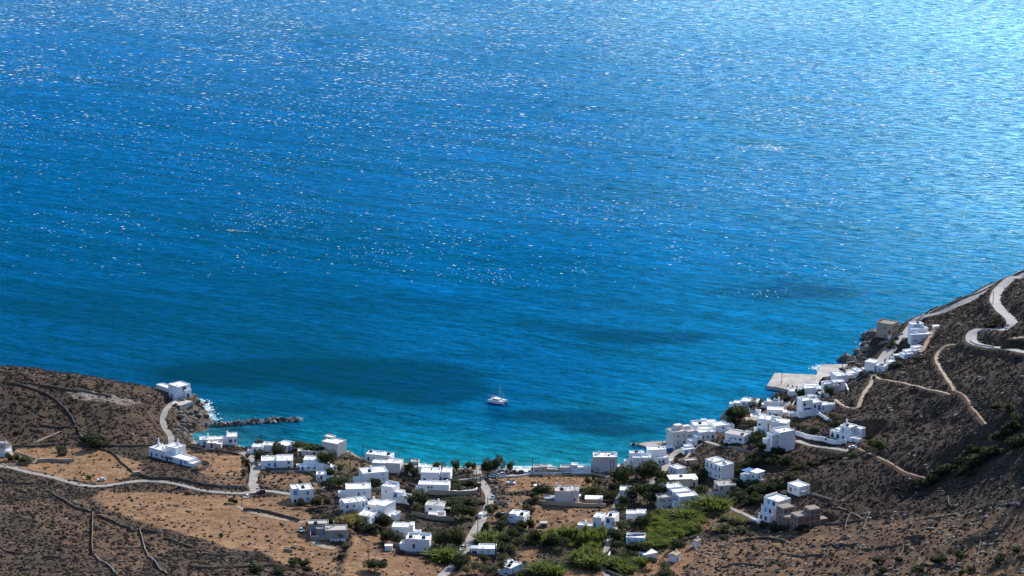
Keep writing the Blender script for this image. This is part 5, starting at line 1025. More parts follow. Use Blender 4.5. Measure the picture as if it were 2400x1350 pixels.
# loose rocks on cliffs (nobody could count them)
def scatter_rocks(name, label, m_, spots, smin, smax, seed=1):
    r = random.Random(seed); V = []; F = []
    prot = [rock_mesh(s + 50) for s in range(8)]
    for (x, y, z) in spots:
        v, f = r.choice(prot); s = smin + (smax - smin) * r.random() ** 2.2; a = r.uniform(0, 6.3); ca, sa = math.cos(a), math.sin(a); n = len(V); h = r.uniform(.5, .9)
        V += [(x + (p_[0] * ca - p_[1] * sa) * s, y + (p_[0] * sa + p_[1] * ca) * s * .8, z + p_[2] * s * h) for p_ in v]; F += [tuple(i + n for i in ff) for ff in f]
    return tag(mobj(name, mesh(name, V, F, m_)), kind='stuff', label=label)
def sample(n, wfun, seed, x0=-310, x1=330, y0=990, y1=1700):
    r = np.random.default_rng(seed); xs = r.uniform(x0, x1, n); ys = r.uniform(y0, y1, n)
    i = np.clip(np.searchsorted(GX, xs), 0, len(GX) - 1); j = np.clip(np.searchsorted(GY, ys), 0, len(GY) - 1)
    w = wfun(i, j); k = r.random(n) < w; return xs[k], ys[k], Hat(xs[k], ys[k]), i[k], j[k]
INV = (PXG > -80) & (PXG < 2480) & (PYG < 1400) & (PYG > 600)
LANDM = land & (dcoast > 1.0) & INV
xs, ys, zs, _, _ = sample(260000, lambda i, j: (LANDM[j, i] * rocky[j, i] * .55 * (1 - CLEAR[j, i])), 4)
scatter_rocks('shore_rocks', 'jumbled brown shore rocks under the headland and along the cliff', ROCKM, list(zip(xs, ys, zs)), .5, 2.6, 3)
SRIGHT = poly_w([(1640, 1265), (1960, 1225), (2200, 1205), (2420, 1150), (2420, 1360), (1590, 1360)])
HEAP = poly_w([(1160, 1160), (1195, 1155), (1200, 1185), (1170, 1190)]) + poly_w([(1150, 1125), (1165, 1125), (1172, 1150), (1160, 1150)])
xs, ys, zs, _, _ = sample(420000, lambda i, j: (LANDM[j, i] * (1 - CLEAR[j, i]) * (.003 + .04 * SRIGHT[j, i] + .25 * np.minimum(1, HEAP[j, i]) + .35 * ROCKP[j, i] * .3 + .012 * smooth(1900, 2100, PXG[j, i]))), 5)
scatter_rocks('field_stones', 'loose pale field stones lying over slopes and fallow plots', LSTONE, list(zip(xs, ys, zs)), .25, 1.5, 4)

# ------------------------------------------------------------------ dry-stone and plastered walls
WALLS = [  # px points, height, thickness, material, label
    ([(20, 899), (60, 907), (110, 925), (140, 948), (165, 975), (180, 1003)], 1.3, .9, STONE, 'long dry-stone wall running down the headland slope from the upper left'),
    ([(40, 897), (90, 902), (150, 912), (200, 918), (262, 930)], 1.0, .8, STONE, 'dry-stone wall across the headland above the pale rock outcrop'),
    ([(95, 998), (140, 1003), (180, 1003), (188, 1022), (215, 1040)], 1.1, .8, STONE, 'dry-stone wall just above the green bush at the headland foot'),
    ([(30, 1047), (80, 1047), (140, 1042), (165, 1040)], 1.1, .8, STONE, 'dry-stone wall at the lower left edge of the headland'),
    ([(215, 1046), (280, 1047), (330, 1046), (395, 1046), (450, 1050), (480, 1056)], 1.2, .8, STONE, 'straight dry-stone wall between the headland and the orange fields'),
    ([(223, 1050), (262, 1062), (285, 1085), (312, 1108)], 1.1, .7, STONE, 'curved dry-stone wall edging the farm driveway'),
    ([(88, 1083), (120, 1081), (150, 1083), (174, 1081)], 1.7, .7, OCHRE, 'stepped brown wall alone in the orange field'),
    ([(10, 1095), (40, 1090), (72, 1087), (88, 1077)], 1.5, .6, LSTONE, 'pale zigzag yard wall beside the left edge chapel'),
    ([(17, 1058), (60, 1070), (85, 1078)], 1.0, .6, LSTONE, 'low pale wall running from the left edge chapel to the bushes'),
    ([(312, 1113), (328, 1112)], 2.2, 2.6, LSTONE, 'square stone gatepost block where the farm drive meets the road'),
    ([(330, 1114), (355, 1123), (410, 1125), (440, 1131), (480, 1140), (510, 1142)], 2.0, .8, STONE, 'tall dark retaining wall beside the village road'),
    ([(510, 1142), (545, 1143), (580, 1140), (585, 1120), (588, 1102), (582, 1085), (568, 1070)], 1.6, .7, LSTONE, 'pale coping wall curving along the side road'),
    ([(440, 1063), (490, 1058), (530, 1061), (560, 1066)], 1.2, .7, STONE, 'dark wall behind the cream annex'),
    ([(605, 1092), (603, 1078), (608, 1074)], 1.8, .6, LSTONE, 'short wall between the side road and the courtyard house'),
    ([(622, 1101), (665, 1102), (705, 1101)], 1.6, .6, STONE, 'dark garden wall in front of the courtyard house'),
    ([(729, 1109), (745, 1125), (757, 1143)], 1.6, .8, STONE, 'dark field wall running down toward the two garden trees'),
    ([(448, 1105), (465, 1104), (490, 1095), (488, 1088), (465, 1082)], 1.8, .6, STONE, 'terrace wall at the right end of the farmhouse'),
    ([(570, 1196), (620, 1201), (665, 1212), (702, 1222)], 1.7, 1.0, STONE, 'dark bank wall above the farm track'),
    ([(795, 1072), (850, 1082), (895, 1096)], 1.2, .7, LSTONE, 'pale wall stepping down from the shore block house to the beach'),
    ([(860, 1147), (880, 1150), (893, 1146)], 1.8, .6, LSTONE, 'pale stone court wall between the upper house and the stair house'),
    ([(965, 1208), (995, 1214), (1030, 1220), (1065, 1222)], 2.6, .6, LSTONE, 'tall tan garden wall below the patio house'),
    ([(1003, 1158), (1050, 1160), (1090, 1160), (1118, 1158)], 2.2, .6, OCHRE, 'brown garden wall below the long garden house'),
    ([(1062, 1154), (1110, 1152), (1118, 1147)], 1.1, .5, WHITE, 'white inner garden wall with a small gate'),
    ([(960, 1136), (985, 1145), (1000, 1152)], 1.4, .7, STONE, 'rubble wall sloping down to the long garden house'),
    ([(1255, 1178), (1300, 1184), (1350, 1186), (1420, 1189)], 1.8, .5, OCHRE, 'brown boundary wall in front of the centre block house'),
    ([(1170, 1119), (1215, 1117), (1260, 1111), (1330, 1111), (1385, 1110)], .8, .4, WHITE, 'thin white kerb wall along the beach parking'),
    ([(1045, 1127), (1080, 1127), (1112, 1124)], .8, .4, WHITE, 'thin white wall behind the garden left of the beach lane'),
    ([(932, 1273), (965, 1272), (958, 1280), (920, 1280)], 1.6, .5, OCHRE, 'brown yard wall between the step houses'),
    ([(905, 1290), (901, 1275)], 2.2, .4, STONE, 'dark wall end beside the white shed'),
    ([(180, 1260)[:2], (217, 1250), (217, 1225), (218, 1205)][1:], 1.8, .8, STONE, 'straight dark wall running down the lower left slope'),
    ([(218, 1302), (216, 1280), (217, 1250)], 1.8, .8, STONE, 'lower part of the straight dark wall on the left slope'),
    ([(222, 1302), (240, 1318), (262, 1335), (275, 1350)], 1.3, .8, LSTONE, 'pale stone wall below the straight dark wall'),
    ([(120, 1158), (150, 1175), (175, 1190), (215, 1202)], 1.5, .8, STONE, 'dark terrace wall high on the lower left slope'),
    ([(222, 1209), (255, 1220), (275, 1229), (310, 1245)], 1.3, .8, STONE, 'dark terrace wall right of the straight wall'),
    ([(328, 1243), (335, 1270), (345, 1300), (365, 1320), (395, 1348)], 1.1, .8, LSTONE, 'winding pale wall on the lower slope'),
    ([(0, 1132), (40, 1135), (80, 1134)], 1.4, .8, STONE, 'short dark wall just under the village road at far left'),
    ([(10, 1294), (50, 1300)], 1.3, .8, STONE, 'isolated dark wall stub at the far lower left'),
    ([(100, 1306), (140, 1308)], 1.2, .8, STONE, 'second isolated wall stub on the lower left slope'),
    ([(330, 1245), (370, 1250)], 1.6, .8, STONE, 'dark wall stub in the middle of the left slope'),
    ([(385, 1262), (412, 1272), (450, 1285)], 1.4, .8, STONE, 'dark terrace step below the brown slope'),
    ([(440, 1330), (500, 1335), (560, 1332), (640, 1326)], 1.6, .9, STONE, 'long dark terrace wall at the bottom left edge'),
    ([(470, 1300), (530, 1302), (570, 1296)], 1.0, .8, STONE, 'thin terrace wall above the bottom left edge'),
    ([(664, 1294), (685, 1296)], 2.0, 1.2, LSTONE, 'small ruined pen with a white coping on the slope'),
    ([(1420, 1340), (1450, 1352)], 1.4, .6, LSTONE, 'pale lane wall at the bottom edge under the orchard'),
    ([(1565, 1274), (1600, 1268), (1625, 1262)], 1.2, .6, STONE, 'dark garden wall under the reed field'),
    ([(1425, 1310), (1430, 1300)], 1.6, .5, WHITE, 'short white wall stub beside the orchard lane'),
    ([(1888, 1158), (1920, 1164), (1950, 1172)], 1.0, .7, LSTONE, 'pale wall leaving the hillside cube to the right'),
    ([(1950, 1190), (1985, 1198), (2030, 1220)], 1.0, .7, LSTONE, 'crumbling pale wall low on the right hill'),
    ([(1905, 1236), (1970, 1228), (2050, 1212)], 1.3, .8, STONE, 'dark terrace wall right of the brick shells'),
    ([(1992, 1206), (1985, 1222), (1980, 1240)], 1.6, .8, STONE, 'first of two short dark cross walls on the lower right'),
    ([(2040, 1206), (2030, 1222), (2022, 1242)], 1.6, .8, STONE, 'second of two short dark cross walls on the lower right'),
    ([(1735, 1268), (1800, 1262), (1840, 1272)], 1.6, 1.0, STONE, 'dark ragged terrace wall under the brick shells'),
    ([(1890, 1275), (1950, 1278), (2010, 1276)], 1.5, .9, STONE, 'dark terrace wall across the lower right slope'),
    ([(2260, 1265), (2300, 1262), (2350, 1245)], 1.8, 1.0, STONE, 'thick terrace wall near the lower right corner'),
    ([(2300, 1262), (2295, 1290), (2285, 1330)], 1.6, .9, STONE, 'cross wall dropping to the lower right corner'),
    ([(2118, 1280), (2112, 1300), (2090, 1335)], 1.6, .9, STONE, 'cross wall in the terraces of the lower right'),
    ([(2225, 1150)[:2], (2222, 1165), (2225, 1185), (2245, 1190)][1:], 1.2, .8, STONE, 'curved dark wall on the right ridge'),
    ([(1865, 1020), (1890, 1028), (1930, 1034), (1960, 1041), (1984, 1040)], 2.4, .35, WHITE, 'long white garden wall in front of the arched hillside villa'),
    ([(1907, 969), (1930, 980), (1950, 990)], 1.7, .35, WHITE, 'white wall slanting down from the blue-front villa'),
    ([(1957, 947), (1935, 958), (1912, 968)], 2.4, .35, WHITE, 'white wall supporting the right end of the blue-front villa'),
    ([(1836, 964), (1850, 952), (1866, 938)], 2.2, .4, CREAM, 'tall beige wall climbing behind the broad terrace house'),
    ([(1793, 1050), (1812, 1065), (1826, 1060)], 1.2, .35, WHITE, 'white wall at the foot of the four-storey house'),
    ([(1687, 1046), (1730, 1053), (1770, 1058)], 1.4, .4, LSTONE, 'beige parapet of the hill lane'),
    ([(1590, 1085), (1606, 1078), (1622, 1062), (1645, 1045)], 1.3, .5, OCHRE, 'brown bank wall under the harbour road'),
    ([(1988, 920), (1985, 910), (1975, 905), (1955, 912)], 1.6, .35, WHITE, 'white curved wall above the round-front house'),
    ([(1958, 918), (1990, 905), (2020, 885), (2050, 872), (2088, 858)], 1.5, .5, LSTONE, 'long pale retaining wall behind the quay row'),
    ([(2036, 901), (2045, 886), (2052, 884)], 1.3, .4, LSTONE, 'pale wall at the first bend of the hill path'),
    ([(2395, 637), (2330, 667), (2270, 694), (2210, 720), (2155, 747), (2140, 757)], .9, .35, CONC, 'concrete parapet along the sea side of the coast road'),
    ([(2273, 799), (2290, 809), (2330, 815)], .8, .3, CONC, 'low concrete parapet round the hairpin bend'),
    ([(2284, 785), (2330, 773), (2365, 764)], .8, .3, CONC, 'low concrete parapet above the hairpin bend'),
    ([(2058, 812), (2078, 803), (2092, 797)], 2.2, .5, LSTONE, 'pale retaining wall under the ochre stone mansion'),
    ([(2140, 1222), (2200, 1215), (2262, 1200)], 1.3, .9, STONE, 'long thin terrace wall high on the lower right slope'),
    ([(2020, 1292), (2060, 1285), (2105, 1281)], 1.6, .9, STONE, 'dark terrace wall left of the stepped cross wall'),
    ([(2122, 1262), (2168, 1260)], 2.0, 1.1, STONE, 'stubby dark terrace wall above the stepped cross wall'),
    ([(2268, 1290), (2250, 1306), (2236, 1330)], 1.5, .9, STONE, 'slanting cross wall left of the lower right corner plot'),
    ([(2320, 1192), (2390, 1186)], 1.2, .9, LSTONE, 'pale upper edge wall of the lower right corner plot'),
    ([(1830, 1300), (1880, 1307), (1930, 1300)], 1.4, .9, STONE, 'dark terrace wall low under the brick shells'),
    ([(1690, 1330), (1740, 1322), (1790, 1328)], 1.3, .9, STONE, 'dark terrace wall at the bottom edge right of the orchard'),
    ([(2140, 1330), (2200, 1322), (2255, 1332)], 1.5, .9, STONE, 'dark terrace wall at the bottom edge near the right corner'),
    ([(1758, 1218), (1775, 1226), (1792, 1232)], 1.0, .5, WHITE, 'short white wall at the end of the concrete ramp'),
]
wr = random.Random(9)
for wi, (pts, hh, th, m_, lab) in enumerate(WALLS):
    W = np.array([P(a, b) for a, b in pts]); C = catmull(W[:, :2], 1.4); T = np.gradient(C, axis=0); T /= np.linalg.norm(T, axis=1)[:, None] + 1e-9; Nn = np.stack([-T[:, 1], T[:, 0]], 1)
    stone = m_ in (STONE, LSTONE); th *= (.52 if stone and th < 2 else 1); hh *= (.8 if stone else 1) * (.75 if stone and pts[0][0] > 1680 and pts[0][1] > 1180 else 1); V = []; F = []; o0 = C[0]; z0 = float(Hat(*o0))
    for k in range(len(C)):
        z = float(Hat(*C[k])); jj = (wr.uniform(-.18, .16) if stone else 0); top = z + hh + jj; w1 = th / 2 * (1 + (wr.uniform(-.2, .25) if stone else 0))
        for s_, zz in ((-1, z - 1.2), (-1, top), (1, top + (wr.uniform(-.1, .1) if stone else 0)), (1, z - 1.2)):
            ww = w1 * (1.15 if zz < top - .3 else .85) if stone else w1
            V.append((C[k][0] + Nn[k][0] * s_ * ww - o0[0], C[k][1] + Nn[k][1] * s_ * ww - o0[1], zz - z0))
    for k in range(len(C) - 1):
        for e in range(3): F.append((k * 4 + e, (k + 1) * 4 + e, (k + 1) * 4 + e + 1, k * 4 + e + 1)[::-1])
    F.append((0, 1, 2, 3)); n = (len(C) - 1) * 4; F.append((n + 3, n + 2, n + 1, n))
    o = mobj('stone_wall' if stone else 'garden_wall', mesh('stone_wall', V, F, m_), loc=(o0[0], o0[1], z0)); tag(o, lab, 'wall')

# ------------------------------------------------------------------ quay
def slab_px(name, pts, z0, z1, m_, label=None, cat=None, kind='structure'):
    W = [atz(a, b, z1) for a, b in pts]; n = len(W)
    V = [(float(a), float(b), z0) for a, b in W] + [(float(a), float(b), z1) for a, b in W]
    F = [tuple(range(n, 2 * n)), tuple(range(n - 1, -1, -1))] + [(k, (k + 1) % n, n + (k + 1) % n, n + k) for k in range(n)]
    me = mesh(name, V, F, m_)
    import bmesh
    bm = bmesh.new(); bm.from_mesh(me); bmesh.ops.recalc_face_normals(bm, faces=bm.faces); bm.to_mesh(me); bm.free()
    return tag(mobj(name, me), label, cat, kind=kind)
QC = mat('quay_concrete', (.47, .42, .37), .9, scale=.16, col2=(.27, .235, .205))
slab_px('quay', [(1797, 904), (1816, 874), (1863, 876), (1914, 878), (1917, 866), (1926, 858), (1938, 854), (1995, 853), (2003, 868), (1975, 874), (1955, 885), (1938, 902), (1915, 916), (1880, 922), (1850, 914), (1826, 908)], -3, 1.9, QC)
slab_px('slipway', [(1496, 1041), (1512, 1037), (1572, 1034), (1574, 1052), (1536, 1056), (1528, 1050)], -2, .8, QC)
slab_px('chapel_forecourt', [(406, 934), (440, 938), (452, 940), (424, 950), (402, 948)], 0, float(P(424, 942)[2]) + .25, mat('pale_paving', (.50, .46, .41), .9, scale=.5, col2=(.42, .38, .33)))
slab_px('beach_terrace', [(1203, 1107), (1201, 1098), (1243, 1098), (1244, 1106)], 0, 2.4, mat('bright_paving', (.72, .70, .66), .9, scale=.8, col2=(.60, .58, .54)))
for pa, pb in [((1846, 875), (1832, 909)), ((1880, 877), (1868, 918)), ((1914, 878), (1914, 916)), ((1806, 890), (1925, 897))]:
    b = MB(); x0, y0 = atz(*pa, 1.904); x1, y1 = atz(*pb, 1.904); d = Vector((x1 - x0, y1 - y0, 0)).normalized(); n = Vector((-d.y, d.x, 0)) * .09
    b.add([(x0 - n.x, y0 - n.y, 1.906), (x1 - n.x, y1 - n.y, 1.906), (x1 + n.x, y1 + n.y, 1.906), (x0 + n.x, y0 + n.y, 1.906)], [(0, 1, 2, 3)])
    tag(b.build('quay_joint', mat('pale_joint', (.60, .56, .50), .9)), kind='structure')
BOL = MB(); BOL.cyl(0, 0, 0, .5, .28, .22, 8); BOL.cyl(0, 0, .5, .7, .36, .3, 8); bme = BOL.me('bollard', DARK)
for k, (px, py, l) in enumerate([(1847, 905, 'left'), (1858, 907, 'middle'), (1868, 909, 'right')]):
    x, y = atz(px, py, 1.9); o = mobj('bollard', bme, loc=(float(x), float(y), 1.9)); o.scale = (1.6, 1.6, 1.3); tag(o, l + ' one of three dark bollards near the quay front edge' if l != 'middle' else 'middle one of three dark bollards near the quay front edge', 'bollard', 'bollards on the quay')

# ------------------------------------------------------------------ boats
def hull(b, L, Bm, Hh, x=0, n=12, sheer=.25, z0=0.0):
    V = []
    for k in range(n + 1):
        t = k / n; w = Bm / 2 * (1 - max(0, (t - .45) / .55) ** 2.2) * (.86 + .14 * min(1, t * 4)); zt = z0 + Hh * (1 + sheer * t * t); y = -L / 2 + L * t
        V += [(x - w, y, zt), (x - w * .8, y, z0), (x, y, z0 - .35), (x + w * .8, y, z0), (x + w, y, zt)]
    F = []
    for k in range(n):
        for e in range(4): F.append((k * 5 + e, k * 5 + e + 1, k * 5 + 6 + e, k * 5 + 5 + e))
        F.append((k * 5 + 4, k * 5, k * 5 + 5, k * 5 + 9))
    F.append((4, 3, 2, 1, 0)); F.append(tuple(n * 5 + i for i in range(5)))
    b.add(V, F)
x, y = atz(1168, 943, 0)
cat_ = empty('catamaran', (float(x), float(y), 0), math.radians(-122)); tag(cat_, 'white sailing catamaran with bare mast anchored in the bay', 'catamaran'); cat_.scale = (.86, .86, .86)
GEL = mat('white_gelcoat', (.78, .79, .78), .3, spec=.5)
for sgn in (-1, 1):
    b = MB(); hull(b, 12.2, 1.9, 1.55, x=sgn * 2.35, z0=.05); b.build('hull', GEL, cat_)
b = MB(); b.box(-1.6, -5.3, .95, 1.6, 2.2, 1.62); b.build('bridge_deck', GEL, cat_)
b = MB(); V = [(-2.3, -3.6, 1.62), (2.3, -3.6, 1.62), (2.1, 2.2, 1.62), (-2.1, 2.2, 1.62), (-1.9, -3.3, 2.75), (1.9, -3.3, 2.75), (1.4, .9, 2.7), (-1.4, .9, 2.7)]
b.add(V, [(0, 1, 5, 4), (1, 2, 6, 5), (2, 3, 7, 6), (3, 0, 4, 7), (4, 5, 6, 7)]); b.build('cabin', GEL, cat_)
b = MB(); b.add([(-1.78, 2.12, 1.95), (1.78, 2.12, 1.95), (1.45, 1.15, 2.55), (-1.45, 1.15, 2.55)], [(0, 1, 2, 3)]); b.box(2.15, -3.0, 1.95, 2.22, .8, 2.35); b.box(-2.22, -3.0, 1.95, -2.15, .8, 2.35); b.build('cabin_window', GLASS, cat_)
b = MB(); b.add([(-1.4, 2.3, 1.45), (1.4, 2.3, 1.45), (1.5, 5.4, 1.6), (-1.5, 5.4, 1.6)], [(0, 1, 2, 3)]); b.tube((-2.3, 5.5, 1.6), (2.3, 5.5, 1.6), .09); b.build('trampoline', mat('net', (.25, .27, .28), .9), cat_)
b = MB(); b.box(-2.0, -5.6, 3.3, 2.0, -3.2, 3.42); b.build('bimini', mat('navy_canvas', (.10, .06, .09), .8), cat_)
b = MB()
for xx in (-1.9, 1.9):
    for yy in (-5.5, -3.3): b.tube((xx, yy, 1.6), (xx, yy, 3.3), .05, n=5)
b.build('bimini_posts', METAL, cat_)
b = MB(); b.tube((0, .9, 1.6), (0, .9, 11.6), .13, .08, 8); b.build('mast', METAL, cat_)
b = MB(); b.tube((0, .7, 3.9), (0, -5.2, 4.0), .22, .2, 8); b.build('boom_with_furled_sail', mat('sail_cover', (.62, .64, .68), .8), cat_)
b = MB(); b.tube((-.9, .9, 6.8), (.9, .9, 6.8), .05, n=5); b.tube((-.7, .9, 9.2), (.7, .9, 9.2), .05, n=5); b.build('spreaders', METAL, cat_)
b = MB(); b.cyl(0, 1.1, 6.9, 7.4, .3, .3, 8); b.build('radar', GEL, cat_)
b = MB(); b.tube((0, 5.5, 1.7), (0, .95, 11.2), .06, n=4); b.tube((2.4, .5, 1.6), (0, .9, 11.2), .03, n=4); b.tube((-2.4, .5, 1.6), (0, .9, 11.2), .03, n=4); b.build('rigging', METAL, cat_)
b = MB(); b.box(-1.1, -6.7, .9, 1.1, -5.5, 1.2); b.build('dinghy', mat('dinghy_grey', (.35, .35, .36), .6), cat_)
p = G3(1197, 1135); bt = empty('boat', p, math.radians(80)); tag(bt, 'white boat with a blue deck laid up in the dry field', 'boat')
b = MB(); hull(b, 4.8, 1.8, .7, z0=.4); b.build('hull', GEL, bt); b = MB(); b.box(-.6, -1.4, 1.0, .6, .6, 1.45); b.build('deck', BLUEP, bt)
for k, (px, py, lab) in enumerate([(1834, 912, 'small rowing boat moored nearest the quay corner'), (1845, 915, 'second small rowing boat moored at the quay front'), (1857, 919, 'third small rowing boat moored at the quay front')]):
    x, y = atz(px, py, 0); bt = empty('rowing_boat', (float(x), float(y), 0.1), math.radians([70, 95, 60][k])); tag(bt, lab, 'boat', 'rowing boats moored at the quay')
    b = MB(); hull(b, 3.6, 1.4, .5); b.build('hull', [BLUEP, GEL, GEL][k], bt); b = MB(); b.box(-.5, -.9, .5, .5, -.6, .56); b.box(-.5, .3, .5, .5, .6, .56); b.build('bench', BROWN, bt)

# ------------------------------------------------------------------ cars
def car_protos():
    def body(kind):
        b = MB(); L = 4.1
        if kind == 'van': prof = [(-2.3, .35), (-2.35, 1.0), (-1.9, 1.25), (-1.3, 1.95), (2.2, 2.0), (2.3, .35)]
        elif kind == 'suv': prof = [(-2.1, .38), (-2.15, .95), (-1.2, 1.08), (2.1, 1.05), (2.12, .38)]
        elif kind == 'pick': prof = [(-2.4, .4), (-2.45, .95), (-1.4, 1.05), (2.4, 1.0), (2.4, .4)]
        else: prof = [(-1.95, .32), (-2.0, .78), (-1.1, .92), (1.9, .92), (1.97, .36)]
        w = .86; n = len(prof)
        V = [(x, -w, z) for x, z in prof] + [(x, w, z) for x, z in prof]
        F = [tuple(range(n)), tuple(range(2 * n - 1, n - 1, -1))] + [(k, k + n, (k + 1) % n + n, (k + 1) % n) for k in range(n)]
        b.add(V, F); return b
    def cabin(kind):
        b = MB()
        t = {'suv': (-1.15, -.5, 1.75, 2.0, 1.06, 1.68), 'car': (-1.05, -.35, 1.1, 1.75, .9, 1.42), 'pick': (-1.3, -.7, .3, .5, 1.0, 1.65), 'van': (-1.85, -1.35, -.2, -.1, 1.25, 1.9)}[kind]
        a, c, d, e, z0, z1 = t; w0, w1 = .84, .68
        if kind == 'van': w0 = w1 = .875
        V = [(a, -w0, z0), (e, -w0, z0), (e, w0, z0), (a, w0, z0), (c, -w1, z1), (d, -w1, z1), (d, w1, z1), (c, w1, z1)]
        b.add(V, [(0, 1, 5, 4), (1, 2, 6, 5), (2, 3, 7, 6), (3, 0, 4, 7), (4, 5, 6, 7)])
        r = MB(); r.box(c + .02, -w1 + .02, z1 + .003, d - .02, w1 - .02, z1 + .06); return b, r
    return body, cabin
body, cabin = car_protos()
WH = MB(); WH.tube((0, -.1, .32), (0, .1, .32), .32, n=12); wme = WH.me('wheel', TYRE)
HL = MB(); HL.box(-.04, -.16, -.08, .04, .16, .08); hme = HL.me('headlight', mat('headlight_glass', (.75, .75, .72), .2))
PAINT = {n: mat('car_' + n, c, .3, spec=.6) for n, c in dict(white=(.80, .80, .79), silver=(.48, .50, .52), dark=(.03, .035, .045), red=(.14, .015, .02), blue=(.25, .45, .55), grey=(.18, .2, .22)).items()}
CARS = [(238, 1127, 5, 'car', 'white', 'white car parked alone in the orange field by the road', 'car'), (579, 1167, 62, 'car', 'white', 'white car parked off the road below the junction', 'car'), (612, 1156, 12, 'suv', 'red', 'dark red car parked beside the junction', 'car'),
        (748, 1200, 8, 'car', 'dark', 'dark car in the shade below the balcony house', 'car'), (706, 1246, 100, 'car', 'blue', 'pale blue car beside the grey stone compound', 'car'), (1155, 1119, 8, 'car', 'white', 'white car parked left of the beach hut wall', 'car'),
        (1176, 1115, 4, 'suv', 'white', 'white estate car in front of the tamarisk trees', 'car'), (1175, 1107, 2, 'car', 'dark', 'dark car in the tree shade behind the white estate car', 'car'), (1204, 1108, 0, 'car', 'red', 'red car parked under the small round beach tree', 'car'),
        (1219, 1110, 0, 'suv', 'dark', 'black car parked between the red car and white pickup', 'car'), (1243, 1109, 4, 'pick', 'white', 'white pickup parked beside the boathouse pair', 'pickup'), (1155, 1169, 78, 'car', 'blue', 'pale car pulled up at the side of the beach lane', 'car'),
        (1126, 1213, 82, 'van', 'white', 'white van driving on the beach lane', 'van'), (1174, 1210, 8, 'suv', 'grey', 'grey car parked behind the corner terrace cottage wall', 'car'),
        (1085, 1286, 55, 'car', 'silver', 'farthest of three cars parked in line by the roadside cottage', 'car'), (1079, 1296, 55, 'car', 'white', 'middle of three cars parked in line by the roadside cottage', 'car'), (1072, 1306, 60, 'car', 'silver', 'nearest of three cars parked in line by the roadside cottage', 'car'),
        (1564, 1040, 5, 'suv', 'silver', 'silver car parked on the slipway behind the harbour building', 'car'), (1998, 1051, -22, 'car', 'white', 'white car parked at the end of the villa road', 'car'), (2100, 795, -30, 'car', 'dark', 'dark car in front of the ochre stone mansion', 'car'),
        (2110, 787, 40, 'car', 'grey', 'grey car beside the coast road behind the ochre mansion', 'car'), (1503, 1145, 10, 'car', 'white', 'white car parked in tree shade below the beach houses', 'car'), (826, 1175, 0, 'car', 'dark', '', ''), (1630, 1168, 15, 'car', 'silver', 'silver car in the shade behind the blue terrace house', 'car')]
cm = {}
for (px, py, yaw, kd, colr, lab, ct) in CARS:
    if not lab: continue
    p = G3(px, py); r = empty({'van': 'van', 'pick': 'pickup'}.get(kd, 'car'), p, math.radians(yaw)); r.location.z += .12; tag(r, lab, ct)
    sl_ = [float(Hat(p[0] + dx, p[1] + dy)) for dx, dy in ((1.5, 0), (-1.5, 0), (0, 1.5), (0, -1.5))]
    r.location.z = max(p[2], sum(sl_) / 4) + .1
    mobj('body', cm.setdefault(('b', kd, colr), body(kd).me('body', PAINT[colr])), r)
    cb, rf = cabin(kd)
    c_ = mobj('windows', cm.setdefault(('c', kd), cb.me('windows', GLASS)), r); mobj('car_roof', cm.setdefault(('r', kd, colr), rf.me('car_roof', PAINT[colr])), r)
    for wx in (-1.3, 1.3):
        for wy in (-.8, .8): mobj('wheel', wme, r, (wx, wy, 0))
    for wy in (-.55, .55): mobj('headlight', hme, r, (-1.99 if kd == 'car' else -2.16 if kd == 'suv' else -2.36 if kd == 'van' else -2.44, wy, .68 if kd != 'car' else .62))

# ------------------------------------------------------------------ utility poles
POLES = [(558, 1048, 8.3, 'behind the right end of the cove house'), (612, 1042, 6.5, 'on the shore behind the split-level cottage'), (687, 1066, 6.8, 'beside the grey-roofed cottage'), (777, 1042, 7, 'behind the shore block house'), (579, 1152, 6, 'at the wall corner by the junction'),
         (567, 1189, 6.2, 'alone at the top of the farm track'), (821, 1101, 9.8, 'in the field under the shore block house'), (850, 1071, 7.0, 'on the shore left of the long shore house'), (935, 1082, 6.5, 'behind the windowless white block'), (978, 1112, 8.2, 'in front of the white beach annex'),
         (960, 1138, 6.6, 'beside the rubble wall of the stair house'), (947, 1195, 8.5, 'in front of the outside stair house'), (1111, 1121, 11.0, 'left of the beach lane by the sea'), (1116, 1126, 6.5, 'close behind the taller beach lane pole'), (1126, 1164, 11.0, 'at the corner of the brown garden wall'), (1143, 1217, 10.8, 'right of the beach lane near the van'),
         (1153, 1228, 5.6, 'in the garden right of the van'), (1120, 1262, 9.4, 'on the lane beside the meadow trees'), (1090, 1292, 8.6, 'next to the line of parked cars'), (863, 1316, 8, 'alone on the brown slope below the step houses'), (1248, 1115, 9.2, 'in front of the boathouse pair'), (1431, 1116, 9.2, 'at the right corner of the large beach block'), (1437, 1112, 8.0, 'second at the right corner of the large beach block'),
         (1428, 1205, 8, 'at the foot of the side lane'), (1449, 1208, 4.5, 'short one by the patch-roof bungalow'), (1606, 1050, 6, 'in front of the harbour hotel'), (1647, 1048, 7, 'at the bend of the harbour road'), (1853, 980, 8.6, 'beside the lane left of the blue-front villa'), (1830, 955, 6, 'behind the awning bungalow'), (1800, 1020, 6.4, 'against the tall plain villa'),
         (2327, 714, 8, 'on the sea side of the hairpin road'), (2233, 1063, 7, 'alone on the dark hillside'), (2186, 792, 5.5, 'beside the stepped coast road villa'), (2095, 832, 6.5, 'beside the coast road under the villa'), (1974, 871, 5.2, 'on the quay ramp'), (1269, 1290, 5, 'at the edge of the orange plot'), (1844, 1238, 6, 'in front of the left brick shell'), (1161, 1300, 7, 'right behind the roadside cottage'), (1832, 905, 7.5, 'lamp-like at the middle of the quay')]
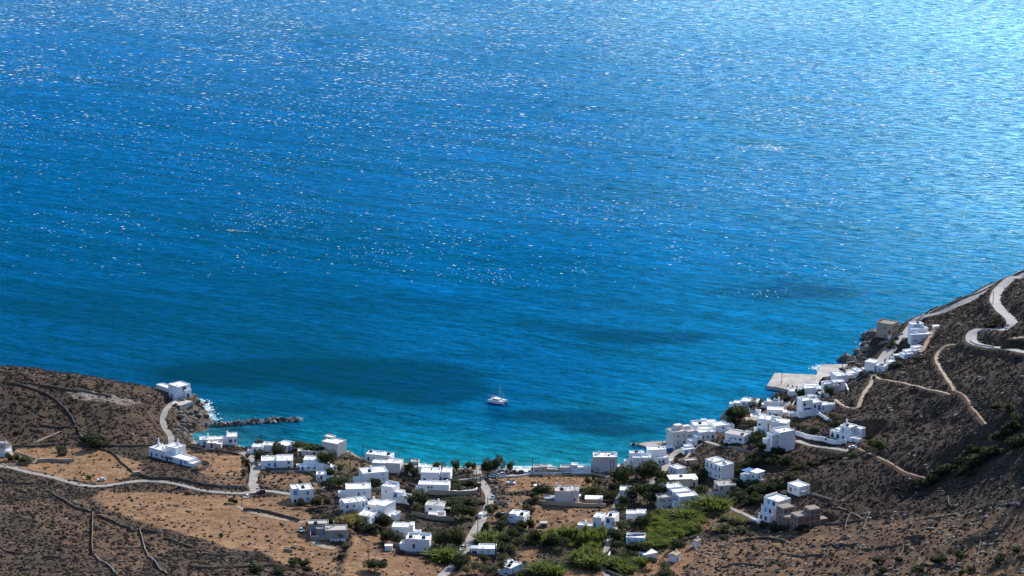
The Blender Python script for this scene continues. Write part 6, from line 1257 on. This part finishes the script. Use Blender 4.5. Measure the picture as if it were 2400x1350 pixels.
for px, py, hh, where in POLES:
    p = G3(px, py); r = empty('utility_pole', p); tag(r, 'utility pole ' + where, 'pole', 'wooden utility poles in the village')
    b = MB(); b.tube((0, 0, -.6), (0, 0, hh), .21, .15, 7); b.build('post', WOODP, r)
    b = MB(); b.box(-.8, -.06, hh - .7, .8, .06, hh - .58); b.build('crossarm', WOODP, r)
    for xx in (-.7, 0, .7):
        b = MB(); b.cyl(xx, 0, hh - .58, hh - .4, .06, .05, 6); b.build('insulator', WHITE, r)
# ------------------------------------------------------------------ foliage
def leafmat(name, c, c2, sc_=.5):
    m = mat(name, c, .75, scale=sc_, col2=c2, spec=.2); nt = m.node_tree; b = nt.nodes['Principled BSDF']
    tl_ = nt.nodes.new('ShaderNodeBsdfTranslucent'); ms = nt.nodes.new('ShaderNodeMixShader'); ms.inputs[0].default_value = .42
    src = b.inputs['Base Color'].links[0].from_socket; g = nt.nodes.new('ShaderNodeMix'); g.data_type = 'RGBA'; g.blend_type = 'MULTIPLY'; g.inputs[0].default_value = 1; g.inputs[7].default_value = (1.05, 1.05, .6, 1)
    nt.links.new(src, g.inputs[6]); nt.links.new(g.outputs[2], tl_.inputs[0]); nt.links.new(b.outputs[0], ms.inputs[1]); nt.links.new(tl_.outputs[0], ms.inputs[2]); nt.links.new(ms.outputs[0], nt.nodes['Material Output'].inputs[0])
    return m
LEAF = {'dark': leafmat('dark_leaves', (.060, .075, .032), (.030, .042, .022)), 'olive': leafmat('olive_leaves', (.13, .14, .085), (.07, .08, .045)),
        'grey': leafmat('tamarisk_leaves', (.095, .10, .055), (.045, .05, .03)), 'green': leafmat('green_leaves', (.085, .105, .04), (.045, .06, .028)), 'reed': leafmat('reed_leaves', (.21, .24, .08), (.085, .115, .04), .3),
        'straw': leafmat('dry_reeds', (.30, .25, .13), (.16, .14, .07), .6)}
BARK = mat('bark', (.13, .10, .075), .95, noise=.4, scale=4)
def crown_mesh(kind, lm, seed):
    r = np.random.default_rng(seed); V = []; F = []
    if kind == 'cypress':
        n = 420; t = r.random(n); a = r.random(n) * 6.283; rad = .5 * np.sin(np.pi * np.clip(t * .93 + .05, 0, 1)) ** .7 * (.8 + .2 * r.random(n))
        C = np.stack([rad * np.cos(a), rad * np.sin(a), t], 1); sz = .16
    elif kind == 'clump':       # upright canes
        for k in range(260):
            a, q = r.random() * 6.283, r.random() ** .6 * .42; x, y = q * math.cos(a), q * math.sin(a); h = (.65 + .35 * r.random()) * (1 - .5 * q); lx, ly = r.normal(0, .09, 2) + np.array([x, y]) * .5; w = .022; b = r.random() * 3.14; ca, sa = math.cos(b) * w, math.sin(b) * w
            n = len(V); V += [(x - ca, y - sa, 0), (x + ca, y + sa, 0), (x + lx * .6 + ca * 1.6, y + ly * .6 + sa * 1.6, h * .75), (x + lx * .6 - ca * 1.6, y + ly * .6 - sa * 1.6, h * .75), (x + lx * 1.5, y + ly * 1.5, h)]; F += [(n, n + 1, n + 2, n + 3), (n + 3, n + 2, n + 4)]
        return mesh('canes', V, F, LEAF[lm])
    else:
        nl = {'broad': 9, 'round': 5, 'shrub': 5, 'olive': 8}[kind]; L = []
        for k in range(nl):
            a = r.random() * 6.283; q = (r.random() ** .5) * .30; L.append((q * math.cos(a), q * math.sin(a), {'broad': .5, 'round': .52, 'shrub': .35, 'olive': .55}[kind] + r.normal(0, .13), .17 + .12 * r.random()))
        L = np.array(L); n = {'broad': 1500, 'round': 1100, 'shrub': 700, 'olive': 900}[kind]
        li = r.integers(0, nl, n); d = r.normal(0, 1, (n, 3)); d /= np.linalg.norm(d, axis=1)[:, None]; rr = L[li, 3] * (.55 + .5 * r.random(n) ** .6)
        C = L[li, :3] + d * rr[:, None]; C[:, 2] = np.clip(C[:, 2], .02, 1.05); C[:, 2] += r.normal(0, .01, n); sz = {'broad': .075, 'round': .08, 'shrub': .10, 'olive': .07}[kind]
    for c in C:
        u = r.normal(0, 1, 3); u /= np.linalg.norm(u); v = np.cross(u, r.normal(0, 1, 3)); v /= np.linalg.norm(v); s = sz * (.5 + r.random()) * .5
        n = len(V); V += [tuple(c - u * s), tuple(c + v * s * .8), tuple(c + u * s), tuple(c - v * s * .8)]; F.append((n, n + 1, n + 2, n + 3))
    return mesh('crown', V, F, LEAF[lm])
def trunk_mesh(seed, nb=4):
    r = random.Random(seed); b = MB(); top = Vector((r.uniform(-.05, .05), r.uniform(-.05, .05), .38)); b.tube((0, 0, -.15), top, .045, .03, 7)
    for k in range(nb):
        a = 6.28 * k / nb + r.uniform(-.5, .5); q = Vector((.25 * math.cos(a), .25 * math.sin(a), r.uniform(.55, .75))); b.tube(top, q, .024, .01, 5)
    return b.me('trunk', BARK)
CR = {}
def crown(kind, lm, i):
    k = (kind, lm, i)
    if k not in CR: CR[k] = crown_mesh(kind, lm, hash((kind, lm)) % 1 + i * 31 + len(kind) * 7 + len(lm))
    return CR[k]
TR = [trunk_mesh(i) for i in range(4)]
# kind, leaf, px, py(base), width px, height px
TREES = """round grey 1025 1107 26 19|round grey 1070 1105 19 20|round grey 1096 1105 15 17|round grey 1111 1104 13 15|round dark 1142 1117 28 30|round grey 1155 1111 24 26|round grey 1168 1108 24 28|round grey 1197 1109 17 20
broad dark 1457 1145 44 48|round dark 1440 1160 26 22|broad dark 1500 1118 28 26|broad dark 1528 1127 44 44|broad dark 1552 1136 30 32|broad dark 1480 1170 34 30|broad dark 1512 1176 40 38|broad dark 1545 1172 42 40|broad green 1572 1160 26 34|round dark 1528 1184 30 22|round green 1645 1170 28 26|broad dark 1463 1185 26 22|broad dark 1430 1178 30 26
cypress dark 1391 1148 8 34|olive dark 1378 1145 14 24|olive green 1405 1140 20 16|olive olive 1380 1160 26 20|broad green 1392 1166 30 24|broad dark 1270 1166 42 26|round dark 1250 1172 20 14|shrub grey 1246 1180 28 17|shrub dark 1237 1202 30 18|broad dark 1225 1248 24 26|broad dark 1241 1240 20 24|olive dark 1218 1255 22 20
broad dark 960 1110 22 24|broad dark 972 1122 20 22|shrub dark 948 1132 16 15|shrub dark 914 1126 14 12|broad dark 880 1142 26 20|broad dark 955 1162 16 20|broad green 968 1172 14 18|broad dark 985 1190 34 36|broad dark 962 1185 20 24|olive grey 975 1208 24 26|broad dark 905 1240 30 32|broad dark 893 1236 24 26|olive dark 925 1278 34 30|broad dark 908 1270 26 26
broad dark 1045 1290 44 44|broad dark 1075 1288 34 44|broad green 1030 1280 26 30|clump reed 1040 1312 54 30|clump reed 1022 1308 30 22|broad dark 1078 1330 38 26|broad dark 1012 1198 0 0|broad dark 1065 1198 40 26|broad dark 1085 1215 44 30|broad green 1108 1215 26 24|shrub dark 1105 1180 40 14|shrub dark 1085 1180 40 14|shrub dark 1048 1182 26 14
shrub grey 1120 1140 18 10|shrub green 1063 1140 30 14|shrub grey 1100 1135 30 13|shrub green 1153 1205 16 22|shrub dark 1146 1194 18 12|shrub dark 1162 1195 16 12|shrub grey 1128 1182 16 9|shrub green 1135 1250 24 26|clump reed 1145 1270 46 22|clump reed 1170 1266 32 18|shrub grey 1180 1225 30 18|shrub dark 1175 1238 36 18|broad dark 1170 1222 14 20
olive olive 1112 1345 30 26|olive olive 1094 1350 24 22|olive olive 1135 1338 20 18|olive olive 1148 1350 34 26|olive grey 1188 1300 30 24|olive grey 1215 1290 30 28|broad dark 1185 1275 30 20|broad dark 1200 1262 26 22|olive olive 1180 1325 28 24|broad dark 1172 1300 16 20|olive grey 1176 1343 24 26|broad green 1135 1320 22 18|broad dark 1090 1325 26 22|shrub green 1225 1350 28 14
clump reed 1268 1344 44 28|clump reed 1298 1350 38 30|clump reed 1262 1272 40 26|broad dark 1256 1275 30 30|clump green 1290 1262 24 18|broad dark 1300 1280 34 26|olive dark 1320 1285 34 24|clump reed 1385 1330 46 34|clump reed 1360 1318 34 26|clump reed 1405 1322 30 30|olive dark 1395 1340 28 20
olive olive 1455 1250 34 28|olive grey 1480 1246 34 26|broad dark 1505 1246 34 36|olive dark 1520 1228 18 26|broad dark 1440 1268 30 26|broad green 1450 1262 20 14|broad dark 1445 1290 30 22|broad dark 1485 1300 36 26|broad dark 1510 1302 34 26|clump green 1468 1310 26 18|clump reed 1446 1330 40 26|clump reed 1470 1340 34 18|shrub dark 1475 1320 24 16|clump reed 1500 1325 26 22|broad dark 1592 1290 34 24|olive dark 1578 1298 20 18|olive dark 1528 1330 26 22|olive olive 1555 1340 26 22|broad green 1562 1352 38 18
clump reed 1455 1192 20 12|clump reed 1640 1196 50 28|clump reed 1670 1194 56 30|clump reed 1690 1190 34 24|clump reed 1610 1216 44 26|clump straw 1585 1210 26 18|broad dark 1640 1126 0 0|broad dark 1700 1150 24 18
round dark 1710 978 16 14|broad dark 1735 985 40 30|broad dark 1722 975 26 22|broad dark 1765 965 34 24|broad dark 1775 955 26 20|round dark 1712 996 18 14|broad dark 1835 946 44 22|broad dark 1818 948 26 18|round dark 1878 932 20 15|round dark 1943 930 18 18|round dark 1925 934 14 10|olive grey 1755 1000 22 14|broad dark 1770 1045 34 26|broad dark 1785 1038 34 24|broad dark 1790 1055 22 16|shrub green 1780 1052 20 14|shrub dark 1702 1048 16 12|shrub dark 1715 1048 14 10
shrub grey 1870 1006 28 14|shrub grey 1890 1010 24 16|shrub olive 1905 1015 34 18|shrub green 1918 1010 26 16|broad dark 1955 1008 26 22|shrub olive 1925 1002 20 12|shrub grey 1880 1020 18 10|shrub grey 1955 985 26 14|shrub dark 1940 1032 12 8|shrub dark 1958 1037 14 9
shrub green 2060 1052 28 24|shrub green 2045 1048 22 20|shrub olive 2072 1024 18 12|shrub grey 2335 962 30 20|shrub green 2370 965 30 20|shrub green 2040 1030 14 12|shrub olive 1995 1072 26 16
clump straw 824 1210 20 20|clump straw 838 1224 34 24|shrub dark 846 1238 40 22|shrub dark 866 1246 40 20|shrub green 882 1252 24 14|shrub dark 810 1205 18 12|broad dark 767 1230 30 22|shrub green 752 1238 30 18|shrub green 735 1222 20 14|broad dark 800 1262 20 14|clump straw 810 1235 30 30|shrub green 782 1228 26 14
broad dark 742 1192 24 24|broad dark 706 1190 20 18|broad dark 766 1188 14 20|olive dark 775 1100 30 36|broad grey 757 1095 26 32|olive grey 795 1115 22 26|broad grey 652 1070 32 28|olive grey 607 1048 20 18|round dark 635 1046 22 12|broad green 700 1054 36 16|broad green 722 1056 40 18|broad green 745 1060 36 16|broad dark 612 1082 26 26|broad dark 775 1120 20 22|broad dark 797 1140 36 20|broad dark 770 1144 30 18|olive grey 700 1088 26 12|shrub dark 785 1130 24 14
shrub green 578 1092 12 20|shrub green 573 1120 12 22|shrub green 570 1085 14 10|shrub dark 580 1072 14 8|shrub dark 228 1048 50 30|shrub dark 208 1036 30 18|shrub dark 240 1044 30 18|shrub dark 181 1014 13 10|shrub dark 169 942 11 10|shrub dark 166 960 8 6|shrub dark 40 1018 14 9|shrub dark 22 1080 20 18|shrub dark 40 1080 18 16|shrub olive 65 1085 40 16|shrub dark 145 1058 24 12|shrub grey 150 1066 30 10|shrub dark 30 1056 14 8|shrub dark 165 1080 14 8|shrub green 210 1123 14 9
broad dark 720 1345 20 16|shrub dark 600 1342 34 20|shrub dark 655 1345 30 18|shrub dark 690 1326 36 22|broad dark 878 1340 46 26|shrub dark 715 1330 26 20|shrub dark 800 1310 20 14|broad dark 810 1290 14 12|shrub dark 440 1160 14 8|shrub dark 545 1180 20 14|shrub green 520 1260 12 12|shrub dark 2070 1342 24 16|shrub green 2105 1322 22 22|shrub grey 2060 1320 36 18|shrub green 2250 1312 26 22|shrub grey 2200 1322 40 24|shrub green 2252 1345 20 14|shrub dark 2380 1295 30 16|shrub dark 2340 1318 36 20|shrub dark 2150 1345 30 20|shrub dark 2275 1345 26 18"""
RAV = []
def along(pts, n, w0, h0, kinds, seed, jit=8):
    r = random.Random(seed); Q = catmull(np.array(pts, float), 1.0)
    for k in range(n):
        c = Q[int(r.random() * (len(Q) - 1))]; s = r.uniform(.7, 1.35); kd, lf = r.choice(kinds); RAV.append((kd, lf, c[0] + r.gauss(0, jit), c[1] + r.gauss(0, jit * .5), w0 * s, h0 * s))
SH = [('shrub', 'dark'), ('shrub', 'grey'), ('shrub', 'dark'), ('shrub', 'grey')]
along([(2150, 1148), (2180, 1128), (2230, 1100), (2290, 1062), (2340, 1030), (2400, 985)], 34, 24, 17, SH, 1, 6)
along([(2250, 1115), (2300, 1085), (2350, 1060), (2400, 1040)], 26, 26, 19, SH, 2, 9)
along([(1700, 1115), (1760, 1095), (1800, 1085), (1850, 1095), (1880, 1110)], 24, 22, 15, SH, 3, 12)
along([(1745, 1155), (1790, 1150), (1830, 1140), (1850, 1130)], 34, 22, 16, SH, 4, 8)
along([(1720, 1140), (1730, 1165), (1770, 1180), (1800, 1170)], 30, 22, 16, SH, 5, 9)
along([(1755, 1082), (1800, 1075), (1840, 1060)], 16, 20, 14, SH, 6, 7)
along([(1775, 1225), (1790, 1235), (1825, 1245), (1890, 1244)], 14, 20, 12, SH, 7, 5)
along([(1860, 1105), (1905, 1095), (1960, 1070)], 16, 16, 11, SH, 8, 8)
along([(2320, 735), (2340, 745), (2330, 760), (2310, 770)], 12, 15, 9, SH, 9, 6)
along([(1640, 1100), (1650, 1120), (1610, 1125)], 12, 18, 14, SH, 10, 8)
along([(2100, 780), (2110, 790), (2085, 820), (2075, 832)], 10, 12, 9, SH, 11, 5)
along([(2120, 845), (2090, 862), (2150, 842)], 8, 16, 9, SH, 12, 5)
along([(1040, 1130), (1100, 1140), (1050, 1145)], 8, 18, 9, SH, 13, 6)
along([(1640, 1200), (1700, 1215), (1750, 1230), (1690, 1250)], 26, 22, 10, [('shrub', 'grey'), ('shrub', 'olive'), ('clump', 'straw')], 14, 16)
LAND_MARKS = [(h['px'], h['py'], h['short']) for h in HS] + [(1168, 940, 'anchored catamaran'), (2330, 700, 'hairpin road'), (1860, 890, 'quay'), (250, 935, 'pale rock outcrop'), (217, 1240, 'straight dark slope wall'), (2230, 1150, 'hillside ravine'), (2120, 1300, 'lower right terraces'), (2300, 1060, 'upper ravine'), (650, 1330, 'bottom left terrace wall'), (60, 1070, 'chapel yard wall'), (1350, 1290, 'central reed bed'), (1580, 1240, 'square reed field'), (1130, 1190, 'beach lane')]
tl = []
for t in TREES.replace('\n', '|').split('|'):
    if not t.strip(): continue
    a = t.split(); kd, lf, px, py, w, h = a[0], a[1], *map(float, a[2:])
    if w < 1: continue
    tl.append((kd, lf, px, py, w, h))
tl += RAV
LOOK = {'dark': 'dark green', 'grey': 'grey green', 'olive': 'silvery olive', 'green': 'fresh green', 'reed': 'yellow green', 'straw': 'straw coloured'}
KIND = {'broad': ('tree', 'broadleaf_tree', 'spreading tree'), 'round': ('tree', 'tamarisk_tree', 'round bushy tree'), 'olive': ('tree', 'olive_tree', 'open small tree'), 'cypress': ('tree', 'cypress_tree', 'narrow cypress'), 'shrub': ('shrub', 'shrub', 'shrub'), 'clump': ('reeds', 'reed_clump', 'clump of tall canes')}
GR = {'tree': 'trees among the village houses', 'shrub': 'shrubs on slopes and in gullies', 'reeds': 'clumps of tall canes'}
tr = random.Random(17); done = []
for ti, (kd, lf, px, py, w, h) in enumerate(tl):
    p = G3(px, py)
    if p[2] < .3: p = G3(px, py + 3)
    D = math.hypot(p[1], CAMH - p[2]); s = FPX / D; wm_ = w / s; hm = h / (s * .95)
    if kd == 'round': wm_ *= 1.15; hm *= 1.18
    catn, nm, desc = KIND[kd]
    root = empty(nm, p, tr.uniform(0, 6.28)); root.scale = (1, 1, 1)
    c = mobj('canes' if kd == 'clump' else 'crown', crown(kd, lf, tr.randrange(3)), root); c.scale = (wm_ * 1.38, wm_ * 1.38 * tr.uniform(.85, 1.05), hm * (1.25 if kd not in ('clump', 'cypress') else 1.05)); c.location = (0, 0, -.1)
    if kd not in ('shrub', 'clump', 'cypress'):
        t_ = mobj('trunk', TR[ti % 4], root); t_.scale = (wm_ * .8, wm_ * .8, hm)
    size = 'large' if w >= 32 else ('small' if w < 20 else 'mid-sized')
    # place in words: relative to the nearest named thing
    q = sorted(LAND_MARKS, key=lambda m: math.hypot(m[0] + 8 - px, (m[1] - 6 - py) * 1.6))[0]
    dx, dy = px - q[0] - 12, py - q[1]
    rel = 'in front of' if dy > 8 and dy > abs(dx) * .5 else ('behind' if dy < -8 and -dy > abs(dx) * .5 else ('right of' if dx > 0 else 'left of'))
    done.append([root, size, lf, desc, rel, q[2], catn, px, py])
from collections import defaultdict
bk = defaultdict(list)
for d in done: bk[(d[1], d[2], d[3], d[4], d[5])].append(d)
ORD = ['', 'first', 'second', 'third', 'fourth', 'fifth', 'sixth', 'seventh', 'eighth', 'ninth', 'tenth', 'eleventh', 'twelfth', 'thirteenth', 'fourteenth', 'fifteenth', 'sixteenth', 'seventeenth', 'eighteenth', 'nineteenth', 'twentieth']
for k, L in bk.items():
    L.sort(key=lambda d: d[7])
    for i, d in enumerate(L):
        base = f"{k[0]} {LOOK[k[1]]} {k[2]} {k[3]} the {k[4]}".replace('clump of tall canes', 'cane clump')
        if len(L) == 2: base = ('left one of two: ' if i == 0 else 'right one of two: ') + base
        elif len(L) > 2: base = f"{ORD[min(i + 1, 20)]} from the left: " + base
        tag(d[0], base, d[6], GR[d[6]])

# reed beds, nobody could count the canes
def reed_bed(name, polys, n, hm, label, lm, seed):
    w = np.zeros_like(X)
    for p in polys: w = np.maximum(w, poly_w(p, 2.5))
    x0, x1 = X[w > .3].min(), X[w > .3].max(); y0, y1 = Y[w > .3].min(), Y[w > .3].max()
    xs, ys, zs, _, _ = sample(n, lambda i, j: w[j, i] * (1 - CLEAR[j, i]), seed, x0, x1, y0, y1)
    r = np.random.default_rng(seed); V = []; F = []
    hh = hm * ((.65 + .5 * smooth(.25, .7, fbm(xs / 3.2, ys / 3.2, seed, 3))) if seed == 21 else (.15 + 1.3 * smooth(.25, .7, fbm(xs / 3.2, ys / 3.2, seed, 3)))) * (.8 + .4 * r.random(len(xs)))
    for x, y, z, h in zip(xs, ys, zs, hh):
        b = r.random() * 3.14; w_ = .16; ca, sa = math.cos(b) * w_, math.sin(b) * w_; lx, ly = r.normal(0, .35, 2); k = len(V)
        V += [(x - ca * .4, y - sa * .4, z), (x + ca * .4, y + sa * .4, z), (x + lx * .5 + ca, y + ly * .5 + sa, z + h * .7), (x + lx * .5 - ca, y + ly * .5 - sa, z + h * .7), (x + lx * 1.6, y + ly * 1.6, z + h * .95)]; F += [(k, k + 1, k + 2, k + 3), (k + 3, k + 2, k + 4)]
    tag(mobj(name, mesh(name, V, F, LEAF[lm])), kind='stuff', label=label)
reed_bed('reed_field', [[(1525, 1205), (1570, 1196), (1640, 1212), (1648, 1240), (1600, 1262), (1560, 1285), (1512, 1285), (1515, 1240)]], 30000, 2.6, 'bright green reed field under the cream house', 'reed', 21)
reed_bed('reed_bed', [[(1285, 1262), (1330, 1252), (1390, 1250), (1425, 1248), (1428, 1270), (1400, 1282), (1350, 1280), (1290, 1275)], [(1345, 1312), (1380, 1298), (1418, 1292), (1412, 1318), (1370, 1328)]], 22000, 4.2, 'tall yellow green reed bed in the middle of the valley floor', 'reed', 22)

# scrub: low cushion bushes over all the dry land (geometry nodes, uncountable)
def bush_nodes(name, material, sub=1):
    ng = bpy.data.node_groups.new(name, 'GeometryNodeTree')
    ng.interface.new_socket('Geometry', in_out='INPUT', socket_type='NodeSocketGeometry'); ng.interface.new_socket('Geometry', in_out='OUTPUT', socket_type='NodeSocketGeometry')
    N = ng.nodes; Lk = ng.links; gi = N.new('NodeGroupInput'); go = N.new('NodeGroupOutput')
    ico = N.new('GeometryNodeMeshIcoSphere'); ico.inputs['Radius'].default_value = .5; ico.inputs['Subdivisions'].default_value = sub + 1
    sp2 = N.new('GeometryNodeSetPosition'); nz = N.new('ShaderNodeTexNoise'); nz.inputs['Scale'].default_value = 3.2; nz.inputs['Detail'].default_value = 2
    sb = N.new('ShaderNodeVectorMath'); sb.operation = 'SUBTRACT'; sb.inputs[1].default_value = (.5, .5, .5); ml = N.new('ShaderNodeVectorMath'); ml.operation = 'SCALE'; ml.inputs['Scale'].default_value = .9
    Lk.new(nz.outputs['Color'], sb.inputs[0]); Lk.new(sb.outputs[0], ml.inputs[0]); Lk.new(ico.outputs['Mesh'], sp2.inputs['Geometry']); Lk.new(ml.outputs[0], sp2.inputs['Offset'])
    sm = N.new('GeometryNodeSetMaterial'); sm.inputs['Material'].default_value = material; Lk.new(sp2.outputs[0], sm.inputs[0])
    ip = N.new('GeometryNodeInstanceOnPoints'); Lk.new(gi.outputs[0], ip.inputs['Points']); Lk.new(sm.outputs[0], ip.inputs['Instance'])
    a1 = N.new('GeometryNodeInputNamedAttribute'); a1.data_type = 'FLOAT_VECTOR'; a1.inputs['Name'].default_value = 'bscale'
    a2 = N.new('GeometryNodeInputNamedAttribute'); a2.data_type = 'FLOAT_VECTOR'; a2.inputs['Name'].default_value = 'brot'
    Lk.new(a1.outputs[0], ip.inputs['Scale']); Lk.new(a2.outputs[0], ip.inputs['Rotation']); Lk.new(ip.outputs[0], go.inputs[0])
    return ng
def scrubmat(name, c, c2, sc_=.35):
    return mat(name, c, .95, scale=sc_, col2=c2, spec=.05, bump=.2, bscale=6)
def scrub(name, label, wf, n, smin, smax, m_, seed, flat=.6):
    xs, ys, zs, i, j = sample(n, wf, seed); r = np.random.default_rng(seed + 1); k = len(xs)
    me = bpy.data.meshes.new(name); me.vertices.add(k)
    s = (smin + (smax - smin) * r.random(k) ** 2.2) * np.where(r.random(k) < .03, 1.6, 1)
    me.vertices.foreach_set('co', np.stack([xs, ys, zs + s * .08], 1).astype(np.float32).ravel())
    a = me.attributes.new('bscale', 'FLOAT_VECTOR', 'POINT'); a.data.foreach_set('vector', np.stack([s * r.uniform(.8, 1.3, k), s * r.uniform(.8, 1.3, k), s * r.uniform(.45, .8, k) * flat / .6], 1).astype(np.float32).ravel())
    a = me.attributes.new('brot', 'FLOAT_VECTOR', 'POINT'); a.data.foreach_set('vector', np.stack([r.uniform(-.3, .3, k), r.uniform(-.3, .3, k), r.uniform(0, 6.28, k)], 1).astype(np.float32).ravel())
    o = mobj(name, me); md = o.modifiers.new('bushes', 'NODES'); md.node_group = bush_nodes(name, m_)
    print(name, k)
    return tag(o, label, kind='stuff')
free = LANDM * (1 - CLEAR) * (dcoast > 3) * (1 - np.minimum(beach, 1))
clump_ = smooth(.30, .60, fbm(X / 4, Y / 4, 71, 4)) * (.35 + .65 * smooth(.36, .56, fbm(X / 16, Y / 10, 75, 4))); clump2 = smooth(.44, .62, fbm(X / 9, Y / 9, 73, 4))
dense = np.clip(1 - DRY * 1.15, .07, 1) * (1 - .9 * ROCKP) * (1 - .55 * rocky)
scrub('brown_scrub', 'low grey brown cushion scrub covering the dry slopes', lambda i, j: free[j, i] * dense[j, i] * (.25 + .75 * clump_[j, i]) * .95, 360000, .4, 1.5, scrubmat('brown_scrub', (.074, .054, .042), (.036, .029, .026)), 81)
scrub('green_scrub', 'dull green bushes mixed into the scrub', lambda i, j: free[j, i] * np.clip(dense[j, i] * .22 + GRN[j, i] * .55, 0, 1) * clump2[j, i], 120000, .5, 2.1, scrubmat('green_scrub', (.085, .085, .042), (.04, .045, .028)), 83)
scrub('dry_grass_tufts', 'straw coloured tufts over the fallow fields', lambda i, j: free[j, i] * np.clip(DRY[j, i] * .6 + .1, 0, 1) * clump_[j, i] * .5, 150000, .3, 1.0, scrubmat('dry_tufts', (.33, .22, .125), (.20, .13, .075)), 85, .45)
scrub('purple_scrub', 'dark bushes dotted over the orange fields', lambda i, j: free[j, i] * np.clip(DRY[j, i], 0, 1) * clump2[j, i] * .22, 120000, .5, 1.9, scrubmat('field_bushes', (.10, .085, .065), (.05, .045, .035)), 87)
